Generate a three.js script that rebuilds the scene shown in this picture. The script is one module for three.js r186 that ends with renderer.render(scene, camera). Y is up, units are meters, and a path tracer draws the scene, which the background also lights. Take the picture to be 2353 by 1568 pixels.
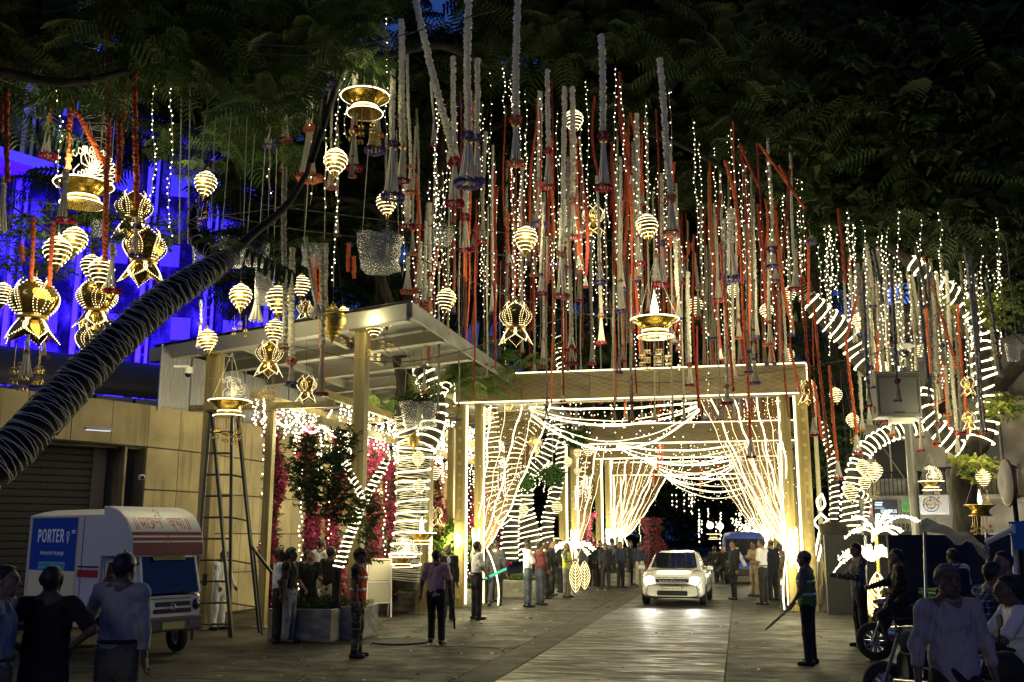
import * as THREE from 'three';
import { mergeGeometries, mergeVertices } from 'three/addons/utils/BufferGeometryUtils.js';
import { RoundedBoxGeometry } from 'three/addons/geometries/RoundedBoxGeometry.js';
import { FontLoader } from 'three/addons/loaders/FontLoader.js';
import { TextGeometry } from 'three/addons/geometries/TextGeometry.js';
import { RectAreaLightUniformsLib } from 'three/addons/lights/RectAreaLightUniformsLib.js';

// ---------------------------------------------------------------- camera, sky, exposure
const scene = new THREE.Scene();
const PITCH = 11.03 * Math.PI / 180, EYE = 1.98, YAW = 12.6 * Math.PI / 180, FOCAL = 2298;
const camera = new THREE.PerspectiveCamera(37.68, 1024 / 682, 0.1, 600);
camera.position.set(0, EYE, 0);
camera.rotation.x = PITCH;
const renderer = new THREE.WebGLRenderer({ antialias: true });
renderer.toneMapping = THREE.LinearToneMapping;
renderer.toneMappingExposure = 1;
renderer.shadowMap.enabled = true;
RectAreaLightUniformsLib.init();

{ // deep blue dusk sky, a little paler towards the horizon
  const w = 64, h = 32, d = new Float32Array(w * h * 4);
  for (let y = 0; y < h; y++) for (let x = 0; x < w; x++) {
    const e = Math.max(0, (y + 0.5) / h * 2 - 1), k = 1 + 0.5 * Math.exp(-e * 4), o = (y * w + x) * 4;
    d[o] = 0.015 * k; d[o + 1] = 0.042 * k; d[o + 2] = 0.175 * k; d[o + 3] = 1;
  }
  const t = new THREE.DataTexture(d, w, h, THREE.RGBAFormat, THREE.FloatType);
  t.mapping = THREE.EquirectangularReflectionMapping; t.magFilter = THREE.LinearFilter; t.needsUpdate = true;
  scene.background = t; scene.environment = t;
}
const dusk = new THREE.DirectionalLight(new THREE.Color(1, 0.94, 0.92), 0.3);   // what is left of the daylight, from behind the camera
dusk.name = 'dusk_light'; dusk.position.set(-12, 20, 48); dusk.shadow.radius = 60; dusk.castShadow = true; scene.add(dusk); scene.add(dusk.target);
Object.assign(dusk.shadow.camera, { left: -40, right: 40, top: 60, bottom: -60, far: 200 });

// ---------------------------------------------------------------- helpers
let seedN = 12345;
const rnd = () => { seedN = (seedN + 0x6d2b79f5) | 0; let t = Math.imul(seedN ^ (seedN >>> 15), 1 | seedN); t = (t + Math.imul(t ^ (t >>> 7), 61 | t)) ^ t; return ((t ^ (t >>> 14)) >>> 0) / 4294967296; };
const seed = (n) => { seedN = n * 7919 + 17; };
const rr = (a, b) => a + (b - a) * rnd();
const pick = (a) => a[Math.floor(rnd() * a.length)];
const V = (x, y, z) => new THREE.Vector3(x, y, z);
const PI = Math.PI;
const CP = Math.cos(PITCH), SP = Math.sin(PITCH), CA = Math.cos(YAW), SA = Math.sin(YAW);
// a picture point (2353 x 1568 units) at a distance ahead of the eye, as a point of the world
function at(px, py, D) { const u = (px - 1176.5) / FOCAL, v = (784 - py) / FOCAL, dy = v * CP + SP, k = D / (CP - v * SP); return V(u * k, EYE + dy * k, -D); }
function onGround(px, py, y = 0) { const v = (784 - py) / FOCAL; return at(px, py, (y - EYE) * (CP - v * SP) / (v * CP + SP)); }
const S = (s, t, y = 0) => V(s * CA + t * SA, y, s * SA - t * CA);           // across and along the street
const toS = (p) => [p.x * CA + p.z * SA, p.x * SA - p.z * CA];
const STREET = -YAW;                                                        // turn about y of things set square to the street

const names = new Map();
function numbered(n) { const k = names.get(n) ?? 0; names.set(n, k + 1); return k ? n + '_' + String(k).padStart(3, '0') : n; }
function shadows(o) { o.castShadow = true; o.receiveShadow = true; return o; }
function tag(o, label, category, group, kind) { if (label) o.userData.label = label; if (category) o.userData.category = category; if (group) o.userData.group = group; if (kind) o.userData.kind = kind; return o; }
function thing(name, label, category, pos, turn = 0, group) {
  const o = new THREE.Group(); o.name = numbered(name); if (pos) o.position.copy(pos); o.rotation.y = turn; scene.add(o);
  return tag(o, label, category, group);
}
function part(name, geo, m, parent, label) {
  const o = shadows(new THREE.Mesh(Array.isArray(geo) ? mg(geo) : geo, m)); o.name = parent === scene ? numbered(name) : name; parent.add(o);
  if (label) o.userData.label = label; return o;
}
const solo = (name, geo, m, label, category, group, kind) => tag(part(name, geo, m, scene), label, category, group, kind);
function struct(name, geo, m) { const o = part(name, geo, m, scene); o.userData.kind = 'structure'; return o; }
const stuff = (o) => { o.userData.kind = 'stuff'; return o; };
function copyOf(o, pos, turn, label, group, scale) {
  const c = o.clone(); c.name = numbered(o.name.replace(/_\d{3}$/, '')); c.userData = { ...o.userData }; scene.add(c);
  if (pos) c.position.copy(pos); if (turn !== undefined) c.rotation.y = turn;
  if (label) c.userData.label = label; if (group) c.userData.group = group; if (scale) c.scale.setScalar(scale);
  return c;
}
// geometry: everything is non-indexed position / normal / uv (+ colour) so that it merges
function plain(g) { if (g.index) g = g.toNonIndexed(); for (const k of Object.keys(g.attributes)) if (!['position', 'normal', 'uv', 'color'].includes(k)) g.deleteAttribute(k); if (!g.attributes.normal) g.computeVertexNormals(); if (!g.attributes.uv) g.setAttribute('uv', new THREE.BufferAttribute(new Float32Array(g.attributes.position.count * 2), 2)); return g; }
function mg(list) { const l = list.flat(9).map(plain); const c = l.some((g) => g.attributes.color); for (const g of l) { if (c && !g.attributes.color) paint(g, [1, 1, 1]); g.morphAttributes = {}; } return l.length === 1 ? l[0] : mergeGeometries(l); }
function paint(g, c) { const n = g.attributes.position.count, a = new Float32Array(n * 3); for (let i = 0; i < n; i++) { const k = typeof c === 'function' ? c(g.attributes.position.getX(i), g.attributes.position.getY(i), g.attributes.position.getZ(i)) : c; a.set(k, i * 3); } g.setAttribute('color', new THREE.BufferAttribute(a, 3)); return g; }
const M4 = (x = 0, y = 0, z = 0, rx = 0, ry = 0, rz = 0, s = 1) => new THREE.Matrix4().compose(V(x, y, z), new THREE.Quaternion().setFromEuler(new THREE.Euler(rx, ry, rz, 'YXZ')), typeof s === 'number' ? V(s, s, s) : s);
const box = (w, h, d, x = 0, y = 0, z = 0, rx = 0, ry = 0, rz = 0) => { const g = new THREE.BoxGeometry(w, h, d); boxUV(g, w, h, d); return g.applyMatrix4(M4(x, y, z, rx, ry, rz)); };
function boxUV(g, w, h, d) { const uv = g.attributes.uv, sz = [[d, h], [d, h], [w, d], [w, d], [w, h], [w, h]]; for (let i = 0; i < 24; i++) { const [a, b] = sz[i >> 2]; uv.setXY(i, uv.getX(i) * a, uv.getY(i) * b); } return g; }
const rbox = (w, h, d, r, x = 0, y = 0, z = 0, rx = 0, ry = 0, rz = 0, seg = 2) => new RoundedBoxGeometry(w, h, d, seg, Math.min(r, w / 2.01, h / 2.01, d / 2.01)).applyMatrix4(M4(x, y, z, rx, ry, rz));
const cyl = (r0, r1, h, x = 0, y = 0, z = 0, seg = 12, rx = 0, ry = 0, rz = 0, open = false) => new THREE.CylinderGeometry(r1, r0, h, seg, 1, open).applyMatrix4(M4(x, y, z, rx, ry, rz));
const ball = (r, x = 0, y = 0, z = 0, seg = 10, sx = 1, sy = 1, sz = 1) => new THREE.SphereGeometry(r, seg, Math.max(4, Math.round(seg * 0.7))).applyMatrix4(M4(x, y, z, 0, 0, 0, V(sx, sy, sz)));
const lathe = (pts, seg = 24) => new THREE.LatheGeometry(pts.map(([r, y]) => new THREE.Vector2(r, y)), seg);
const torus = (R, r, x = 0, y = 0, z = 0, seg = 32, rs = 6, rx = PI / 2) => new THREE.TorusGeometry(R, r, rs, seg).applyMatrix4(M4(x, y, z, rx));
const octa = (r, x, y, z) => new THREE.OctahedronGeometry(r).applyMatrix4(M4(x, y, z));
const curve = (pts, t = 0.5) => new THREE.CatmullRomCurve3(pts, false, 'catmullrom', t);
const tube = (pts, r, seg = 16, rs = 6) => new THREE.TubeGeometry(pts.length === 2 ? new THREE.LineCurve3(pts[0], pts[1]) : curve(pts), seg, r, rs);
function rod(a, b, r, rs = 6, r2) { const d = b.clone().sub(a), g = new THREE.CylinderGeometry(r2 ?? r, r, d.length(), rs); return g.applyMatrix4(new THREE.Matrix4().compose(a.clone().add(b).multiplyScalar(0.5), new THREE.Quaternion().setFromUnitVectors(V(0, 1, 0), d.normalize()), V(1, 1, 1))); }
// a bar of square section between two points, its sides kept upright
function bar(a, b, w, h) { const d = b.clone().sub(a), L = d.length(), g = new THREE.BoxGeometry(w, h, L); boxUV(g, w, h, L); const m = new THREE.Matrix4().lookAt(b, a, V(0, 1, 0.001)); return g.applyMatrix4(new THREE.Matrix4().setPosition(a.clone().add(b).multiplyScalar(0.5)).multiply(m)); }
// a limb: radii change along the path, the surface is uneven
function limb(pts, radii, seg = 24, rs = 10, rough = 0.06) {
  const c = curve(pts), fr = c.computeFrenetFrames(seg, false), pos = [], uv = [], idx = [], L = c.getLength();
  const fx = pts[0].x * 3.1;
  for (let i = 0; i <= seg; i++) {
    const t = i / seg, p = c.getPointAt(t), k = t * (radii.length - 1), j = Math.min(radii.length - 2, Math.floor(k)), R = radii[j] + (radii[j + 1] - radii[j]) * (k - j);
    for (let q = 0; q <= rs; q++) {
      const a = q / rs * 2 * PI, w = 1 + rough * (Math.sin(a * 3 + t * 9 + fx) + 0.6 * Math.sin(a * 5 - t * 23 + fx * 2)), n = fr.normals[i].clone().multiplyScalar(Math.cos(a) * R * w).addScaledVector(fr.binormals[i], Math.sin(a) * R * w);
      pos.push(p.x + n.x, p.y + n.y, p.z + n.z); uv.push(q / rs * 2 * PI * radii[0], t * L);
    }
  }
  for (let i = 0; i < seg; i++) for (let q = 0; q < rs; q++) { const a = i * (rs + 1) + q, b = a + rs + 1; idx.push(a, a + 1, b, b, a + 1, b + 1); }
  const g = new THREE.BufferGeometry(); g.setAttribute('position', new THREE.Float32BufferAttribute(pos, 3)); g.setAttribute('uv', new THREE.Float32BufferAttribute(uv, 2)); g.setIndex(idx); g.computeVertexNormals(); g.userData = { c, radii };
  return g;
}
// a coil wound on such a limb
function coil(pts, radii, from, to, pitch, r, lift = 1.06, rs = 4, wob = 0.25) {
  const c = curve(pts), L = c.getLength(), N = 400, fr = c.computeFrenetFrames(N, false), turns = (to - from) * L / pitch, n = Math.ceil(turns * 14), out = [];
  for (let i = 0; i <= n; i++) {
    const t = from + (to - from) * i / n, p = c.getPointAt(t), f = Math.min(N, Math.round(t * N)), k = t * (radii.length - 1), j = Math.min(radii.length - 2, Math.floor(k)), R = (radii[j] + (radii[j + 1] - radii[j]) * (k - j)) * lift + r;
    const a = i / 14 * 2 * PI, s = pitch * (wob * Math.sin(i * 0.37 + i * i * 0.0007) + 1.6 * wob * Math.sin(i * 0.011) * Math.sin(i * 0.137));
    p.addScaledVector(fr.normals[f], Math.cos(a) * R).addScaledVector(fr.binormals[f], Math.sin(a) * R).addScaledVector(fr.tangents[f], s);
    out.push(p);
  }
  return sweep(out, r, rs);
}
// quick tube through many points
function sweep(pts, r, rs = 4) {
  const pos = [], idx = [], nor = [], t = V(), a = V(), b = V(); let up = V(0.31, 0.9, 0.29).normalize();
  for (let i = 0; i < pts.length; i++) {
    t.subVectors(pts[Math.min(i + 1, pts.length - 1)], pts[Math.max(i - 1, 0)]).normalize();
    a.crossVectors(up, t); if (a.lengthSq() < 1e-4) a.set(1, 0, 0).cross(t); a.normalize(); b.crossVectors(t, a); up = b.clone();
    for (let q = 0; q < rs; q++) { const g = q / rs * 2 * PI, cx = Math.cos(g), cy = Math.sin(g); const nx = a.x * cx + b.x * cy, ny = a.y * cx + b.y * cy, nz = a.z * cx + b.z * cy; pos.push(pts[i].x + nx * r, pts[i].y + ny * r, pts[i].z + nz * r); nor.push(nx, ny, nz); }
  }
  for (let i = 0; i < pts.length - 1; i++) for (let q = 0; q < rs; q++) { const p0 = i * rs + q, p1 = i * rs + (q + 1) % rs; idx.push(p0, p1, p0 + rs, p0 + rs, p1, p1 + rs); }
  const g = new THREE.BufferGeometry(); g.setAttribute('position', new THREE.Float32BufferAttribute(pos, 3)); g.setAttribute('normal', new THREE.Float32BufferAttribute(nor, 3)); g.setIndex(idx); return g;
}
// bulbs: one small lamp shape repeated on a list of points, as one geometry
function bulbsAt(pts, r) {
  const n = pts.length, pos = new Float32Array(n * 72), v = [[r, 0, 0], [-r, 0, 0], [0, r * 1.4, 0], [0, -r * 1.4, 0], [0, 0, r], [0, 0, -r]], f = [[0, 2, 4], [4, 2, 1], [1, 2, 5], [5, 2, 0], [4, 3, 0], [1, 3, 4], [5, 3, 1], [0, 3, 5]];
  let o = 0; for (const p of pts) for (const t of f) for (const k of t) { pos[o++] = p.x + v[k][0]; pos[o++] = p.y + v[k][1]; pos[o++] = p.z + v[k][2]; }
  const g = new THREE.BufferGeometry(); g.setAttribute('position', new THREE.BufferAttribute(pos, 3)); g.computeVertexNormals(); return g;
}
// ---------------------------------------------------------------- textures
const hash = (x, y) => { let h = Math.imul(x, 374761393) + Math.imul(y, 668265263) | 0; h = Math.imul(h ^ (h >>> 13), 1274126177); return ((h ^ (h >>> 16)) >>> 0) / 4294967296; };
function vnoise(x, y, px, py) { const xi = Math.floor(x), yi = Math.floor(y), fx = x - xi, fy = y - yi, u = fx * fx * (3 - 2 * fx), v = fy * fy * (3 - 2 * fy), m = (a, n) => ((a % n) + n) % n; const h = (a, b) => hash(m(a, px), m(b, py)); return (h(xi, yi) * (1 - u) + h(xi + 1, yi) * u) * (1 - v) + (h(xi, yi + 1) * (1 - u) + h(xi + 1, yi + 1) * u) * v; }
const fbm = (x, y, px, py, oct = 4) => { let s = 0, a = 0.5, n = 0; for (let i = 0; i < oct; i++) { s += a * vnoise(x, y, px, py); n += a; a *= 0.5; x *= 2; y *= 2; px *= 2; py *= 2; } return s / n; };
function tex(n, f, srgb = true, rep = 1, h = n) {
  const d = new Uint8Array(n * h * 4);
  for (let y = 0; y < h; y++) for (let x = 0; x < n; x++) { const c = f(x / n, y / h), o = (y * n + x) * 4; if (typeof c === 'number') d[o] = d[o + 1] = d[o + 2] = Math.max(0, Math.min(255, c * 255)); else for (let k = 0; k < 3; k++) d[o + k] = Math.max(0, Math.min(255, c[k] * 255)); d[o + 3] = 255; }
  const t = new THREE.DataTexture(d, n, h); t.wrapS = t.wrapT = THREE.RepeatWrapping; t.magFilter = THREE.LinearFilter; t.repeat.set(rep, Array.isArray(rep) ? 1 : rep); if (srgb) t.colorSpace = THREE.SRGBColorSpace; t.needsUpdate = true; return t;
}
function rep(t, x, y) { const c = t.clone(); c.repeat.set(x, y); c.needsUpdate = true; return c; }
const NOISE = tex(256, (x, y) => 0.82 + 0.5 * (fbm(x * 8, y * 8, 8, 8, 5) - 0.5) + 0.06 * (hash(x * 256 | 0, y * 256 | 0) - 0.5), true);
const GRAIN = tex(256, (x, y) => fbm(x * 24, y * 24, 24, 24, 4), false);
// ---------------------------------------------------------------- materials
const lin = (r, g, b) => new THREE.Color().setRGB(r, g, b);
function mat(r, g, b, rough = 0.8, metal = 0, o = {}) { return new THREE.MeshStandardMaterial({ color: lin(r, g, b), roughness: rough, metalness: metal, ...o }); }
function glow(r, g, b, k, o = {}) { return new THREE.MeshStandardMaterial({ color: lin(0.02, 0.02, 0.02), emissive: lin(r, g, b), emissiveIntensity: k, roughness: 0.6, ...o }); }
const WARM = [1, 0.89, 0.49];
const M = {
  led: glow(...WARM, 3.6), strip: glow(...WARM, 4.4), bulb: glow(1, 0.84, 0.52, 9), bulbFar: glow(1, 0.84, 0.52, 7), bulbDim: glow(1, 0.86, 0.5, 4),
  flame: glow(1, 0.86, 0.55, 6),
  gold: mat(0.42, 0.28, 0.055, 0.36, 0.85, { roughnessMap: GRAIN }), goldDark: mat(0.36, 0.25, 0.06, 0.4, 0.8), brass: mat(0.5, 0.36, 0.12, 0.35, 0.9),
  wire: mat(0.02, 0.02, 0.02, 0.7), wireGrey: mat(0.35, 0.34, 0.3, 0.7), cord: mat(0.55, 0.53, 0.45, 0.7), wireGreen: mat(0.05, 0.07, 0.04, 0.6),
  bark: mat(0.07, 0.055, 0.04, 0.95), barkDark: mat(0.035, 0.028, 0.022, 0.95),
  white: mat(0.72, 0.7, 0.66, 0.7), black: mat(0.012, 0.012, 0.013, 0.8), rubber: mat(0.015, 0.015, 0.016, 0.75), chrome: mat(0.75, 0.75, 0.76, 0.15, 1), steel: mat(0.35, 0.35, 0.36, 0.4, 0.8),
};
const barkBump = tex(256, (x, y) => 0.5 * fbm(x * 10, y * 3, 10, 3, 5) + 0.5 * Math.abs(2 * fbm(x * 6 + 3, y * 2, 6, 2, 4) - 1), false);
const barkCol = tex(256, (x, y) => 0.5 + 0.8 * (fbm(x * 10, y * 4, 10, 4, 5) - 0.5) + 0.25 * (fbm(x * 3, y * 3, 3, 3, 3) - 0.5));
for (const m of [M.bark, M.barkDark]) { m.map = barkCol; m.bumpMap = barkBump; m.bumpScale = 0.03; }
// ---------------------------------------------------------------- ground and street
{
  const sheet = (s0, s1, t0, t1, y, ns = 1, nt = 1) => {
    const pos = [], uv = [], idx = [];
    for (let i = 0; i <= nt; i++) for (let j = 0; j <= ns; j++) { const s = s0 + (s1 - s0) * j / ns, t = t0 + (t1 - t0) * i / nt, p = S(s, t, y); pos.push(p.x, p.y, p.z); uv.push(s, t); }
    for (let i = 0; i < nt; i++) for (let j = 0; j < ns; j++) { const a = i * (ns + 1) + j, b = a + ns + 1; idx.push(a, a + 1, b, a + 1, b + 1, b); }
    const g = new THREE.BufferGeometry(); g.setAttribute('position', new THREE.Float32BufferAttribute(pos, 3)); g.setAttribute('uv', new THREE.Float32BufferAttribute(uv, 2)); g.setIndex(idx); g.computeVertexNormals(); return g;
  };
  const concCol = tex(1024, (x, y) => {
    const a = fbm(x * 7, y * 7, 7, 7, 6), b = fbm(x * 8 + 0.4, y * 26, 8, 26, 4), c = fbm(x * 40, y * 40, 40, 40, 3), stain = Math.max(0, fbm(x * 5 + 7, y * 9, 5, 9, 5) - 0.55) * 1.6, spot = hash(x * 1024 | 0, y * 1024 | 0) > 0.9985 ? 0.25 : 0;
    const v = 0.40 + 0.3 * (a - 0.5) + 0.07 * (b - 0.5) + 0.14 * (c - 0.5) - stain * 0.5 + spot; return [v * 1.02, v, v * 0.93];
  });
  const concBump = tex(1024, (x, y) => 0.4 * fbm(x * 18 + fbm(x * 6, y * 6, 6, 6, 3) * 3, y * 34, 18, 34, 4) + 0.35 * fbm(x * 12, y * 12, 12, 12, 5) + 0.25 * hash(x * 1024 | 0, y * 1024 | 0), false);
  const concRough = tex(512, (x, y) => 0.5 + 0.55 * fbm(x * 14, y * 22, 14, 22, 5), false);
  const mk = (t, a, b) => rep(t, a, b);
  const conc = new THREE.MeshPhysicalMaterial({ specularIntensity: 0.35, color: lin(0.125, 0.122, 0.113), map: mk(concCol, 1 / 6, 1 / 6), bumpMap: mk(concBump, 1 / 6, 1 / 6), bumpScale: 0.013, roughnessMap: mk(concRough, 1 / 5, 1 / 5), roughness: 1 });
  // the middle lane: dark rutted concrete, worn smooth on its ridges
  const laneCol = tex(1024, (x, y) => {
    const r = fbm(x * 12 + fbm(x * 5, y * 6, 5, 6, 3) * 3, y * 30, 12, 30, 5), a = fbm(x * 5, y * 5, 5, 5, 5), p = Math.max(0, fbm(x * 4 + 3, y * 9, 4, 9, 5) - 0.5), c = fbm(x * 60, y * 60, 60, 60, 3);
    const v = 0.19 + 0.2 * (r - 0.5) + 0.16 * (a - 0.5) + 0.1 * (c - 0.5) - p * 0.4; return [v * 1.02, v, v * 0.96];
  });
  const laneBump = tex(1024, (x, y) => 0.5 * fbm(x * 12 + fbm(x * 5, y * 7, 5, 7, 3) * 3, y * 36, 12, 36, 5) + 0.3 * fbm(x * 14, y * 80, 14, 80, 3) + 0.2 * fbm(x * 30, y * 30, 30, 30, 3), false);
  const laneRough = tex(1024, (x, y) => 0.3 + 0.8 * fbm(x * 12 + 1 + fbm(x * 5, y * 6, 5, 6, 3) * 3, y * 32, 12, 32, 5), false);
  const lane = new THREE.MeshPhysicalMaterial({ specularIntensity: 0.6, color: lin(0.19, 0.19, 0.183), map: mk(laneCol, 1 / 5, 1 / 5), bumpMap: mk(laneBump, 1 / 5, 1 / 5), bumpScale: 0.05, roughnessMap: mk(laneRough, 1 / 5, 1 / 5), roughness: 0.9 });
  const edge = new THREE.MeshPhysicalMaterial({ specularIntensity: 0.3, color: lin(0.17, 0.165, 0.15), map: mk(concCol, 1 / 3, 1 / 3), bumpMap: mk(concBump, 1 / 3, 1 / 3), bumpScale: 0.015, roughness: 0.75 });
  const dirt = new THREE.MeshPhysicalMaterial({ specularIntensity: 0.3, color: lin(0.4, 0.37, 0.32), map: mk(concCol, 1 / 8, 1 / 8), roughness: 0.95 });
  struct('ground', sheet(-150, 150, -40, 420, -0.012), dirt);
  // concrete slabs of the carriageway, each with its own edges
  const road = new THREE.Group(); road.name = 'road'; road.userData.kind = 'structure'; scene.add(road);
  seed(5);
  const slab = (s0, s1, t0, t1, m) => { const w = s1 - s0, l = t1 - t0, g = new RoundedBoxGeometry(w, 0.16, l, 1, 0.012), q = g.attributes.position, uv = g.attributes.uv; for (let i = 0; i < q.count; i++) uv.setXY(i, q.getX(i) + s0 + w / 2, q.getZ(i) + t0 + l / 2); const p = S((s0 + s1) / 2, (t0 + t1) / 2, -0.075 + rr(-0.004, 0.004)); part('slab', g.applyMatrix4(M4(p.x, p.y, p.z, rr(-0.0012, 0.0012), STREET, rr(-0.001, 0.001))), m, road); };
  const ends = [-6, 3, 8.6, 13.4, 18.2, 22.6, 27.2, 32, 37, 44, 52, 62, 75, 95, 130];
  for (let i = 0; i + 1 < ends.length; i++) {
    slab(-8.4, -4.02, ends[i] + 0.015, ends[i + 1] - 0.015, conc); slab(-4.0, -3.42, ends[i] + 0.01, ends[i + 1] - 0.01, edge);
    slab(-3.4, -0.3, ends[i] + 0.012, ends[i + 1] - 0.012, lane); slab(-0.28, 3.9, ends[i] + 0.6, ends[i + 1] + 0.57, conc);
  }
  // raised footways
  const walk = new THREE.MeshPhysicalMaterial({ specularIntensity: 0.3, color: lin(0.55, 0.52, 0.46), map: mk(concCol, 1 / 4, 1 / 4), bumpMap: mk(concBump, 1 / 4, 1 / 4), bumpScale: 0.015, roughness: 0.9 });
  const pave = (name, s0, s1, t0, t1, h) => { const g = new THREE.BoxGeometry(s1 - s0, h + 0.1, t1 - t0), q = g.attributes.position; for (let i = 0; i < q.count; i++) g.attributes.uv.setXY(i, q.getX(i) + s0, q.getZ(i) + q.getY(i) + t0); const p = S((s0 + s1) / 2, (t0 + t1) / 2, h / 2 - 0.05); struct(name, g.applyMatrix4(M4(p.x, p.y, p.z, 0, STREET)), walk); };
  pave('pavement', 4.0, 9.5, 24, 140, 0.13);
  pave('pavement', -13.6, -8.42, 30.5, 140, 0.12);
  { // leaves, petals and scraps on the concrete
    const q = [], b = new THREE.PlaneGeometry(0.06, 0.035), n = 900, im = new THREE.InstancedMesh(b, mat(1, 1, 1, 0.9, 0, { side: THREE.DoubleSide }), n); seed(15);
    for (let i = 0; i < n; i++) { const near = rnd() < 0.45, p = near ? S(rr(-8.2, -4), rr(12, 40), 0) : S(rr(-8, 3.8), 11 + 40 * rnd() ** 1.5, 0), s = rr(0.4, 1.5); p.y = 0.016; im.setMatrixAt(i, new THREE.Matrix4().compose(p, new THREE.Quaternion().setFromEuler(new THREE.Euler(-PI / 2 + rr(-0.3, 0.3), rr(-0.3, 0.3), rr(0, 6))), V(s, s, s))); const c = pick([[0.12, 0.09, 0.04], [0.06, 0.05, 0.03], [0.3, 0.28, 0.22], [0.25, 0.05, 0.02], [0.05, 0.07, 0.02]]); im.setColorAt(i, lin(...c)); }
    im.name = 'litter'; shadows(im); scene.add(tag(im, 'fallen leaves, petals and scraps strewn over the concrete', 'litter', null, 'stuff')); }
  // manhole lid
  const mh = onGround(920, 1477); solo('manhole_cover', [cyl(0.5, 0.5, 0.03, mh.x, 0.008, mh.z, 28), torus(0.52, 0.02, mh.x, 0.012, mh.z, 28, 6)], mat(0.02, 0.02, 0.02, 0.95, 0), 'round dark iron manhole cover set in the concrete beside the planters', 'manhole cover');
}

// ---------------------------------------------------------------- stone wall with the dark roller gate
{
  const stoneT = tex(512, (x, y) => { const a = fbm(x * 6, y * 6, 6, 6, 5), s = fbm(x * 26, y * 2, 26, 2, 4), d = Math.max(0, s - 0.56) * 1.3 * (0.5 + a); const v = 0.68 + 0.22 * (a - 0.5) - d * 0.42; return [v, v * 0.95 - d * 0.02, v * 0.82 - d * 0.05]; });
  const bumpT = tex(256, (x, y) => fbm(x * 20, y * 20, 20, 20, 4), false);
  const tones = [0.88, 1, 1.1, 0.95].map((k, i) => new THREE.MeshStandardMaterial({ color: lin(0.62 * k, 0.57 * k, 0.44 * k), map: (() => { const t = rep(stoneT, 0.31, 0.31); t.offset.set(i * 0.27, i * 0.41); return t; })(), bumpMap: rep(bumpT, 1, 1), bumpScale: 0.004, roughness: 0.82 }));
  const core = mat(0.05, 0.045, 0.04, 0.95), H = 5.0;
  const wall = thing('compound_wall', 'high curved boundary wall clad in beige stone panels with dark rust streaks', 'wall');
  // plan of the face, from the lintel over the gate round the bend and away along the street
  const plan = curve([S(-15.6, 16.6), S(-14.8, 17.9), S(-13.9, 19.8), S(-13.2, 22.0), S(-13.0, 24.6), S(-12.9, 28), S(-12.8, 33), S(-12.8, 40)]), L = plan.getLength();
  const face = (u) => { const p = plan.getPointAt(Math.min(1, u / L)), d = plan.getTangentAt(Math.min(1, u / L)); return [p, Math.atan2(-d.z, d.x), V(d.z, 0, -d.x)]; };
  let u = 0, k = 0; seed(31);
  const W = 0.98, rows = [[0.05, 1.02], [1.05, 2.02], [2.05, 3.02], [3.05, 4.0], [4.03, H]];
  const gateTo = 4.3;
  while (u + W < L) {
    const [p, turn, n] = face(u + W / 2);
    const side = n.dot(V(0, 0, 1)) > 0 ? 1 : 1;
    for (const [y0, y1] of rows) {
      if (u < gateTo - 0.3 && y0 < 3.9) continue;
      const g = new RoundedBoxGeometry(W - 0.012, y1 - y0, 0.05, 1, 0.004), q = g.attributes.position; for (let i = 0; i < q.count; i++) g.attributes.uv.setXY(i, q.getX(i) + u, q.getY(i) + y0);
      part('panel', g.applyMatrix4(M4(p.x, (y0 + y1) / 2, p.z, rr(-0.004, 0.004), turn, 0)), tones[Math.floor(rnd() * 4)], wall);
    }
    const b = u < gateTo - 0.3 ? box(W + 0.06, 1.0, 0.3, 0, 4.5, 0) : box(W + 0.06, H - 0.02, 0.3, 0, H / 2 - 0.01, 0);
    part('core', b.applyMatrix4(M4(p.x - Math.sin(turn) * 0.185, 0, p.z - Math.cos(turn) * 0.185, 0, turn, 0)), core, wall); u += W; k++;
  }
  // straight run of lintel off the frame
  { const a = S(-15.6, 16.6), b = S(-19.5, 10.5), t = Math.atan2(-(a.z - b.z), a.x - b.x), Lw = a.distanceTo(b); for (let i = 0; i < 7; i++) { const c = b.clone().lerp(a, (i + 0.5) / 7); part('panel', rbox(Lw / 7 - 0.012, 0.96, 0.05, 0.004, 0, 0, 0).applyMatrix4(M4(c.x, 4.51, c.z, 0, t, 0)), tones[i % 4], wall); } }
  // the recessed gate: dark ribbed sheet with rows of rivets between two posts
  const gate = thing('roller_gate', 'tall dark ribbed metal gate recessed under the stone lintel', 'gate');
  const A = S(-21, 11.5), B = S(-14.35, 20.35), dark = mat(0.02, 0.018, 0.017, 0.7, 0.2), turn = Math.atan2(-(B.z - A.z), B.x - A.x), Lg = A.distanceTo(B), C = A.clone().lerp(B, 0.5);
  const gm = M4(C.x, 0, C.z, 0, turn, 0);
  for (let y = 0.1; y < 3.95; y += 0.16) part('slat', rbox(Lg, 0.148, 0.05, 0.018, 0, y + 0.08, 0, 0, 0, 0, 1).applyMatrix4(gm), dark, gate);
  const riv = []; for (let i = 0; i < 6; i++) for (let y = 0.2; y < 3.9; y += 0.32) riv.push(ball(0.018, -Lg / 2 + 0.5 + i * 1.9, y, 0.035, 5)); stuff(part('rivet', mg(riv).applyMatrix4(gm), M.steel, gate));
  part('side_post', box(0.3, 4, 0.3, Lg / 2 + 0.1, 2, -0.1).applyMatrix4(gm), mat(0.06, 0.055, 0.05, 0.8), gate);
  // return of the wall beside the opening
  const [p] = face(gateTo + 0.1); part('reveal', box(0.05, 4, 1.1, 0, 2, -0.62).applyMatrix4(M4(p.x, 0, p.z, 0, turn + 0.1, 0)), tones[0], wall);
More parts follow.
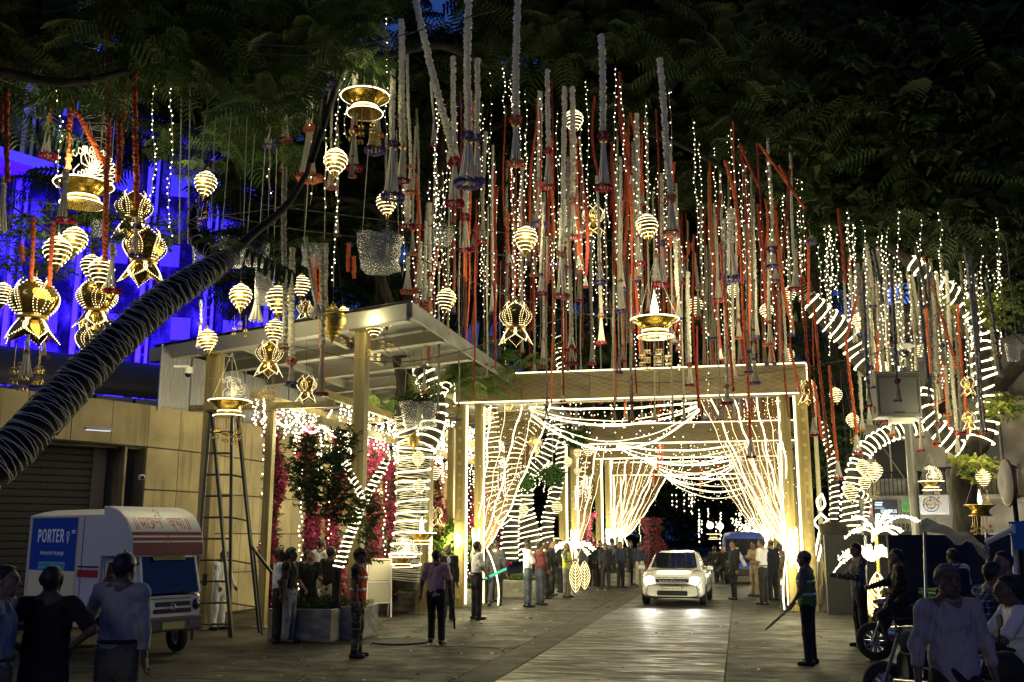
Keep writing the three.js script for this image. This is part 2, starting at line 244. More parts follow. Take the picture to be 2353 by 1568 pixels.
  part('soffit', box(6.5, 0.05, 1.0, -2.6, 3.99, -0.72).applyMatrix4(M4(p.x, 0, p.z, 0, turn, 0)), tones[2], wall);
  const lampP = at(225, 986, 19.6); const dl = thing('soffit_light', 'small linear lamp under the stone lintel above the dark gate', 'light', lampP, turn); part('housing', box(0.5, 0.05, 0.12), M.steel, dl); part('diffuser', box(0.46, 0.012, 0.1, 0, -0.031, 0), glow(0.9, 0.95, 1, 0.9), dl);
  // cameras on the wall
  const cam = (px, py, D, label) => { const o = thing('security_camera', label, 'camera', at(px, py, D), 0.5); part('body', [rbox(0.12, 0.12, 0.26, 0.04, 0, 0, 0.1)], M.white, o); part('lens', cyl(0.045, 0.045, 0.02, 0, -0.01, 0.235, 12, PI / 2), M.black, o); part('bracket', [box(0.05, 0.05, 0.16, 0, 0, -0.08)], M.white, o); };
  cam(323, 1098, 22.6, 'small white bullet camera on the stone wall above the truck');
}
// ---------------------------------------------------------------- hall behind the wall
{
  const hall = thing('low_hall', 'low dark building with curved roof and window band behind the stone wall', 'building');
  const A = S(-24, 14), B = S(-14.3, 29.5), turn = Math.atan2(-(B.z - A.z), B.x - A.x), L = A.distanceTo(B), C = A.clone().lerp(B, 0.5), m = M4(C.x, 0, C.z, 0, turn, 0);
  part('wall', box(L, 4.6, 0.3, 0, 2.3, -0.6).applyMatrix4(m), mat(0.03, 0.03, 0.035, 0.9), hall);
  const prof = new THREE.Shape(); prof.moveTo(-0.6, 6.0); prof.quadraticCurveTo(-0.3, 6.95, -2.2, 7.3); prof.lineTo(-9, 7.5); prof.lineTo(-9, 7.2); prof.lineTo(-2.2, 7.1); prof.quadraticCurveTo(-0.7, 6.8, -0.8, 6.0); prof.closePath();
  const rg = new THREE.ExtrudeGeometry(prof, { depth: L, bevelEnabled: false, curveSegments: 10 }); rg.rotateY(-PI / 2); rg.translate(L / 2, 0, 0); rg.scale(1, 1, 1); 
  { const q = rg.attributes.position; for (let i = 0; i < q.count; i++) { const x = q.getX(i), z = q.getZ(i); q.setXYZ(i, x, q.getY(i), z); } }
  part('roof', rg.applyMatrix4(m), mat(0.07, 0.072, 0.085, 0.5, 0.3), hall);
  seed(8);
  const glass = mat(0.06, 0.065, 0.08, 0.2, 0.1), blind = mat(0.34, 0.34, 0.36, 0.6), n = Math.floor(L / 1.15);
  for (let i = 0; i < n; i++) for (const [y, h] of [[4.65, 0.62], [5.32, 0.62]]) { const x = -L / 2 + (i + 0.5) * 1.15, w = part('window', rbox(1.08, h, 0.08, 0.01, x, y + h / 2, -0.62).applyMatrix4(m), rnd() < 0.35 ? blind : glass, hall); part('frame', box(0.06, h, 0.1, x + 0.57, y + h / 2, -0.61).applyMatrix4(m), M.black, w); }
  // translucent sheets above the far part of the wall
  const sh = thing('sheet_screen', 'row of crinkled clear plastic sheets standing on top of the stone wall', 'screen');
  const film = new THREE.MeshPhysicalMaterial({ color: lin(0.36, 0.36, 0.4), roughness: 0.42, transmission: 0.45, thickness: 0, bumpMap: rep(NOISE, 1.5, 0.4), bumpScale: 0.05 });
  for (let i = 0; i < 9; i++) { const q = S(-13.35 + i * 0.03, 21.2 + i * 1.35), q2 = S(-13.32 + i * 0.03, 22.48 + i * 1.35); part('sheet', bar(V(q.x, 5.7, q.z), V(q2.x, 5.7, q2.z), 0.012, 1.45), film, sh); part('upright', rod(V(q.x, 4.9, q.z), V(q.x, 6.5, q.z), 0.035), M.steel, sh); }
}
// ---------------------------------------------------------------- tower washed with blue light
{
  const tw = thing('blue_lit_tower', 'tall tower with planted facade and upright fins washed in deep blue light', 'building');
  const C = at(130, 700, 46), turn = 0.28, m = M4(C.x, 0, C.z, 0, turn, 0);
  const green = new THREE.MeshStandardMaterial({ color: lin(0.5, 0.5, 0.52), map: rep(tex(512, (x, y) => 0.1 + 1.5 * Math.max(0, fbm(x * 22, y * 9, 22, 9, 6) - 0.3)), 0.11, 0.11), bumpMap: rep(GRAIN, 0.3, 0.3), bumpScale: 0.25, roughness: 0.9 });
  const pale = mat(0.5, 0.5, 0.55, 0.6), W = 21, H = 36, dk = mat(0.06, 0.06, 0.08, 0.5);
  const wm = M4(C.x, 0, C.z, 0, turn, 0);
  part('facade', box(W, H, 6, 0, H / 2, -3.2).applyMatrix4(wm), dk, tw);
  seed(77);
  for (let i = 0; i < 7; i++) { // planted strips between the fins
    const x = -W / 2 + 1.4 + i * 2.9;
    part('green_wall', box(2.2, H, 0.5, x, H / 2, -0.05).applyMatrix4(wm), green, tw);
    part('fin', rbox(0.22, H, 0.7, 0.03, x + 1.28, H / 2, 0.25).applyMatrix4(wm), pale, tw);
    part('fin', rbox(0.14, H, 0.5, 0.02, x + 1.62, H / 2, 0.1).applyMatrix4(wm), pale, tw);
    const lou = []; for (let y = 3; y < H; y += 0.5) lou.push(box(0.26, 0.12, 0.1, x + 1.44, y, -0.05)); stuff(part('louvre_strip', mg(lou).applyMatrix4(wm), pale, tw));
    for (let y = 8.2; y < H; y += 3.6) if (rnd() < 0.5) { const w = part('window', box(0.9, 1.1, 0.12, x + rr(-0.5, 0.5), y, 0.26).applyMatrix4(wm), mat(0.3, 0.3, 0.36, 0.25), tw); }
  }
  const lip = at(40, 360, 44); part('cornice', box(11, 0.5, 5, lip.x - 3, lip.y, lip.z, 0, turn + 0.35, -0.12), pale, tw);
  // floodlights at its foot
  const fl = [[-10, 3.2], [-5, 3.2], [0, 3.2], [5, 3.2], [10, 3.2]];
  fl.forEach(([x, z], i) => {
    const p = V(x * 0.8, 6.9, z + 4.5).applyMatrix4(wm), o = thing('blue_floodlight', ['first','second','third','fourth','fifth'][i] + ' blue floodlight from the picture edge aimed up the tower'  , 'floodlight', p, turn, 'blue floodlights at the foot of the tower');
    part('housing', [rbox(0.5, 0.35, 0.25, 0.03, 0, 0.1, 0.1, -0.6), box(0.1, 0.4, 0.1, 0, -0.2, 0.1)], M.black, o); part('lamp_face', box(0.42, 0.28, 0.02, 0, 0.18, -0.03, -0.6), glow(0.06, 0.01, 1, 4), o);
    const L = new THREE.SpotLight(lin(0.02, 0.0, 1), 1250, 0, 1.2, 0.6, 2); L.name = 'blue_floodlight_beam'; L.position.copy(p).add(V(0, 0.3, -0.1)); const tg = V(x * 0.9, 22, 0).applyMatrix4(wm); L.target.position.copy(tg); L.shadow.radius = 12; L.castShadow = true; scene.add(L, L.target);
  });
}
// ---------------------------------------------------------------- entrance gates across the street
const clothT = tex(256, (x, y) => 0.62 + 0.25 * (fbm(x * 10, y * 10, 10, 10, 5) - 0.5) + 0.1 * (((Math.floor(x * 24) + Math.floor(y * 24)) & 1) - 0.5) * fbm(x * 5, y * 5, 5, 5, 2));
const headerM = [1, 0.93, 1.05].map((k) => new THREE.MeshStandardMaterial({ color: lin(0.47 * k, 0.355 * k, 0.17 * k), map: rep(clothT, 0.5, 0.5), bumpMap: rep(GRAIN, 0.6, 0.6), bumpScale: 0.02, roughness: 0.6 }));
const yellowM = new THREE.MeshStandardMaterial({ color: lin(0.42, 0.33, 0.12), map: rep(NOISE, 0.7, 0.7), roughness: 0.55 });
const studM = mat(0.4, 0.28, 0.1, 0.5, 0.3);
const yBot = 5.82, yTop = 6.6;
function inStreet(g, s, t, y = 0) { const p = S(s, t, y); return g.applyMatrix4(M4(p.x, p.y, p.z, 0, STREET)); }
// lamp strips are laid in lengths
function stripRun(name, a, b, r, m, parent, n) { const k = n ?? Math.max(1, Math.ceil(a.distanceTo(b) / 2.4)); for (let i = 0; i < k; i++) part(name, rod(a.clone().lerp(b, i / k), a.clone().lerp(b, (i + 1) / k), r, 5), m, parent); }
const GATES = [ // across from, to, along, label
  [-7.95, 1.95, 28.4, 'first and widest beige gate frame over the street with brightly lit edges'],
  [-7.4, 2.45, 42.5, 'second beige gate frame, between the first and the third along the street'],
  [-7.0, 3.2, 50.8, 'third beige gate frame along the street with doubled light strips'],
  [-8.1, 2.3, 65.0, 'farthest beige gate frame over the dark end of the street'],
];
const stripM = [M.strip, M.strip, M.strip, M.strip];
GATES.forEach(([s0, s1, t, label], gi) => {
  const g = thing('entrance_gate', label, 'gate', null, 0, 'gate frames over the street');
  const n = gi ? 4 : 5, w = (s1 - s0) / n, dp = 0.85, r = 0.018 + gi * 0.006;
  for (let i = 0; i < n; i++) part('header_panel', inStreet(rbox(w - 0.008, yTop - yBot, dp, 0.01), s0 + w * (i + 0.5), t, (yTop + yBot) / 2), headerM[i % 3], g);
  part('soffit', inStreet(box(s1 - s0 - 0.1, 0.02, dp - 0.08), (s0 + s1) / 2, t, yBot - 0.012), headerM[1], g);
  for (const f of [-1]) for (const y of [yTop + 0.012, yBot - 0.03]) stripRun('light_strip', S(s0, t + f * dp / 2 - 0.02, y), S(s1, t + f * dp / 2 - 0.02, y), r, stripM[gi], g);
  stripRun('light_strip', S(s0 - 0.02, t - dp / 2 - 0.02, yBot), S(s0 - 0.02, t - dp / 2 - 0.02, yTop), r, stripM[gi], g); stripRun('light_strip', S(s1 + 0.02, t - dp / 2 - 0.02, yBot), S(s1 + 0.02, t - dp / 2 - 0.02, yTop), r, stripM[gi], g);
  for (const [s, d] of [[s0 + 0.16, 1], [s1 - 0.16, -1]]) {
    const post = part('post', inStreet(rbox(0.3, yBot - 0.02, 0.32, 0.015), s, t - dp / 2 + 0.17, (yBot - 0.02) / 2), yellowM, g);
    if (gi < 1) { const st = []; for (let y = 0.3; y < 5.7; y += 0.34) st.push(inStreet(cyl(0.055, 0.055, 0.02, 0, 0, 0, 12, PI / 2), s - d * 0.02, t - dp / 2 + 0.005, y)); stuff(part('stud', mg(st), studM, post)); }
    part('post', inStreet(rbox(0.26, yBot - 0.02, 0.3, 0.015), s + d * 0.42, t + dp / 2 - 0.2, (yBot - 0.02) / 2), yellowM, g);
    stripRun('light_strip', S(s + d * 0.2, t - dp / 2, 0.1), S(s + d * 0.2, t - dp / 2, yBot - 0.1), r * 1.7, stripM[gi], g);
    stripRun('light_strip', S(s + d * 0.6, t + dp / 2 - 0.38, 0.1), S(s + d * 0.6, t + dp / 2 - 0.38, yBot - 0.1), r, stripM[gi], g);
  }
  // a soft lamp on the inner face of the header, where its strips are
  const A = new THREE.RectAreaLight(lin(...WARM), 5, s1 - s0 - 1, 0.25); A.name = 'header_strip_lamp'; const p = S((s0 + s1) / 2, t, yBot - 0.08); A.position.copy(p); A.rotation.set(-PI / 2, 0, STREET, 'XYZ'); A.lookAt(p.x, 0, p.z); scene.add(A);
});
for (const [t, I] of [[36, 36], [46.8, 40], [57.5, 50]]) { const L = new THREE.PointLight(lin(...WARM), I, 0, 2); L.name = 'swag_lamp'; L.position.copy(S(-2.4, t, 4.6)); L.shadow.radius = 40; L.castShadow = true; scene.add(L); }
// light curtains: strands gathered to the posts, a net of fine cord behind, a tail down to the ground
const netM = new THREE.MeshStandardMaterial({ color: lin(0.2, 0.12, 0.045), roughness: 0.95, transparent: true, opacity: 0.5, side: THREE.DoubleSide });
const strandOut = glow(1, 0.84, 0.46, 3);
function drape(label, t, sPost, tops, yg, reach, seedN_, rad = 0.02) {
  seed(seedN_);
  const g = thing('light_curtain', label, 'light curtain', null, 0, 'light curtains tied back to the gate posts');
  const sgn = Math.sign(tops[0] - sPost), edge = [], bl = [];
  const path = (s, k) => { const out = [], gx = sPost + sgn * (0.12 + k * 0.28), p = 0.78; for (let i = 0; i <= 14; i++) { const q = i / 14, y = yBot - 0.06 - q * (yBot - 0.06 - yg + k * 0.22), f = Math.pow(1 - q, p); out.push(S(gx + (s - gx) * f + 0.03 * Math.sin(i * 1.7 + s * 3), t + 0.12 * Math.sin(i * 0.8 + s * 5) * (1 - q), y)); } return out; };
  tops.forEach((s, i) => {
    const k = i / Math.max(1, tops.length - 1), pts = path(s, k), thick = i % 2 === 0;
    // tail below the tie
    const end = pts[pts.length - 1]; const tail = []; for (let j = 1; j <= 6; j++) { const q = j / 6, base = toS(end); tail.push(S(base[0] + sgn * k * 0.55 * Math.sin(q * PI * 0.6) * reach, base[1] - 0.1 * q, end.y * (1 - q) + 0.05)); }
    part('strand', sweep([...pts, ...(i % 4 ? [] : tail)], thick ? rad * 1.1 : rad * 0.36, 5), thick ? M.led : strandOut, g);
    edge.push(pts); 
    for (const p of pts) if (rnd() < 0.9) for (let j = 0; j < 2; j++) bl.push(p.clone().add(V(rr(-0.22, 0.22), rr(-0.2, 0.2), rr(-0.1, 0.1))));
  });
  // the net, from the post to the outermost strand
  const pos = [], idx = [], N = edge[0].length; edge.forEach((e) => e.forEach((p) => pos.push(p.x - 0.02 * CA, p.y, p.z - 0.1)));
  for (let i = 0; i + 1 < edge.length; i++) for (let j = 0; j + 1 < N; j++) { const a = i * N + j, b = a + N; idx.push(a, a + 1, b, b, a + 1, b + 1); }
  const ng = new THREE.BufferGeometry(); ng.setAttribute('position', new THREE.Float32BufferAttribute(pos, 3)); ng.setIndex(idx); ng.computeVertexNormals(); part('net', ng, netM, g);
  stuff(part('bulbs', bulbsAt(bl, 0.005 + rad * 0.1), M.bulb, g));
  // glowing knot of coiled strands at the tie
  const kn = []; for (let i = 0; i < 5; i++) { const c = []; for (let j = 0; j <= 24; j++) { const a = j / 24 * 2 * PI; c.push(S(sPost + sgn * (0.2 + 0.1 * Math.cos(a + i)), t - 0.35 + 0.1 * Math.sin(a), yg + 0.14 + 0.2 * Math.sin(a * 2 + i * 1.3) - i * 0.16)); } kn.push(sweep(c, rad * 1.1, 4)); }
  part('knot', mg(kn), M.led, g);
  const L = new THREE.PointLight(lin(...WARM), 26, 0, 2); L.name = 'curtain_lamp'; L.position.copy(S(sPost + sgn * 0.55, t - 0.7, yg - 0.15)); L.shadow.radius = 14; L.castShadow = true; scene.add(L);
}
const seq = (a, b, n) => Array.from({ length: n }, (_, i) => a + (b - a) * i / (n - 1));
drape('light curtain tied back to the near post of the first gate beside the planters', 28.5, -7.55, seq(-7.0, -5.2, 5), 1.85, 0.7, 1);
drape('light curtain tied back to the first gate post beside the man in the yellow shirt', 28.5, 1.6, seq(1.2, -0.9, 8), 1.85, 0.7, 2);
drape('light curtain of the second gate sweeping to the post beside the lit tree trunks', 42.6, -7.0, seq(-6.6, -5.4, 4), 1.9, 0.7, 3, 0.024);
drape('light curtain of the second gate sweeping to the post on the pavement side', 42.6, 2.1, seq(1.8, -0.4, 7), 1.9, 0.7, 4, 0.024);
drape('light curtain of the third gate hanging behind the row of guards', 51, -6.6, seq(-6.2, -3.9, 7), 2.0, 0.9, 5, 0.028);
drape('light curtain of the third gate above the blue goods vehicle', 51, 2.8, seq(2.4, -0.2, 7), 2.0, 0.7, 6, 0.028);
drape('light curtain of the farthest gate beside the dark red flowering hedge', 65.2, -7.6, seq(-7.0, -4.4, 7), 2.1, 1.3, 7, 0.034);
drape('light curtain of the farthest gate sweeping down behind the traffic', 65.2, 1.9, seq(1.5, -1.2, 8), 2.1, 0.7, 8, 0.034);
// swags slung across under the headers
function swag(label, t, s0, s1, y, sags, rad, sd) {
  seed(sd);
  const g = thing('light_swag', label, 'light swag', null, 0, 'light strands slung across under the gate headers'), bl = [];
  sags.forEach((sag, i) => { const pts = []; for (let j = 0; j <= 20; j++) { const q = j / 20 * 2 - 1; pts.push(S(s0 + (s1 - s0) * j / 20, t + 0.05 * i, y - 0.05 * i - sag * (1 - q * q) + 0.012 * Math.sin(j * 0.9 + i))); } part('strand', sweep(pts, i % 2 ? rad * 0.6 : rad * 1.3, 5), i % 2 ? strandOut : M.led, g); for (const p of pts) for (let j = 0; j < 2; j++) bl.push(p.clone().add(V(rr(-0.3, 0.3), rr(-0.25, 0.2), 0.05))); });
  stuff(part('bulbs', bulbsAt(bl, 0.012 + rad * 0.1), M.bulb, g));
}
swag('four light strands slung under the first gate header above the sedan', 28.75, -5.9, -0.95, yBot - 0.1, [0.12, 0.42, 0.5, 0.9, 1.1], 0.022, 21);
swag('light strands slung under the second gate header', 42.9, -5, 0.6, yBot, [0.3, 0.55, 0.8], 0.026, 22);
swag('light strands slung under the third gate header', 51.3, -4.4, 0.2, yBot, [0.35, 0.7, 0.9, 1.15], 0.03, 23);
swag('lowest light strands slung under the farthest gate header before the dark', 65.5, -4.5, 2, yBot, [0.3, 0.7, 1.0, 1.35], 0.036, 24);

// ---------------------------------------------------------------- white steel canopy and its posts
{
  const pale = new THREE.MeshStandardMaterial({ color: lin(0.24, 0.24, 0.225), map: rep(NOISE, 0.25, 0.25), roughness: 0.55 }), steelW = mat(0.3, 0.29, 0.24, 0.55);
  const cn = thing('steel_canopy', 'wide white steel canopy with exposed beams over the entrance court', 'canopy');
  const y = 6.3, F0 = S(-6.35, 18.8), F1 = S(-14.2, 22.1), dirT = S(0, 1).sub(S(0, 0));
  const edge = (k, d) => F0.clone().lerp(F1, k).addScaledVector(dirT, d);
  const len = 22;
  for (let i = 0; i < 12; i++) { // roof sheets, pitched up slightly to the back
    const a = edge(0, i * len / 12), b = edge(1, i * len / 12), c = edge(0, (i + 1) * len / 12 - 0.02), d = edge(1, (i + 1) * len / 12 - 0.02), pos = [], yy = y + 0.32;
    for (const p of [a, b, c, b, d, c]) pos.push(p.x, yy, p.z); for (const p of [a, c, b, b, c, d]) pos.push(p.x, yy + 0.06, p.z);
    const g = new THREE.BufferGeometry(); g.setAttribute('position', new THREE.Float32BufferAttribute(pos, 3)); g.setAttribute('uv', new THREE.Float32BufferAttribute(pos.filter((_, k) => k % 3 !== 1), 2)); g.computeVertexNormals(); part('roof_sheet', g, pale, cn);
  }
  for (let i = 0; i <= 9; i++) { const d = i * len / 9, a = edge(0, d), b = edge(1, d), o = part('beam', bar(V(a.x, y + 0.12, a.z), V(b.x, y + 0.12, b.z), i ? 0.1 : 0.12, i ? 0.26 : 0.32), steelW, cn); part('flange', bar(V(a.x, y - 0.02 - (i ? 0 : 0.04), a.z), V(b.x, y - 0.02 - (i ? 0 : 0.04), b.z), 0.24, 0.025), steelW, o); }
  for (const k of [0, 0.34, 0.66, 1]) { const a = edge(k, 0), b = edge(k, len); part('purlin', bar(V(a.x, y + 0.2, a.z), V(b.x, y + 0.2, b.z), 0.14, 0.2), steelW, cn); }
  { const a = edge(0, -0.12), b = edge(0, len); part('fascia', bar(V(a.x, y + 0.14, a.z).addScaledVector(S(1, 0).normalize(), 0.1), V(b.x, y + 0.14, b.z).addScaledVector(S(1, 0).normalize(), 0.1), 0.05, 0.32), pale, cn); }
  // drain pipe and cross tube
  part('pipe', rod(at(690, 955, 26), at(862, 930, 30), 0.05), mat(0.12, 0.05, 0.04, 0.6), cn);
  part('hanger', rod(at(923, 965, 27), at(923, 1030, 27), 0.04), mat(0.06, 0.03, 0.025, 0.6), cn);

  const post = (px, D, yTopPx, w, label, o = {}) => { const b = at(px, 1400, D), h = at(px, yTopPx, D).y; const g = thing('steel_post', label, 'post', V(b.x, 0, b.z), STREET + (o.turn ?? 0)); part('shaft', rbox(w, h, w, 0.012, 0, h / 2, 0), yellowM, g); part('base_plate', box(w * 1.8, 0.03, w * 1.8, 0, 0.015, 0), M.steel, g); part('cap_plate', box(w * 1.7, 0.025, w * 1.7, 0, h + 0.012, 0), yellowM, g); for (const yy of [h - 0.55, h - 2.1]) part('joint_band', box(w + 0.012, 0.012, w + 0.012, 0, yy, 0), studM, g); return g; };
  post(462, 22.4, 818, 0.3, 'square yellow steel post behind the truck under the canopy corner');
  post(603, 22.8, 945, 0.18, 'thin yellow post behind the ladder beside the first flowering column');
  post(815, 20.7, 765, 0.26, 'tall square yellow post with the barricade at its foot');
  post(972, 27, 985, 0.36, 'yellow post behind the man in the pink shirt and the wrapped trunk');
  post(1033, 30, 985, 0.2, 'slim yellow post nearest the first gate on the court side');
  post(1318, 44, 1010, 0.34, 'yellow post standing among the lit trunks between the first two gates');
  // pergola rails along the court, hung with light curtains
  const pg = thing('pergola_frame', 'yellow pergola frame with rails along the entrance court under the canopy', 'pergola');
  for (const [s, yy] of [[-10.4, 5.06], [-8.8, 5.06], [-8.8, 4.45]]) for (let i = 0; i < 4; i++) part('rail', bar(S(s, 20.2 + i * 4.5, yy), S(s, 24.65 + i * 4.5, yy), 0.12, 0.16), yellowM, pg);
  for (let i = 0; i < 6; i++) part('cross_rail', bar(S(-12.4, 21 + i * 3.2, 4.9), S(-8.8, 21 + i * 3.2, 4.9), 0.1, 0.14), yellowM, pg);
  for (let i = 0; i < 3; i++) part('upright', bar(S(-10.4, 24.5 + i * 4.5, 0), S(-10.4, 24.5 + i * 4.5, 5), 0.14, 0.14), yellowM, pg);
  part('brace', bar(at(1290, 1095, 44), at(1330, 1150, 44), 0.12, 0.12), yellowM, pg); part('brace', bar(at(1060, 960, 31), at(1015, 915, 31), 0.12, 0.12), yellowM, pg);
  // icicle curtains of small lamps on the rails
  seed(91);
  const ice = (label, s, y0, t0, t1, n, drop, sd) => { const g = thing('icicle_lights', label, 'icicle lights'), w = [], bl = []; for (let i = 0; i < n; i++) { const t = t0 + (t1 - t0) * i / n + rr(-0.05, 0.05), len = drop * rr(0.35, 1), p = S(s + rr(-0.1, 0.1), t, y0), q = V(p.x + rr(-0.08, 0.08), y0 - len, p.z); w.push(sweep([p, q], 0.004, 3)); for (let k = 0; k < len / 0.09; k++) if (rnd() < 0.85) bl.push(p.clone().lerp(q, k * 0.09 / len).add(V(rr(-0.04, 0.04), 0, rr(-0.04, 0.04)))); } part('wire', mg(w), M.wireGreen, g); stuff(part('bulbs', bulbsAt(bl, 0.021), M.bulb, g)); };
  ice('icicle lights thick on the pergola rail before the sheet screen', -10.4, 4.98, 20.3, 27, 60, 1.0);
  ice('icicle lights on the pergola rail between the tall post and the wrapped trunk', -8.85, 4.95, 21.6, 30, 70, 1.15);
  ice('icicle lights deep in the court beyond the flowering columns', -11.6, 4.8, 25, 36, 80, 1.2);
  ice('icicle lights on the court side between post and first gate', -8.9, 5.6, 28.8, 40, 95, 2.2);
  ice('icicle lights behind the second gate over the lit trunks', -8.6, 5.4, 44, 60, 70, 1.6);
  { const g = thing('icicle_lights', 'draped loop of small lamps sagging between the post and the pergola', 'icicle lights'), bl = [], pts = []; for (let k = 0; k < 3; k++) for (let i = 0; i <= 40; i++) { const q = i / 40, p = at(612 + 60 * k + q * 90, 930 + 14 * k + 50 * Math.sin(q * PI), 23 + k); bl.push(p); } part('wire', sweep(bl.slice(0, 41), 0.005, 3), M.wireGreen, g); stuff(part('bulbs', bulbsAt(bl, 0.024), M.bulb, g)); }
  // wall and doorway deep in the court
  const hw = thing('court_wall', 'warm brown wall with a doorway at the back of the entrance court', 'wall'); const wm = mat(0.32, 0.2, 0.12, 0.7), C = at(870, 1250, 34);
  part('wall_face', box(5.5, 4.4, 0.2, C.x, 2.2, C.z, 0, -0.1), wm, hw); part('door_frame', [box(0.14, 2.6, 0.1, C.x - 0.6, 1.3, C.z + 0.16, 0, -0.1), box(0.14, 2.6, 0.1, C.x + 0.6, 1.3, C.z + 0.2, 0, -0.1), box(1.35, 0.14, 0.1, C.x, 2.66, C.z + 0.18, 0, -0.1)], yellowM, hw); part('door', box(1.05, 2.58, 0.05, C.x, 1.29, C.z + 0.14, 0, -0.1), mat(0.05, 0.03, 0.02, 0.5), hw);
  const ch = thing('chandelier', 'small bright chandelier of lamps in the court behind the flowers', 'chandelier', at(872, 1135, 32)); part('frame', [torus(0.28, 0.012, 0, 0, 0), torus(0.16, 0.012, 0, 0.16, 0), rod(V(0, 0, 0), V(0, 0.9, 0), 0.008)], M.brass, ch); const cb = []; for (let i = 0; i < 8; i++) cb.push(V(0.28 * Math.cos(i * PI / 4), 0.05, 0.28 * Math.sin(i * PI / 4))); part('bulb', bulbsAt(cb, 0.05), M.bulb, ch);
  const pl = new THREE.PointLight(lin(...WARM), 14, 0, 2); pl.name = 'chandelier_lamp'; pl.position.copy(at(872, 1150, 32)); pl.shadow.radius = 12; pl.castShadow = true; scene.add(pl);
  for (const [px, py, D, I] of [[700, 985, 24, 16], [870, 1010, 25.5, 16], [1130, 985, 34, 18]]) { const q = new THREE.PointLight(lin(...WARM), I, 0, 2); q.name = 'icicle_lamp'; q.position.copy(at(px, py, D)); q.shadow.radius = 25; q.castShadow = true; scene.add(q); }
}
// ---------------------------------------------------------------- trees
// a feathery compound leaf: a midrib with hanging leaflets, kinked so that it has depth
function sprayGeo(L, pairs, droop, wide) {
  const pos = [], rib = (t) => [0, -droop * t * t * L, t * L];
  const quad = (a, b, c, d) => pos.push(...a, ...b, ...c, ...a, ...c, ...d);
  for (let i = 0; i < pairs; i++) {
    const t = (i + 0.6) / pairs, [x, y, z] = rib(t), len = wide * L * (1 - 0.55 * Math.abs(t - 0.45)), w = 0.32 * L / pairs;
    for (const s of [-1, 1]) {
      const m = [x + s * len * 0.5, y - len * 0.12, z + len * 0.16], e = [x + s * len * 0.8, y - len * 0.62, z + len * 0.26];
      quad([x, y, z - w * 0.4], [x, y, z + w * 0.4], [m[0], m[1], m[2] + w], [m[0], m[1], m[2] - w]);
      quad([m[0], m[1], m[2] - w], [m[0], m[1], m[2] + w], [e[0], e[1], e[2] + w * 0.5], [e[0], e[1], e[2] - w * 0.5]);
    }
  }
  for (let i = 0; i < 4; i++) { const a = rib(i / 4), b = rib((i + 1) / 4), r = 0.006; quad([a[0] - r, a[1], a[2]], [a[0] + r, a[1], a[2]], [b[0] + r, b[1], b[2]], [b[0] - r, b[1], b[2]]); }
  const g = new THREE.BufferGeometry(); g.setAttribute('position', new THREE.Float32BufferAttribute(pos, 3)); g.computeVertexNormals(); return g;
}
// a twig with separate pointed leaves
function leafTwigGeo(L, n, leaf) {
  const pos = []; const s0 = seedN; seed(n * 3 + 1);
  for (let i = 0; i < n; i++) { const t = (i + 0.5) / n, a = i * 2.4 + rr(-0.4, 0.4), d = V(Math.cos(a), rr(-0.5, 0.3), Math.sin(a)).normalize(), b = V(0, -0.1 * t * L, 0).add(V(0, 0, 1).multiplyScalar(t * L - L / 2)), e = b.clone().addScaledVector(d, leaf * rr(0.8, 1.25)), sd = V(0, 0, 1).cross(d).normalize().multiplyScalar(leaf * 0.26), m = b.clone().lerp(e, 0.45).add(V(0, leaf * 0.08, 0)); e.y -= leaf * 0.25; const q = [b, m.clone().add(sd), e, b, e, m.clone().sub(sd)]; for (const p of q) pos.push(p.x, p.y, p.z); }
  seedN = s0; const g = new THREE.BufferGeometry(); g.setAttribute('position', new THREE.Float32BufferAttribute(pos, 3)); g.computeVertexNormals(); return g;
}
const leafM = new THREE.MeshPhysicalMaterial({ color: lin(1, 1, 1), roughness: 0.8, specularIntensity: 0.25, side: THREE.DoubleSide, transmission: 0.2, thickness: 0 });
const SPRAY = [sprayGeo(0.62, 9, 0.25, 0.42), sprayGeo(0.75, 11, 0.4, 0.36), sprayGeo(0.55, 8, 0.1, 0.5)], TWIG = leafTwigGeo(0.6, 16, 0.13), TWIGB = leafTwigGeo(0.8, 12, 0.22);
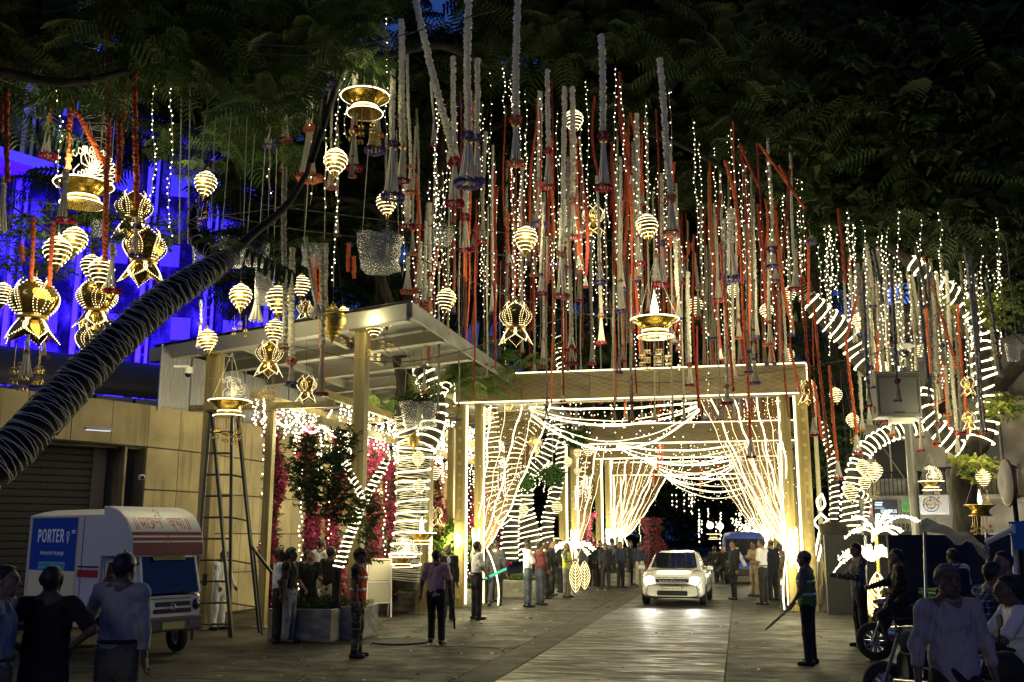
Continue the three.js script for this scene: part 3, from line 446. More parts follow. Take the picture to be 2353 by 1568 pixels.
// a crown: sprays scattered through lumpy blobs, thinned by a coarse noise so that gaps stay open
const GAPS = [[868, 62, 34], [700, 130, 16], [985, 42, 20], [1262, 600, 20], [1335, 690, 24], [958, 600, 26], [1500, 730, 16], [1025, 330, 14], [940, 640, 22], [1475, 860, 24], [1230, 520, 14], [1410, 330, 8], [640, 300, 14], [1580, 290, 10], [1290, 620, 14]], gv = V();
function inGap(p, size) { gv.copy(p).sub(camera.position); const f = gv.y * SP - gv.z * CP, u = gv.x / f * FOCAL + 1176.5, w = 784 - (gv.y * CP + gv.z * SP) / f * FOCAL; return GAPS.some(([x, y, r]) => Math.hypot((u - x) * 0.8, w - y) < r * (0.6 + 0.8 * fbm(u * 0.06, w * 0.06, 512, 512, 2)) + 0.2 * size * FOCAL / f); }
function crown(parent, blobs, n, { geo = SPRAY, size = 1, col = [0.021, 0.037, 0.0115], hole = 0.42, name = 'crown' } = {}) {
  const gs = Array.isArray(geo) ? geo : [geo], vol = blobs.map((b) => b[1] * b[2] * b[3]), tot = vol.reduce((a, b) => a + b, 0), lists = gs.map(() => []);
  const q = new THREE.Quaternion(), eu = new THREE.Euler();
  blobs.forEach(([c, rx, ry, rz], bi) => { const m = Math.round(n * vol[bi] / tot); for (let i = 0; i < m; i++) {
    let x, y, z; do { x = rr(-1, 1); y = rr(-1, 1); z = rr(-1, 1); } while (x * x + y * y + z * z > 1 || x * x + y * y + z * z < 0.08);
    const p = V(c.x + x * rx, c.y + y * ry, c.z + z * rz), f = fbm(p.x * 0.55 + 40, (p.y + p.z * 0.7) * 0.55 + 40, 512, 512, 3); if (f < hole * 0.9 + 0.06 * rnd()) continue; if (p.z < -14 && p.z > -56 && n > 1000 && inGap(p, size)) continue;
    eu.set(rr(-0.9, 0.5), rr(0, 6.28), rr(-0.6, 0.6), 'YXZ'); q.setFromEuler(eu); const s = size * rr(0.7, 1.3), k = rr(0.6, 1.35);
    lists[Math.floor(rnd() * gs.length)].push([new THREE.Matrix4().compose(p, q, V(s, s, s)), lin(col[0] * k * rr(0.85, 1.25), col[1] * k, col[2] * k)]);
  } });
  gs.forEach((g, i) => { if (!lists[i].length) return; const im = shadows(new THREE.InstancedMesh(g, leafM, lists[i].length)); lists[i].forEach(([m, c], k) => { im.setMatrixAt(k, m); im.setColorAt(k, c); }); im.name = name; parent.add(im); stuff(im); });
}
const px = (list, D) => list.map((p) => at(p[0], p[1], p[2] ?? D));
const wrapMat = M.led;
// a wound limb: bark plus a lit strip coiled round it
function wound(g, pts, radii, o = {}) {
  const L = curve(pts).getLength(); part(o.name ?? 'limb', limb(pts, radii, o.seg ?? 22, o.rs ?? 10), o.bark ?? M.bark, g);
  if (o.lit) for (const [a, b] of o.lit) { const c = coil(pts, radii, a, b, o.pitch ?? 0.2, o.r ?? 0.016, 1.08, 4, 0.09); part('light_wrap', c, o.m ?? M.strip, g); }
  if (o.cord) for (const [a, b] of o.cord) part('cord_wrap', coil(pts, radii, a, b, o.cpitch ?? 0.055, 0.0075, 1.08, 3, 0.55), M.cord, g);
}
{ // 1: big leaning tree at the kerb, its trunk wound with unlit cord
  seed(101);
  const g = thing('rain_tree', 'big leaning dark tree trunk wound with unlit pale cord before the stone wall', 'tree');
  const T = px([[-140, 1150, 12.2], [20, 1040, 12.8], [130, 925, 13.4], [255, 795, 14.1], [370, 695, 14.9], [475, 625, 15.6], [535, 585, 16.3]]), R = [0.28, 0.265, 0.26, 0.25, 0.24, 0.21, 0.13];
  wound(g, T, R, { name: 'trunk', cord: [[0, 0.98]], cpitch: 0.05, seg: 40, rs: 14, bark: M.barkDark });
  const B = (list, r0, r1, cord) => wound(g, px(list), [r0, (r0 + r1) / 2, r1], { bark: M.barkDark, cord: cord ? [[0, 0.95]] : null, cpitch: 0.09 });
  B([[525, 590, 16.3], [585, 535, 16.8], [655, 475, 17.3], [705, 400, 18]], 0.085, 0.05); B([[705, 400, 18], [735, 250, 19.5], [745, 60, 20.5], [735, -40, 21]], 0.05, 0.03);
  B([[500, 590, 16], [455, 560, 15.9], [442, 510, 15.9], [450, 470, 16]], 0.12, 0.05, true);
  B([[715, 370, 18], [800, 150, 19.5], [905, 125, 21], [1010, 105, 22.5], [1120, 150, 24]], 0.06, 0.09);
  B([[790, 160, 19.4], [700, 90, 19], [560, 60, 18], [420, 100, 17]], 0.13, 0.06);
  B([[225, 430, 21], [215, 300, 21], [200, 150, 20.5], [210, -60, 20]], 0.26, 0.2, true);
  B([[205, 160, 20.5], [100, 60, 19], [-40, 20, 18]], 0.13, 0.07);
  B([[330, 150, 17], [480, 130, 17.5], [640, 110, 18]], 0.06, 0.04); B([[-20, 160, 14], [160, 190, 15], [340, 150, 17]], 0.08, 0.05);
  const bl = (p, D, rx, ry, rz) => [at(p[0], p[1], D), rx, ry, rz];
  crown(g, [bl([60, 40], 15, 2.2, 1.3, 3), bl([230, 60], 16, 2.0, 1.1, 3), bl([480, 40], 17, 2.4, 1.0, 3), bl([760, 10], 18, 2.2, 0.9, 3), bl([640, 260], 18, 0.8, 0.75, 1.2), bl([120, 190], 16, 1.3, 0.6, 1.6), bl([610, 230], 21, 1.5, 1.6, 2), bl([320, 180], 18, 1.6, 0.7, 2), bl([450, 330], 22, 1.2, 0.6, 1)], 3000, { hole: 0.49, size: 1.0, col: [0.045, 0.08, 0.022] });
  crown(g, [bl([250, 20], 22, 4, 1.4, 3), bl([560, 130], 24, 3, 1.8, 3), bl([900, 0], 24, 3.4, 1.2, 3), bl([535, 585], 15.3, 0.55, 0.5, 0.4), bl([600, 520], 15.9, 0.6, 0.5, 0.4), bl([660, 440], 16.6, 0.5, 0.5, 0.4), bl([500, 170], 26, 2.4, 1.4, 3), bl([330, 330], 26, 0.9, 0.8, 1), bl([640, 400], 26, 1.6, 2.4, 2), bl([560, 610], 24, 1.2, 1, 1), bl([130, 420], 25, 1.2, 0.6, 1)], 3400, { hole: 0.5, size: 1.3, col: [0.021, 0.037, 0.0115] });
}
{ // crowns that arch over the camera from the same row
  seed(110); const g = thing('overhanging_tree', 'tree whose crown arches over the viewer beside the kerb', 'tree'); part('trunk', limb([V(-9, 0, -5), V(-8.5, 4, -4), V(-6, 8, -2)], [0.5, 0.4, 0.3], 12, 10), M.barkDark, g);
  crown(g, [[V(-5, 11, -3), 7, 1.8, 7], [V(3, 12, -1), 7, 1.8, 7], [V(8, 11.5, -7), 5, 1.8, 5], [V(-1, 12, 8), 9, 1.8, 6]], 5200, { hole: 0.3, size: 2.1, col: [0.021, 0.037, 0.0115] });
}
{ // 2: wrapped tree beside the court
  seed(102);
  const g = thing('rain_tree', 'forked tree on the court kerb, trunk wrapped in bright light strip above a round planter', 'tree');
  const T = px([[922, 1352], [932, 1270], [945, 1180], [948, 1090], [955, 1020]], 26.4);
  wound(g, T, [0.44, 0.36, 0.36, 0.4, 0.44], { name: 'trunk', lit: [[0.12, 1]], cord: [[0.05, 1]], cpitch: 0.035, pitch: 0.27, r: 0.022 });
  wound(g, px([[945, 1040, 26.4], [933, 985, 26.3], [925, 930, 26.2], [930, 870, 26], [905, 760, 26], [860, 600, 26]]), [0.26, 0.24, 0.22, 0.2, 0.15], { lit: [[0, 0.13]], cord: [[0, 0.2]], pitch: 0.24, r: 0.024 });
  wound(g, px([[968, 1040, 26.4], [992, 985, 26.6], [1000, 925, 26.7], [975, 860, 26.8], [955, 810, 26.9], [935, 700, 27], [960, 560, 27], [1010, 380, 27.5], [1000, 200, 28]]), [0.3, 0.28, 0.24, 0.2, 0.2, 0.19, 0.17, 0.14, 0.1], { lit: [[0, 0.27]], pitch: 0.24, r: 0.027, seg: 44 });
  wound(g, px([[1000, 925, 26.7], [1030, 880, 27], [1060, 840, 27.4]]), [0.12, 0.1, 0.06], { lit: [[0, 0.5]], pitch: 0.18 });
  wound(g, px([[1010, 380, 27.5], [1120, 300, 28.5], [1260, 260, 30], [1420, 330, 31]]), [0.15, 0.11, 0.07], { bark: M.barkDark }); wound(g, px([[960, 560, 27], [840, 470, 26], [700, 455, 25]]), [0.13, 0.1, 0.06], { bark: M.barkDark });
  const bl = (p, D, rx, ry, rz) => [at(p[0], p[1], D), rx, ry, rz];
  crown(g, [bl([980, 60], 27, 3, 2.6, 4), bl([1180, 40], 26, 3.2, 2.2, 4), bl([840, 330], 29, 3, 2.6, 3), bl([1060, 350], 31, 3, 3, 3), bl([1240, 330], 32, 3.4, 2.4, 3), bl([800, 560], 28, 3, 2, 2), bl([1000, 640], 36, 3, 1.6, 2)], 8000, { hole: 0.45, size: 1.35, col: [0.021, 0.037, 0.0115] });
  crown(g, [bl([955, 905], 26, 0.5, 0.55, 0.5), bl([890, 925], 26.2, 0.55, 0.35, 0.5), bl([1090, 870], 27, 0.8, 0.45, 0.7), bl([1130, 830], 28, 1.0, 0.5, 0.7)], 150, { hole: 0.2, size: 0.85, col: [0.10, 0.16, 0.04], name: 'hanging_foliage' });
}
{ // 3: slender sapling lit in a Y
  seed(103); const g = thing('young_tree', 'slender sloping young tree wrapped in light strip, forking above the two waiting men', 'tree');
  wound(g, px([[776, 1308], [800, 1240], [822, 1185], [838, 1148], [862, 1105], [888, 1058]], 20.1), [0.085, 0.08, 0.075, 0.075, 0.06, 0.05], { name: 'trunk', lit: [[0, 1]], pitch: 0.1, r: 0.014 });
  wound(g, px([[836, 1150], [815, 1110], [800, 1080], [788, 1058]], 20.1), [0.06, 0.05, 0.04], { lit: [[0, 1]], pitch: 0.1, r: 0.014 });
  part('trunk_base', limb(px([[772, 1400], [773, 1350], [776, 1308]], 20.1), [0.1, 0.09, 0.085], 6, 8), M.bark, g);
  const bl = (p, D, rx, ry, rz) => [at(p[0], p[1], D), rx, ry, rz];
  crown(g, [bl([735, 1060], 19.7, 0.75, 0.8, 0.6), bl([770, 1010], 19.8, 0.5, 0.5, 0.5), bl([715, 1110], 19.6, 0.4, 0.5, 0.5), bl([780, 1150], 19.7, 0.3, 0.7, 0.4), bl([745, 1150], 19.6, 0.45, 0.35, 0.4)], 480, { geo: TWIG, size: 0.52, hole: 0.47, col: [0.045, 0.08, 0.022] });
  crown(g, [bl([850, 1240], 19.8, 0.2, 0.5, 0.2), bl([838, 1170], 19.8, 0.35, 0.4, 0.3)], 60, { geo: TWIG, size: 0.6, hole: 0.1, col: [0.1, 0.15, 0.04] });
}
{ // 4: cluster of wrapped trunks behind the first gate
  seed(104);
  const mk = (label, list, D, R, o) => { const g = thing('banyan_tree', label, 'tree', null, 0, 'wrapped trunks behind the first gate'); wound(g, px(list, D), R, { name: 'trunk', pitch: 0.2, r: 0.02, lit: [[0, 1]], seg: 28, ...o }); return g; };
  const a = mk('bright wrapped trunk bending in two, nearest the first gate post', [[1165, 1208], [1145, 1173], [1127, 1120], [1130, 1032], [1124, 938], [1110, 800], [1130, 640]], 35, [0.2, 0.22, 0.26, 0.25, 0.22, 0.2, 0.14], { lit: [[0, 0.52]], pitch: 0.17 });
  mk('pale wound trunk standing between two bright ones behind the header', [[1172, 1290], [1173, 1150], [1170, 1032], [1157, 924], [1165, 760], [1190, 600]], 38, [0.18, 0.17, 0.16, 0.15, 0.13, 0.1], { lit: [[0, 0.3]], cord: [[0.3, 0.7]], cpitch: 0.05 });
  const c = mk('wrapped trunk leaning away behind the second hanging fern', [[1168, 1290], [1175, 1195], [1183, 1130], [1183, 1056], [1197, 1015], [1225, 978], [1290, 900], [1280, 780], [1270, 740]], 37, [0.3, 0.28, 0.24, 0.22, 0.2, 0.18, 0.16, 0.14, 0.12], { lit: [[0, 0.62], [0.72, 0.95]], pitch: 0.19, seg: 36 });
  mk('thick bright wrapped trunk behind the man in the white shirt', [[1222, 1290], [1215, 1220], [1204, 1165], [1215, 1090], [1244, 1056], [1268, 1015], [1277, 965], [1259, 915]], 38.5, [0.42, 0.4, 0.34, 0.28, 0.24, 0.22, 0.2, 0.18], { pitch: 0.2, seg: 34 });
  mk('narrow wrapped trunk rising beside the third hanging fern', [[1262, 1290], [1258, 1200], [1285, 1100], [1288, 1000], [1283, 900]], 40, [0.24, 0.22, 0.16, 0.14, 0.1], { pitch: 0.2 });
  const d = mk('wrapped trunk low among the guards behind the second gate', [[1300, 1290], [1302, 1200], [1325, 1120], [1350, 1060]], 47, [0.2, 0.16, 0.12, 0.1], { pitch: 0.24 });
  const bl = (p, D, rx, ry, rz) => [at(p[0], p[1], D), rx, ry, rz];
  crown(c, [bl([1130, 600], 38, 3, 2.6, 3), bl([1300, 560], 40, 3.5, 3, 3), bl([1250, 780], 38, 2.2, 1.2, 2), bl([1470, 520], 42, 4, 3, 3), bl([1200, 330], 38, 4, 3, 3)], 6500, { hole: 0.4, size: 1.5, col: [0.021, 0.037, 0.0115] });
  crown(a, [bl([1180, 985], 35, 0.7, 0.8, 0.6), bl([1190, 960], 40, 1.6, 0.8, 1), bl([1240, 1085], 36, 0.3, 0.2, 0.3), bl([1330, 980], 41, 0.6, 0.9, 0.6)], 420, { geo: TWIG, size: 0.8, hole: 0.3, col: [0.021, 0.037, 0.0115], name: 'hanging_foliage' });
  crown(d, [bl([1480, 860], 50, 4, 3, 4), bl([1640, 700], 50, 5, 4, 4), bl([1700, 480], 48, 5, 3, 4)], 4200, { hole: 0.36, size: 2, col: [0.021, 0.037, 0.0115] });
}
{ // 5: trees of the pavement side
  seed(105);
  const bl = (p, D, rx, ry, rz) => [at(p[0], p[1], D), rx, ry, rz];
  const g = thing('banyan_tree', 'pavement tree whose lit wrapped trunk curves up behind the grey utility box', 'tree');
  wound(g, px([[1952, 1330], [1954, 1203], [1951, 1153], [1958, 1118], [1965, 1083], [1984, 1041], [2008, 1017], [2050, 995], [2110, 978], [2180, 930]], 28), [0.26, 0.25, 0.22, 0.2, 0.2, 0.2, 0.2, 0.19, 0.18, 0.14], { name: 'trunk', lit: [[0.18, 0.9]], pitch: 0.17, r: 0.022, seg: 40 });
  wound(g, px([[1965, 1100], [1975, 1130], [1995, 1150], [1990, 1190]], 28.4), [0.08, 0.07, 0.06], { lit: [[0, 1]], pitch: 0.14 });
  const g2 = thing('banyan_tree', 'dark pavement tree with a narrow lit limb beside the bamboo pole', 'tree');
  wound(g2, px([[1930, 1330], [1935, 1150], [1940, 980], [1925, 800], [1880, 640], [1840, 480], [1800, 300], [1740, 100]], 31), [0.32, 0.3, 0.28, 0.26, 0.24, 0.2, 0.16, 0.1], { name: 'trunk', bark: M.barkDark, seg: 36 });
  wound(g2, px([[1914, 1200], [1918, 1153], [1914, 1069], [1902, 1020], [1892, 970]], 29.5), [0.1, 0.11, 0.1, 0.09, 0.07], { lit: [[0, 1]], pitch: 0.16, r: 0.016 });
  wound(g2, px([[1835, 650], [1862, 692], [1905, 735], [1948, 775], [1975, 815], [2003, 850], [2050, 858], [2090, 870]], 27), [0.15, 0.24, 0.28, 0.3, 0.29, 0.27, 0.24, 0.18], { lit: [[0.12, 0.93]], cord: [[0, 0.15]], pitch: 0.24, r: 0.027, seg: 36 });
  wound(g2, px([[1880, 640, 31], [1700, 420, 29], [1560, 330, 28], [1450, 300, 27]]), [0.16, 0.11, 0.06], { bark: M.barkDark }); wound(g2, px([[1840, 480, 31], [1950, 350, 29], [2100, 250, 27]]), [0.16, 0.12, 0.07], { bark: M.barkDark });
  crown(g2, [bl([1560, 60], 27, 4, 2.6, 4), bl([1800, 120], 27, 3.6, 3, 4), bl([1680, 300], 32, 4, 2.6, 4), bl([1420, 60], 30, 4, 2.6, 4), bl([1480, 260], 33, 3.6, 2.6, 3), bl([1890, 380], 30, 3, 2.6, 3), bl([1690, 600], 40, 3.5, 2.4, 2), bl([1900, 850], 33, 1.8, 1.6, 1.2), bl([1830, 620], 33, 1.6, 1.4, 1.2)], 14500, { hole: 0.38, size: 1.45, col: [0.021, 0.037, 0.0115] });
  crown(g2, [bl([1905, 1010], 30.5, 1.0, 1.5, 0.7), bl([1940, 900], 31, 1.2, 1.2, 0.7)], 420, { geo: TWIG, size: 0.9, hole: 0.25, col: [0.021, 0.037, 0.0115], name: 'hanging_foliage' });
  const g3 = thing('banyan_tree', 'forked pavement tree with both limbs wrapped in light strip beside the convex mirror', 'tree');
  wound(g3, px([[2222, 1420], [2225, 1300], [2222, 1200], [2212, 1120], [2228, 1045]], 23.5), [0.36, 0.32, 0.3, 0.3, 0.3], { name: 'trunk', bark: M.bark });
  wound(g3, px([[2228, 1050], [2255, 1010], [2268, 955], [2278, 905], [2258, 840], [2252, 770], [2236, 722], [2190, 676], [2140, 640], [2040, 560]], 23.5), [0.24, 0.26, 0.22, 0.24, 0.17, 0.18, 0.18, 0.16, 0.14, 0.1], { lit: [[0.06, 0.9]], pitch: 0.22, r: 0.024, seg: 44 });
  wound(g3, px([[2222, 1045], [2195, 1025], [2160, 990], [2130, 945], [2128, 915], [2150, 860]], 23.5), [0.18, 0.2, 0.2, 0.16, 0.14, 0.1], { lit: [[0.05, 0.85]], pitch: 0.21, r: 0.024 });
  wound(g3, px([[2275, 905, 23.5], [2330, 850, 23], [2400, 780, 22]]), [0.2, 0.18, 0.14], { bark: M.barkDark });
  crown(g3, [bl([2100, 120], 22, 4, 3, 4), bl([2300, 250], 22, 3, 3.4, 4), bl([2000, 330], 25, 3, 2.4, 3), bl([2200, 420], 25, 3.4, 2.2, 2.5), bl([2080, 540], 27, 3, 1.4, 2), bl([2330, 560], 27, 1.5, 2.5, 2)], 11500, { geo: [TWIG, TWIGB, SPRAY[0]], hole: 0.34, size: 1.3, col: [0.021, 0.037, 0.0115] });
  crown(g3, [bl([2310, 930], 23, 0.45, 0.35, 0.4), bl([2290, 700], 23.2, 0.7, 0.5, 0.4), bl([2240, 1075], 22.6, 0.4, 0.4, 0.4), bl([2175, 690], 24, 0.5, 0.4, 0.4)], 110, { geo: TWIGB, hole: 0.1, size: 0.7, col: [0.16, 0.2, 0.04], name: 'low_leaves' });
  const dry = []; for (let i = 0; i < 70; i++) { const a = at(rr(2060, 2353), rr(20, 600), rr(19, 24)), b = a.clone().add(V(rr(0.3, 0.9), rr(-1.6, -0.6), rr(-0.3, 0.3))); dry.push(rod(a, b, 0.006, 3)); } stuff(part('twigs', mg(dry), M.bark, g3));
}
{ // 6: dark trees that close the view down the street
  seed(106);
  const bl = (s, t, y, rx, ry, rz) => { const p = S(s, t, y); return [p, rx, ry, rz]; };
  for (const [s, t, h, label] of [[-12, 78, 9, 'dark street tree beyond the farthest gate on the court side'], [7, 80, 9, 'dark street tree beyond the farthest gate on the pavement side'], [-9, 105, 10, 'distant dark tree with hanging light strings over the traffic'], [6, 110, 10, 'distant dark tree with a lit wrapped trunk'], [-1, 150, 11, 'farthest dark tree closing the end of the street']]) {
    const g = thing('street_tree', label, 'tree'); part('trunk', limb([S(s, t), S(s + 0.3, t, 3), S(s - 0.2, t, 6)], [0.45, 0.35, 0.25], 10, 8), M.barkDark, g);
    crown(g, [bl(s, t, h, 8, 5, 6), bl(s - 5, t + 4, h - 1, 5, 4, 5), bl(s + 5, t, h, 5, 4, 5)], 2600, { hole: 0.25, size: 2.4, col: [0.021, 0.037, 0.0115] });
  }
  const wood = thing('tree_belt', 'continuous dark belt of trees far behind the street', 'trees'); wood.userData.kind = 'stuff';
  crown(wood, [bl(-20, 190, 6, 30, 9, 10), bl(20, 190, 6, 30, 9, 10), bl(50, 120, 7, 20, 9, 10), bl(-34, 120, 7, 16, 9, 10)], 9000, { hole: 0.05, size: 4, col: [0.021, 0.037, 0.0115], name: 'far_foliage' });
  // lit limbs and strings far down the street
  const lt = thing('lit_tree', 'far small tree outlined in light strip at the end of the street', 'tree'), LP = (l) => px(l, 100);
  wound(lt, LP([[1712, 1265], [1710, 1235], [1705, 1215], [1680, 1195]]), [0.35, 0.3, 0.25, 0.12], { name: 'trunk', lit: [[0, 1]], pitch: 0.35, r: 0.05 }); wound(lt, LP([[1706, 1218], [1722, 1205], [1735, 1190]]), [0.2, 0.15, 0.1], { lit: [[0, 1]], pitch: 0.35, r: 0.05 });
}
// ---------------------------------------------------------------- hanging decorations
const petalCol = { purple: mat(0.13, 0.085, 0.3, 0.85), red: mat(0.36, 0.015, 0.05, 0.85), orange: mat(0.6, 0.2, 0.09, 0.85), pink: mat(0.5, 0.2, 0.16, 0.85) };
const creamM = mat(0.47, 0.445, 0.37, 0.9), beigeM = mat(0.27, 0.25, 0.19, 0.9), marigoldM = mat(0.45, 0.085, 0.025, 0.85), marigoldDark = mat(0.24, 0.024, 0.014, 0.85);
// a rope of flowers: a tube whose radius jumps from flower to flower
function ropeGeo(a, b, r, bow = 0, step = 0.035, jag = 0.42) {
  const L = a.distanceTo(b), n = Math.max(6, Math.min(320, Math.ceil(L / step))), rs = 7, pos = [], idx = [], d = b.clone().sub(a).normalize(), x = V(0.37, 0.1, 0.9).cross(d).normalize(), y = d.clone().cross(x), ph = rnd() * 9;
  for (let i = 0; i <= n; i++) { const t = i / n, c = a.clone().lerp(b, t); c.x += bow * Math.sin(t * PI) + 0.012 * Math.sin(t * L * 1.7 + ph); c.z += 0.5 * bow * Math.sin(t * PI); for (let q = 0; q < rs; q++) { const g = (q + (i & 1) * 0.5) / rs * 2 * PI, R = r * (1 + jag * (rnd() - 0.45) * (1 + (i & 1))); pos.push(c.x + x.x * Math.cos(g) * R + y.x * Math.sin(g) * R, c.y + x.y * Math.cos(g) * R + y.y * Math.sin(g) * R, c.z + x.z * Math.cos(g) * R + y.z * Math.sin(g) * R); } }
  for (let i = 0; i < n; i++) for (let q = 0; q < rs; q++) { const p = i * rs + q, s = i * rs + (q + 1) % rs; idx.push(p, s, p + rs, p + rs, s, s + rs); }
  const g = new THREE.BufferGeometry(); g.setAttribute("position", new THREE.Float32BufferAttribute(pos, 3)); g.setIndex(idx); return flat(g);
}
function flat(g) { const f = g.toNonIndexed(); f.computeVertexNormals(); return f; }
function petals(n, place) { const pos = []; for (let i = 0; i < n; i++) { const [c, out, s] = place(i), up = V(rr(-1, 1), rr(-1, 1), rr(-1, 1)).cross(out).normalize(), sd = up.clone().cross(out).normalize(), e = c.clone().addScaledVector(out, s), m = c.clone().addScaledVector(out, s * 0.55).addScaledVector(sd, s * 0.12); for (const p of [c, m.clone().addScaledVector(up, s * 0.42), e, c, e, m.clone().addScaledVector(up, -s * 0.42)]) pos.push(p.x, p.y, p.z); } const g = new THREE.BufferGeometry(); g.setAttribute('position', new THREE.Float32BufferAttribute(pos, 3)); g.computeVertexNormals(); return g; }
seed(201);
for (const k in petalCol) petalCol[k].side = THREE.DoubleSide;
const flowerBall = petals(130, () => { const d = V(rr(-1, 1), rr(-1, 1), rr(-1, 1)).normalize(); return [d.clone().multiplyScalar(0.45), d, 0.6]; });
const flowerSkirt = petals(150, (i) => { const a = i * 2.399, d = V(Math.cos(a), rr(-0.7, 0.35), Math.sin(a)).normalize(); return [V(Math.cos(a) * 0.62, rr(-0.12, 0.12), Math.sin(a) * 0.62), d, 0.42]; });
const tasselGeo = (() => { const l = []; for (let i = 0; i < 9; i++) { const a = i / 9 * 2 * PI, p = []; for (let j = 0; j <= 8; j++) { const t = j / 8, R = 0.1 + 0.36 * t ** 1.5; p.push(V(Math.cos(a) * R, -t, Math.sin(a) * R)); } l.push(flat(sweep(p, 0.075, 5))); } return mg(l); })();
const cupGeo = lathe([[0.2, 0.3], [0.62, 0.12], [0.5, -0.12], [0.3, -0.3]], 12);
// px column, rope from y0 to yb, then a flower ball, a tassel to y1 and a skirt of flowers
function garland(x, y0, yb, y1, D, { w = 16, ball = 'purple', skirt = 'purple', x0 = x, sw = 42, label, group, m = creamM, name = 'flower_garland', cup } = {}) {
  const a = at(x0, y0, D), b = at(x, yb, D), e = at(x, y1, D), s = D / FOCAL;
  const g = thing(name, label ?? 'cream flower garland with a tassel', 'garland', a, 0, group); const L = (p) => p.clone().sub(a);
  part('rope', ropeGeo(V(), L(b), w * s / 2), m, g);
  if (ball) { const o = part('flower_ball', flowerBall, petalCol[ball], g); o.position.copy(L(b)); o.scale.setScalar(w * s * 0.95); }
  if (cup) { const o = part('cup', cupGeo, M.brass, g); o.position.copy(L(b)).add(V(0, -w * s * 0.9, 0)); o.scale.setScalar(w * s * 1.1); }
  if (y1 > yb) { const h = b.y - e.y, t = part('tassel', tasselGeo, m, g); t.position.copy(L(b)); t.scale.set(sw * s * 0.8, h, sw * s * 0.8); }
  if (skirt) { const o = part('flower_skirt', flowerSkirt, petalCol[skirt], g); o.position.copy(L(e)); o.scale.setScalar(sw * s * 0.62); o.rotation.y = x; }
  return g;
}
function marigold(x0, y0, x1, y1, D, { w = 10, label, group, m = marigoldM, bow = 0, D1 = D, tassel } = {}) {
  const a = at(x0, y0, D), b = at(x1, y1, D1).sub(a), s = D / FOCAL, g = thing('marigold_garland', label ?? 'orange flower garland', 'garland', a, 0, group);
  part('rope', ropeGeo(V(), b, w * s / 2, bow, 0.04), m, g);
  if (tassel) { const t = part('tassel', tasselGeo, creamM, g); t.position.copy(b); t.scale.set(tassel * s * 0.5, tassel * s, tassel * s * 0.5); const o = part('flower_skirt', flowerSkirt, petalCol.red, g); o.position.copy(b).add(V(0, -tassel * s, 0)); o.scale.setScalar(tassel * s * 0.3); }
  return g;
}
function fairy(x0, y0, x1, y1, D, { label, group, gap = 0.13, m = M.bulb, r = 0.0125, spread = 0.035, wire = M.wireGrey } = {}) {
  const a = at(x0, y0, D), b = at(x1, y1, D).sub(a), g = thing('fairy_light_string', label ?? 'string of tiny warm lights', 'light string', a, 0, group), L = b.length(), pts = [], bl = [], ph = rnd() * 6;
  for (let i = 0; i <= 10; i++) pts.push(b.clone().multiplyScalar(i / 10).add(V(0.03 * Math.sin(i * 1.1 + ph), 0, 0.03 * Math.cos(i * 1.3 + ph))));
  part('wire', sweep(pts, 0.006, 3), wire, g);
  for (let d = 0.1; d < L; d += gap * rr(0.6, 1.5)) { const k = d / L * 10, i = Math.min(9, Math.floor(k)); bl.push(pts[i].clone().lerp(pts[i + 1], k - i).add(V(rr(-spread, spread), 0, rr(-spread, spread)))); }
  stuff(part('bulbs', bulbsAt(bl, r * Math.max(1, D / 30)), m, g)); return g;
}
// ---- striped lanterns
const lanternProfile = [[0.015, 1.0], [0.05, 0.985], [0.1, 0.94], [0.17, 0.9], [0.24, 0.84], [0.3, 0.76], [0.335, 0.67], [0.34, 0.6], [0.325, 0.52], [0.29, 0.44], [0.24, 0.36], [0.18, 0.28], [0.12, 0.2], [0.075, 0.13], [0.03, 0.05], [0.008, 0]];
const profileR = (y) => { for (let i = 0; i + 1 < lanternProfile.length; i++) { const [r0, y0] = lanternProfile[i], [r1, y1] = lanternProfile[i + 1]; if (y <= y0 && y >= y1) return r0 + (r1 - r0) * (y0 - y) / (y0 - y1); } return 0.05; };
const lanternBody = lathe(lanternProfile.slice().reverse(), 28), ringYs = [0.94, 0.855, 0.755, 0.645, 0.53, 0.42, 0.315, 0.215];
const ringGeos = ringYs.map((y) => torus(profileR(y) + 0.004, 0.0115, 0, y, 0, 28, 5)), capGeo = mg([ball(0.06, 0, 0.99, 0, 10), torus(0.035, 0.008, 0, 1.06, 0, 10, 4, 0)]);
const bellGeo = mg([0, 1, 2, 3].map((i) => cyl(0.028, 0.012, 0.05, 0.05 * Math.cos(i * 1.57), -0.05, 0.05 * Math.sin(i * 1.57), 6)).concat([cyl(0.075, 0.03, 0.02, 0, 0, 0, 8)]));
const chimeGeo = (n, R, len) => { const l = []; for (let i = 0; i < n; i++) { const a = i / n * 2 * PI + 0.4, x = R * Math.cos(a), z = R * Math.sin(a), d = len * (0.75 + 0.3 * ((i * 7) % 3) / 2); l.push(rod(V(x, 0, z), V(x, -d, z), 0.006, 4), bellGeo.clone().applyMatrix4(M4(x, -d, z)), bellGeo.clone().applyMatrix4(M4(x * 1.1, -d - 0.16, z))); } return mg(l); };
const chimeL = chimeGeo(3, 0.2, 0.45);
function lanternProto(lit) { const g = new THREE.Group(); part('body', lanternBody, lit ? M.gold : M.goldDark, g); part('finial', capGeo, M.gold, g); for (const r of ringGeos) part('light_ring', r, lit ? M.strip : M.brass, g); return g; }
const LP = [lanternProto(true), lanternProto(false)];
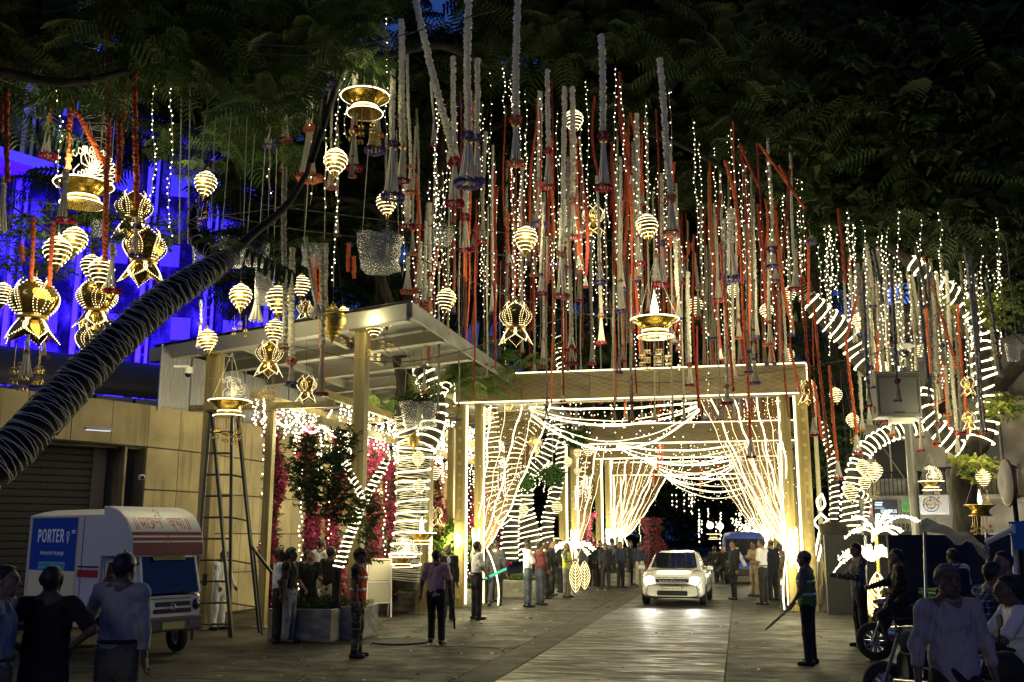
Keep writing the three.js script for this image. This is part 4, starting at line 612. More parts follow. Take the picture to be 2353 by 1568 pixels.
// striped lantern: middle x, top and bottom in the picture, distance
function lantern(x, y0, y1, D, label, { lit = true, chime, group, cord = 260, light } = {}) {
  const top = at(x, y0, D), bot = at(x, y1, D), h = top.y - bot.y, g = LP[lit ? 0 : 1].clone(); g.name = numbered('striped_lantern'); scene.add(g);
  g.position.copy(bot); g.scale.setScalar(h); g.rotation.y = x; g.rotation.z = Math.sin(x * 1.7) * 0.11; if (x % 3 === 1) g.children.forEach((c) => { if (c.name === 'light_ring') c.material = M.led; }); tag(g, label, 'lantern', group);
  const up = at(x + 3, y0 - cord, D); part('cord', rod(V(0, 1.06, 0), up.sub(bot).divideScalar(h), 0.005 / h, 3), M.wire, g);
  if (chime) part('chimes', chimeL, M.brass, g);
  if (light) { const L = new THREE.PointLight(lin(...WARM), light, 0, 2); L.name = 'lantern_lamp'; L.position.copy(bot).add(V(0, h * 0.6, h * 0.55)); L.shadow.radius = 12; L.castShadow = true; scene.add(L); }
  return g;
}
const lg = 'striped lanterns over the street';
[[465, 392, 462, 22, 'striped lantern alone before the blue tower', 1, 1], [768, 337, 412, 21.5, 'striped lantern below the large bowl in the upper branches', 1, 0], [890, 440, 505, 22, 'striped lantern half hidden under a purple flower skirt', 1, 0], [1207, 518, 592, 22, 'large striped lantern over the middle of the street between garlands', 1, 0], [1492, 490, 560, 23, 'striped lantern behind pale garlands above the flame bowl', 1, 0], [1322, 250, 310, 27, 'highest striped lantern, dim behind two pale garlands', 1, 0],
  [165, 518, 598, 18.5, 'striped lantern among vines near the blue tower, upper one of a pair', 1, 0], [128, 540, 628, 18, 'wide striped lantern wrapped by vine leaves beside its twin', 1, 0], [205, 583, 650, 20, 'striped lantern half hidden above the double lotus', 1, 0], [228, 588, 668, 18, 'striped lantern overlapped by dark red garland ends', 1, 0], [2, 648, 712, 18, 'striped lantern cut by the picture edge behind a lotus', 1, 0], [72, 635, 700, 20, 'striped lantern showing between the petals of the big lotus', 1, 0],
  [552, 650, 722, 21, 'striped lantern in front of plastic wrapped pots and the blue tower', 1, 1], [690, 632, 692, 22, 'striped lantern tilted beside hanging beige garlands', 1, 0], [639, 656, 736, 20, 'large striped lantern above its twin near the canopy', 1, 0], [628, 732, 796, 21, 'striped lantern hanging just under a larger one', 1, 0], [762, 702, 792, 20, 'unlit striped lantern before the canopy edge', 0, 0], [792, 704, 756, 22, 'small striped lantern right beside the unlit one', 1, 1], [859, 721, 784, 20.5, 'striped lantern lowest of a pair before the canopy', 1, 1], [890, 702, 763, 21, 'striped lantern highest of a pair before the canopy', 1, 1], [1021, 661, 724, 22, 'striped lantern between orange garlands over the canopy corner', 1, 1], [478, 755, 818, 21, 'striped lantern just above the yellow post behind the truck', 1, 0],
  [1684, 652, 690, 30, 'striped lantern under a dark purple flower skirt', 1, 0], [1763, 696, 740, 30, 'striped lantern above the end of the first gate header', 1, 0], [1812, 658, 702, 31, 'striped lantern beside an orange garland near the gate end', 1, 0], [1977, 718, 762, 26, 'striped lantern beside the lit curved limb', 1, 0], [1925, 890, 932, 27, 'striped lantern over the bamboo pole', 1, 0], [1962, 948, 990, 27, 'striped lantern with a loose cable before the dark trunk', 1, 1], [1600, 682, 732, 33, 'narrow striped lantern seen between light strings', 1, 0], [2117, 790, 828, 27, 'striped lantern above the grey utility box', 1, 0], [1816, 800, 838, 30, 'striped lantern behind the top corner of the first gate', 1, 0],
  [2010, 1062, 1113, 25, 'largest striped lantern of the cluster beside the lit trunk', 1, 1], [1988, 1055, 1100, 25.6, 'striped lantern behind the largest of its cluster', 1, 0], [1990, 1092, 1132, 25, 'lowest hanging striped lantern of the cluster by the lit trunk', 1, 1], [1960, 1112, 1160, 25.2, 'striped lantern overlapping the lit trunk', 1, 0], [2263, 1078, 1126, 22, 'striped lantern before the pavement tree beside the mirror', 1, 1],
  [998, 1070, 1112, 27.5, 'striped lantern between post and gate above the small lotus', 1, 1], [960, 1035, 1078, 25.5, 'striped lantern resting against the wrapped court trunk', 1, 0], [950, 997, 1037, 25.2, 'small unlit lantern before the wrapped court trunk', 0, 0], [963, 1100, 1142, 26, 'striped lantern half behind the wrapped court trunk', 1, 0],
  [1170, 918, 948, 33, 'striped lantern under the header of the first gate', 1, 0], [1122, 940, 978, 33, 'striped lantern beside the first gate post inside', 1, 0], [1327, 1030, 1056, 41, 'striped lantern beside the third hanging fern', 1, 0], [1352, 1018, 1056, 40, 'striped lantern touching the second gate header', 1, 0], [1305, 1050, 1078, 41, 'striped lantern over the second hanging fern', 1, 0], [1327, 1074, 1096, 42, 'striped lantern near the yellow brace', 1, 0], [1200, 1158, 1194, 37, 'striped lantern low among trunks under the first fern', 1, 0], [1279, 1151, 1188, 37, 'striped lantern low among trunks under the second fern', 1, 0], [1749, 1168, 1186, 44, 'striped lantern inside the gathered curtain', 1, 0],
].forEach(([x, a, b, D, label, lit, chime], i) => lantern(x, a, b, D, label, { lit: !!lit, chime: !!chime, group: lg, light: lit && [0, 1, 3, 6, 12, 18, 21, 25, 31, 35].includes(i) ? 5 : 0 }));

// ---- lotus lanterns
function petalGeo(h, w, bulge, curl) { // a thick pointed dish, standing on the origin and bellying out along z
  const N = 9, K = 6, pos = [], idx = [], edge = [], th = 0.012; const P = (t, u) => { const half = w * Math.pow(Math.sin(PI * Math.min(1, t * 0.93 + 0.07)), 0.75) * (1 - t ** 4) , x = u * half, z = bulge * Math.sin(t * PI * 0.9) + curl * t * t - Math.abs(u) ** 2 * half * 0.45; return V(x, t * h, z); };
  for (const side of [0, 1]) for (let i = 0; i <= N; i++) for (let j = -K / 2; j <= K / 2; j++) { const p = P(i / N, j / (K / 2)); pos.push(p.x, p.y, p.z - side * th); }
  const row = K + 1, off = (N + 1) * row; for (let i = 0; i < N; i++) for (let j = 0; j < K; j++) { const a = i * row + j, b = a + row; idx.push(a, a + 1, b, b, a + 1, b + 1, off + a, off + b, off + a + 1, off + b, off + b + 1, off + a + 1); }
  for (let i = 0; i < N; i++) for (const j of [0, K]) { const a = i * row + j; idx.push(a, a + row, off + a, off + a, a + row, off + a + row); }
  const g = new THREE.BufferGeometry(); g.setAttribute('position', new THREE.Float32BufferAttribute(pos, 3)); g.setIndex(idx); g.computeVertexNormals();
  for (let i = 0; i <= 16; i++) for (const u of [-1, 1]) for (const q of [1, 0.84]) edge.push(P(i / 16, u * q).add(V(0, 0, 0.012))); return [g, edge];
}
const [petUp, edgeUp] = petalGeo(0.6, 0.31, 0.19, -0.07), [petDn, edgeDn] = petalGeo(0.36, 0.18, 0.06, 0.2), bulbUp = bulbsAt(edgeUp, 0.0075), bulbDn = bulbsAt(edgeDn, 0.0075);
const lotusRing = mg([torus(0.2, 0.03, 0, 0.38, 0, 20, 6), torus(0.05, 0.01, 0, 1.05, 0, 8, 4, 0)]), lotusBowl = lathe([[0.02, 0.3], [0.15, 0.33], [0.21, 0.4], [0.17, 0.42]], 18), chime4 = chimeGeo(5, 0.18, 0.42);
function lotusProto() { const g = new THREE.Group(); for (let i = 0; i < 5; i++) { const a = i / 5 * 2 * PI, o = part('petal', petUp, M.gold, g); o.position.set(Math.sin(a) * 0.17, 0.38, Math.cos(a) * 0.17); o.rotation.y = a; stuff(part('bulbs', bulbUp, M.bulbDim, o)); const d = part('petal', petDn, M.gold, g); d.rotation.set(0, a + 0.6, 0); d.position.set(Math.sin(a + 0.6) * 0.17, 0.38, Math.cos(a + 0.6) * 0.17); d.scale.y = -1; d.rotation.order = 'YXZ'; stuff(part('bulbs', bulbDn, M.bulbDim, d)); } part('ring', lotusRing, M.brass, g); part('bowl', lotusBowl, M.gold, g); return g; }
const LOT = lotusProto();
function lotus(x, y0, y1, D, label, { chime, cord = 260, turn = x } = {}) {
  const top = at(x, y0, D), bot = at(x, y1, D), h = top.y - bot.y, g = LOT.clone(); g.name = numbered('lotus_lantern'); scene.add(g); g.position.copy(bot); g.scale.setScalar(h); g.rotation.y = turn; tag(g, label, 'lantern', 'golden lotus lanterns edged with tiny bulbs');
  part('cord', rod(V(0, 0.42, 0), at(x, y0 - cord, D).sub(bot).divideScalar(h).applyAxisAngle(V(0, 1, 0), -turn), 0.005 / h, 3), M.wire, g); if (chime) part('chimes', chime4, M.brass, g); return g;
}
[[68, 638, 790, 16.5, 'largest golden lotus lantern, lowest before the blue tower', 1], [302, 438, 548, 20, 'golden lotus lantern partly behind an orange garland beside the tall bowl', 0], [326, 522, 652, 18, 'golden lotus lantern hanging clear before the blue tower', 0], [216, 640, 762, 19, 'golden lotus lantern under two striped lanterns, upper of two touching', 0], [208, 742, 850, 18.5, 'golden lotus lantern hanging before the leaning trunk', 0], [699, 690, 740, 23, 'small golden lotus lantern beside beige garlands', 1], [616, 782, 866, 21, 'golden lotus lantern before the canopy beam', 1], [703, 862, 926, 22, 'golden lotus lantern with dull petals before the pergola lamps', 0], [1185, 692, 792, 21.5, 'dim golden lotus lantern over the first gate corner', 0], [1364, 472, 540, 26, 'golden lotus lantern high among garlands over the street', 0], [1857, 872, 930, 26, 'golden lotus lantern at the outer end of the first gate header', 0], [2228, 866, 910, 22.5, 'golden lotus lantern before the forked lit tree', 0], [2230, 946, 990, 22.5, 'golden lotus lantern lower before the forked lit tree', 0], [1002, 1165, 1210, 27.5, 'small golden lotus lantern between yellow posts', 0], [1230, 1002, 1046, 34, 'bright golden lotus lantern under the first gate', 0]].forEach(([x, a, b, D, l, c]) => lotus(x, a, b, D, l, { chime: !!c }));

// ---- golden bowls with light rings
const bowlGeo = lathe([[0.0, 0.02], [0.36, 0.0], [0.375, 0.03], [0.3, 0.09], [0.26, 0.13], [0.28, 0.2], [0.36, 0.28], [0.46, 0.35], [0.5, 0.37], [0.5, 0.395], [0.44, 0.39], [0.3, 0.3], [0.0, 0.24]], 40);
const bowlRings = [torus(0.505, 0.014, 0, 0.385, 0, 44, 5), torus(0.275, 0.013, 0, 0.135, 0, 36, 5), torus(0.375, 0.012, 0, 0.018, 0, 40, 5)], chimeB = chimeGeo(7, 0.28, 0.4), chainGeo = mg([0, 1, 2].map((i) => rod(V(0.48 * Math.cos(i * 2.094 + 0.5), 0.39, 0.48 * Math.sin(i * 2.094 + 0.5)), V(0, 1.6, 0), 0.006, 4)));
// wire bird with a fanned tail of curls
const birdGeo = (() => { const l = [], loop = (cx, cy, a, r, len) => { const p = []; for (let i = 0; i <= 14; i++) { const q = i / 14 * 2 * PI, u = len * (0.5 - 0.5 * Math.cos(q)), v = r * Math.sin(q); p.push(V(cx + Math.cos(a) * u - Math.sin(a) * v, cy + Math.sin(a) * u + Math.cos(a) * v, 0.015 * Math.sin(i))); } l.push(sweep(p, 0.0065, 5)); };
  l.push(sweep([V(-0.05, 0, 0), V(0.1, 0.08, 0), V(0.16, 0.24, 0), V(0.06, 0.36, 0.01), V(-0.08, 0.44, 0), V(-0.1, 0.58, 0), V(-0.02, 0.66, 0), V(0.05, 0.6, 0), V(0.12, 0.56, 0)], 0.009, 6), sweep([V(-0.05, 0, 0), V(-0.2, 0.12, 0), V(-0.22, 0.3, 0), V(-0.12, 0.42, 0)], 0.009, 6));
  for (let i = 0; i < 9; i++) { const a = -0.1 + i * 0.27; loop(0.02 + 0.02 * i, 0.2 + 0.01 * i, a, 0.05, 0.36 + 0.1 * Math.sin(i)); } for (let i = 0; i < 12; i++) { const a = -0.3 + i * 0.22; loop(0.03 + 0.42 * Math.cos(a), 0.22 + 0.42 * Math.sin(a), a, 0.035, 0.13); } for (let i = 0; i < 6; i++) loop(-0.05 + 0.03 * i, 0.16 + 0.02 * i, 2.2 - i * 0.35, 0.03, 0.13); for (let i = 0; i < 3; i++) loop(-0.04, 0.66, 1.2 + i * 0.35, 0.02, 0.12); return mg(l); })();
const flameGeo = lathe([[0.001, 0], [0.06, 0.08], [0.085, 0.2], [0.07, 0.34], [0.035, 0.5], [0.001, 0.66]], 14);
function bowl(x, y, w, D, label, { lit = true, bird, flame, chime = true, h, light = 0, tilt = 0, chains = true } = {}) {
  const s = w * D / FOCAL, p = at(x, y, D), g = thing('golden_bowl', label, 'hanging bowl', p, x); g.scale.setScalar(s); g.rotation.z = tilt;
  part('dish', bowlGeo, M.gold, g); for (const r of bowlRings) part('light_ring', r, lit ? M.strip : M.brass, g);
  if (chains) part('chains', chainGeo, M.wireGrey, g); if (chime) part('chimes', chimeB, M.brass, g);
  if (bird) { const o = part('bird_figure', birdGeo, bird === 2 ? M.wireGrey : strandOut, g); o.position.y = 0.38; o.rotation.y = -x; o.scale.setScalar(h ?? 1); const st = part('stem', cyl(0.1, 0.04, 0.12, 0, 0.34, 0, 10), M.gold, g); }
  if (flame) { const o = part('flame', flameGeo, M.flame, g); o.position.y = 0.36; o.scale.setScalar(h ?? 1); }
  if (light) { const L = new THREE.PointLight(lin(...WARM), light, 0, 2); L.name = 'bowl_lamp'; L.position.copy(p).add(V(0, 0.5 * s, 0.65 * s)); L.shadow.radius = 10; L.castShadow = true; scene.add(L); }
}
bowl(838, 262, 118, 20, 'large golden bowl with three light rings high under the branches', { light: 3, chime: true });
bowl(188, 472, 135, 18, 'large golden bowl carrying a lit wire bird among orange garlands', { bird: 1, h: 0.95, light: 7, chime: false });
bowl(1506, 776, 112, 22, 'golden bowl with a tall white flame above the first gate header', { flame: 1, h: 1.0, light: 7, chime: true });
bowl(525, 958, 94, 20, 'golden bowl with an unlit wire bird above the ladder', { bird: 2, h: 0.8, light: 6 });
bowl(968, 1252, 66, 25.8, 'golden bowl with a flame beside the wrapped court trunk', { flame: 1, h: 0.9, chime: false });
bowl(925, 1305, 60, 25.4, 'golden bowl with a lit wire figure at the foot of the wrapped court trunk', { bird: 1, h: 0.95, chime: false, chains: false });
bowl(2142, 1128, 54, 23, 'golden bowl with a lit wire bird beside the steel pole', { bird: 1, h: 0.85 });
bowl(2255, 1187, 66, 21.5, 'unlit brown bowl with a bright flame before the pavement tree', { flame: 1, lit: false, h: 0.85 });
bowl(1640, 1240, 30, 80, 'small distant lit bowl hanging far down the street', { chime: false });
bowl(1288, 1262, 60, 44, 'golden bowl glowing behind the group of guards', { chime: false, chains: false });

// ---- garlands, the near ones one by one
[[743, -10, 77, 190, 19, { w: 15, ball: 'purple', skirt: 'purple', sw: 56, cup: 1, label: 'cream garland with open white tassel and wide purple skirt high near the branch' }],
  [711, 75, 296, 408, 20, { w: 16, x0: 718, ball: 'orange', skirt: 'orange', sw: 52, label: 'beige garland ending in an orange flower skirt beside the wound trunk' }],
  [606, 95, 177, 272, 21, { w: 13, ball: 'red', skirt: null, label: 'short cream garland with a red flower ball before the dark crown' }],
  [814, 135, 298, 385, 20, { w: 14, ball: 'red', skirt: 'red', sw: 34, cup: 1, label: 'beige garland crossing the large bowl with a red ball and red skirt' }],
  [862, 170, 257, 345, 20.5, { w: 12, ball: 'purple', skirt: 'purple', sw: 44, label: 'short garland with purple flowers before the rim of the large bowl' }],
  [902, 160, 332, 452, 20, { w: 14, ball: 'purple', skirt: 'purple', sw: 48, cup: 1, label: 'cream garland whose purple skirt covers a striped lantern' }],
  [925, 45, 328, 415, 20.5, { w: 15, x0: 921, ball: null, skirt: 'red', sw: 30, cup: 1, label: 'long cream garland with a gold cup and red skirt beside the covered lantern' }],
  [1045, 0, 372, 467, 21, { w: 17, x0: 953, ball: 'red', skirt: 'red', sw: 38, label: 'long slanting cream garland with red ball and red skirt' }],
  [1042, 130, 300, 370, 22, { w: 13, ball: null, skirt: null, label: 'beige garland joining the slanting cream one' }],
  [1075, -10, 313, 420, 20, { w: 18, ball: 'purple', skirt: 'purple', sw: 58, cup: 1, label: 'thick cream garland with the widest purple skirt over the street' }],
  [1096, 135, 318, 415, 20.6, { w: 14, ball: 'purple', skirt: 'purple', sw: 34, label: 'beige garland touching the thick cream one with purple skirt' }],
  [1185, -10, 275, 375, 20.5, { w: 17, x0: 1188, ball: 'orange', skirt: 'orange', sw: 34, cup: 1, label: 'cream garland with an orange ball above white tassel, beside the lone street lantern' }],
  [1259, 160, 347, 430, 22, { w: 12, ball: 'red', skirt: 'red', sw: 28, label: 'thin cream garland with small red ball and skirt' }],
  [1386, 80, 312, 430, 21, { w: 16, x0: 1382, ball: 'red', skirt: 'red', sw: 36, cup: 1, label: 'cream garland with white tassel and dark red skirt above the high lotus' }],
  [1542, 135, 455, 535, 21, { w: 15, x0: 1515, ball: 'orange', skirt: 'pink', sw: 34, label: 'cream garland hooked over a branch, ending in pink flowers' }],
  [1296, 200, 520, 560, 24, { w: 12, ball: null, skirt: 'pink', sw: 24, label: 'plain beige garland left of the dim high lantern' }], [1316, 200, 465, 545, 24, { w: 13, ball: 'pink', skirt: 'red', sw: 28, label: 'beige garland crossing the dim high lantern' }],
  [1465, 262, 540, 605, 25, { w: 12, x0: 1464, ball: 'red', skirt: 'red', sw: 28, label: 'beige garland with a dark red skirt over the flame bowl' }], [1240, 210, 425, 515, 24, { w: 12, ball: 'pink', skirt: 'purple', sw: 32, label: 'beige garland with pink ball ending beside the street lantern' }],
  [1520, 400, 560, 655, 23, { w: 12, ball: 'purple', skirt: 'red', sw: 32, label: 'cream garland crossing a striped lantern, dark red skirt beside the flame' }], [1290, 480, 585, 680, 22, { w: 13, ball: 'pink', skirt: 'pink', sw: 34, label: 'cream garland with a wide pink skirt under the branches' }],
  [1678, 480, 560, 640, 24, { w: 16, ball: null, skirt: 'purple', sw: 44, label: 'grey garland with a dark purple skirt over a lantern' }], [1775, 560, 575, 612, 24, { w: 12, ball: 'purple', skirt: 'purple', sw: 24, label: 'short dark garland beside the drooping crown' }], [1862, 480, 520, 556, 26, { w: 8, ball: null, skirt: 'purple', sw: 26, label: 'small tassel with purple flowers before the dark crown' }],
  [110, 225, 292, 358, 19, { w: 12, ball: null, skirt: 'red', sw: 34, cup: 1, m: creamM, label: 'short tassel on an orange cord with red skirt near the blue tower' }], [150, 390, 420, 505, 16.5, { w: 14, ball: null, skirt: 'red', sw: 34, label: 'cream tassel with dark red skirt before the golden bowl' }], [8, 405, 430, 530, 16, { w: 12, ball: null, skirt: null, label: 'cream tassel at the picture edge under an orange garland' }], [62, 770, 810, 865, 16, { w: 8, ball: 'red', skirt: null, label: 'cream tassel hanging under the largest lotus' }], [103, 745, 780, 820, 17, { w: 10, ball: 'red', skirt: 'pink', sw: 18, label: 'faded tassel beside the largest lotus' }], [313, 500, 520, 588, 17.6, { w: 10, ball: 'purple', skirt: 'purple', sw: 30, label: 'cream tassel with purple flowers crossing the clear lotus' }], [258, 560, 590, 668, 17, { w: 16, ball: null, skirt: 'red', sw: 34, label: 'grey tassel with dark red flowers over a striped lantern' }],
  [653, 385, 790, 800, 19, { w: 12, ball: null, skirt: 'pink', sw: 20, m: beigeM, label: 'long greenish beige rope garland before the wound trunk' }], [740, 560, 800, 905, 19.5, { w: 13, ball: null, skirt: 'red', sw: 24, m: beigeM, label: 'beige garland falling past the canopy edge to a red skirt' }], [670, 570, 830, 880, 19.5, { w: 14, ball: 'pink', skirt: 'purple', sw: 22, m: beigeM, label: 'beige garland before the golden lotus on the canopy beam' }], [728, 545, 700, 730, 19.3, { w: 10, x0: 700, ball: null, skirt: null, m: beigeM, label: 'beige rope garland looping from the branch' }], [750, 560, 640, 720, 20, { w: 10, ball: null, skirt: 'purple', sw: 20, m: beigeM, label: 'pale rope garland before the unlit lantern' }], [590, 660, 690, 738, 21, { w: 9, ball: null, skirt: null, label: 'plain white tassel by the plastic wrapped pots' }], [460, 690, 745, 800, 21, { w: 6, ball: 'purple', skirt: 'purple', sw: 20, label: 'thin tassel beside the lantern over the post' }],
  [1070, 395, 500, 575, 23, { w: 14, ball: 'red', skirt: 'red', sw: 28, label: 'second tier tassel under the wide purple skirt' }], [935, 415, 505, 520, 22, { w: 16, ball: null, skirt: 'red', sw: 34, label: 'white tassel with dark red end beside the covered lantern' }], [937, 590, 620, 670, 23, { w: 10, ball: null, skirt: 'orange', sw: 30, label: 'open white tassel ending in orange flowers by the canopy corner' }], [965, 600, 640, 668, 23, { w: 12, ball: null, skirt: 'orange', sw: 26, label: 'short tassel with orange flowers beside orange garlands' }], [975, 660, 700, 728, 22, { w: 12, ball: 'orange', skirt: 'purple', sw: 22, label: 'tassel with a violet end over the canopy corner' }],
].forEach(([x, a, b, c, D, o]) => garland(x, a, b, c, D, o));
[[162, 150, 158, 388, 17.5], [246, 60, 247, 300, 17], [249, 300, 240, 600, 16.8], [310, 60, 312, 478, 17], [290, 140, 268, 420, 17.4], [280, 60, 283, 300, 17.6], [272, 255, 273, 400, 16.6], [116, 170, 180, 265, 17.8], [180, 265, 243, 382, 17.8], [18, -10, 14, 420, 15.5], [38, -10, 30, 60, 15], [4, 210, 2, 300, 16], [75, 500, 72, 650, 16.2], [122, 510, 114, 660, 16.4], [113, 200, 112, 292, 19], [50, 560, 52, 600, 17], [735, 590, 742, 900, 21], [720, 590, 732, 730, 21.5], [800, 560, 798, 625, 24], [812, 590, 812, 640, 24]].forEach(([x0, y0, x1, y1, D], i) => marigold(x0, y0, x1, y1, D, { w: i < 10 ? 13 : 10, label: ['orange garland before the lit wire bird', 'thick orange garland upper length beside the tall bowl', 'orange garland falling in front of the striped lanterns', 'straight orange garland ending on the half hidden lotus', 'orange garland knotted behind the tall bowl', 'orange garland behind the straight one', 'short thick orange garland before the bird figure', 'slanting orange garland from the crown', 'slanting orange garland reaching the golden bowl', 'orange garland at the picture edge', 'short orange garland at the upper picture corner', 'orange garland end at the picture edge', 'orange garland above the largest lotus', 'orange garland crossing the vine wrapped lantern', 'orange cord of the short tassel', 'orange scrap above the vines', 'orange garland beside the beige ones falling to pink flowers', 'orange garland beside the plastic wrapped pots', 'orange scrap beside the wrapped pots', 'short orange scrap under the branch'][i] }));
// ---- the mass over the street
seed(211);
const skirts = ['red', 'purple', 'pink', 'red', 'purple', 'orange'];
const groupsOf = { w: 'small cream garlands massed over the street', o: 'orange garlands massed over the street', f: 'fairy light strings massed over the street' };
const topAt = (x) => x < 1000 ? rr(380, 620) : x < 1500 ? rr(170, 540) : x < 1860 ? rr(260, 620) : rr(480, 640);
for (let i = 0; i < 110; i++) { const x = 940 + 900 * Math.pow(rnd(), 0.9), D = rr(22, 40), y0 = topAt(x) + 30, y1 = Math.min(rr(620, 960), y0 + rr(200, 480)); garland(x, y0, y1 - rr(35, 75), y1, D, { w: rr(5, 8.5) * 26 / D, x0: x - rr(0, 12) * (x > 1300 ? 1 : -0.6), sw: rr(14, 24) * 26 / D, ball: pick(['red', 'purple', 'pink', null]), skirt: pick(skirts), cup: rnd() < 0.3, m: rnd() < 0.35 ? beigeM : creamM, group: groupsOf.w, label: 'slim cream garland with flower tassel massed over the street' }); }
for (let i = 0; i < 150; i++) { const x = rr(945, 1870), D = rr(24, 42), y0 = topAt(x) + rr(-60, 120), y1 = Math.min(rr(560, 900), y0 + rr(180, 420)), lean = (x - 1250) * 0.03 + rr(-14, 14); marigold(x - lean, y0, x + lean * 0.5, y1, D, { w: rr(4.5, 7) * 26 / D + 1, bow: rr(-0.12, 0.12), m: rnd() < 0.5 ? marigoldDark : marigoldM, group: groupsOf.o, label: 'orange flower garland massed over the street', tassel: rnd() < 0.25 ? 26 : 0 }); }
for (let i = 0; i < 205; i++) { const x = 950 + 900 * rnd(), D = rr(22, 44), y0 = topAt(x) - rr(0, 120), y1 = Math.min(rr(620, 930), y0 + rr(200, 520)); fairy(x - (x - 1200) * 0.02, y0, x + (x - 1200) * 0.01, y1, D, { gap: rr(0.1, 0.3), group: groupsOf.f, label: 'fairy light string massed over the street' }); }
for (let i = 0; i < 60; i++) { const x = rr(1330, 1830), D = rr(46, 60), y0 = rr(870, 930), y1 = y0 + rr(60, 190); if (i % 3) fairy(x, y0, x, y1, D, { gap: 0.22, group: 'fairy light strings between the gates', label: 'fairy light string hanging between the gates' }); else marigold(x, y0 - 20, x, y1 + 20, D, { w: 6, group: 'orange garlands between the gates', label: 'thin orange garland hanging between the gates', tassel: 12 }); }
for (let i = 0; i < 26; i++) { const x = rr(585, 1010), D = rr(19, 27), y0 = rr(20, 330), y1 = y0 + rr(120, 330); if (i % 3 === 2) fairy(x, y0, x - 2, y1, D, { gap: rr(0.12, 0.3), group: groupsOf.f, label: 'fairy light string massed over the street' }); else garland(x, y0, y1 - rr(40, 80), y1, D, { w: rr(4, 8), x0: x + rr(-8, 8), sw: rr(16, 30), ball: pick(['red', 'purple', 'orange', 'pink']), skirt: pick(skirts), cup: rnd() < 0.4, m: i % 2 ? beigeM : creamM, group: groupsOf.w, label: 'garland massed over the street' }); }
for (let i = 0; i < 78; i++) { const x = rr(945, 1850), D = rr(22, 38), y0 = topAt(x) + rr(0, 160), y1 = Math.min(965, y0 + rr(260, 560)); garland(x, y0, y1 - rr(22, 50), y1, D, { w: rr(3, 4.6) * 26 / D, x0: x - (x - 1250) * 0.012, sw: rr(9, 15) * 26 / D, ball: pick(['red', 'purple', 'pink']), skirt: pick(skirts), m: beigeM, group: groupsOf.w, label: 'thin garland massed over the street' }); }
for (let i = 0; i < 76; i++) { const x = rr(950, 1870), D = rr(22, 40), y0 = topAt(x) + rr(-90, 160), y1 = Math.min(960, y0 + rr(260, 520)), lean = (x - 1250) * 0.02; marigold(x - lean, y0, x + lean * 0.6, y1, D, { w: rr(3.2, 4.6) * 26 / D, bow: rr(-0.06, 0.06), m: rnd() < 0.6 ? marigoldDark : marigoldM, group: groupsOf.o, label: 'thin orange garland massed over the street' }); }
// pavement side
for (let i = 0; i < 46; i++) { const x = rr(1935, 2320), D = rr(20, 28), y0 = rr(560, 640), y1 = y0 + rr(120, 420); garland(x, y0, y1 - 45, y1, D, { w: rr(6, 9), x0: x - 10 - (x - 1900) * 0.05, sw: 16, ball: rnd() < 0.5 ? pick(['red', 'pink', 'purple']) : null, skirt: rnd() < 0.7 ? pick(skirts) : null, m: rnd() < 0.75 ? beigeM : creamM, group: 'beige garlands on the pavement side', label: 'beige garland hanging on the pavement side' }); }
for (let i = 0; i < 58; i++) { const x = i < 40 ? rr(2020, 2300) : rr(1870, 2040), D = rr(21, 28), y0 = i < 40 ? rr(450, 640) : rr(480, 560); fairy(x, y0, x + 6, y0 + rr(90, 330), D, { gap: rr(0.09, 0.16), group: 'fairy light strings on the pavement side', label: 'fairy light string hanging on the pavement side' }); }
[[1870, 700, 1905, 1050], [1840, 640, 1870, 960], [1985, 620, 1945, 780], [1945, 780, 1968, 1000], [1855, 380, 1858, 700], [1815, 390, 1800, 600], [1745, 330, 1850, 480], [1905, 840, 1925, 1060], [1870, 880, 1890, 1010], [1740, 470, 1775, 830], [1655, 560, 1685, 900], [1700, 540, 1725, 1010], [2122, 590, 2150, 1030], [2135, 600, 2158, 900], [2150, 640, 2155, 1000], [2140, 650, 2200, 850], [2200, 700, 2225, 1000], [1925, 480, 1945, 650], [2020, 760, 2012, 900], [1960, 540, 1950, 620], [1830, 450, 1790, 380], [1700, 330, 1745, 430], [1815, 790, 1840, 905], [2165, 820, 2185, 1010]].forEach(([x0, y0, x1, y1], i) => marigold(x0, y0, x1, y1, 22 + i % 5, { w: 6.5, m: i % 4 === 1 ? marigoldDark : marigoldM, group: 'long orange garlands on the pavement side', label: 'long orange garland leaning on the pavement side', tassel: i % 2 && y1 > 900 ? 40 : 0 }));
// the few strings that hang clear
[[356, 100, 348, 500, 18.5, 'fairy light string hanging clear before the blue tower, nearer the bowl'], [395, 110, 390, 545, 18.8, 'fairy light string hanging clear before the blue tower, nearer the lone lantern'], [776, 160, 769, 660, 19.5, 'fairy light string crossing the striped lantern below the large bowl'], [132, 100, 138, 470, 17, 'fairy light string among orange garlands beside the golden bowl'], [1003, 190, 998, 520, 22, 'fairy light string beside the slanting cream garland'], [1160, 150, 1158, 270, 24, 'short fairy light string beside the cream garland with orange ball'], [1882, 560, 1888, 690, 24, 'fairy light string above the lit curved limb'], [1897, 580, 1900, 750, 24, 'fairy light string crossing the lit curved limb'], [1625, 850, 1628, 910, 27, 'short fairy light string against the first gate header'], [2290, 470, 2302, 680, 22, 'fairy light string at the far pavement edge']].forEach(([x0, y0, x1, y1, D, label]) => fairy(x0, y0, x1, y1, D, { label, gap: 0.12 }));
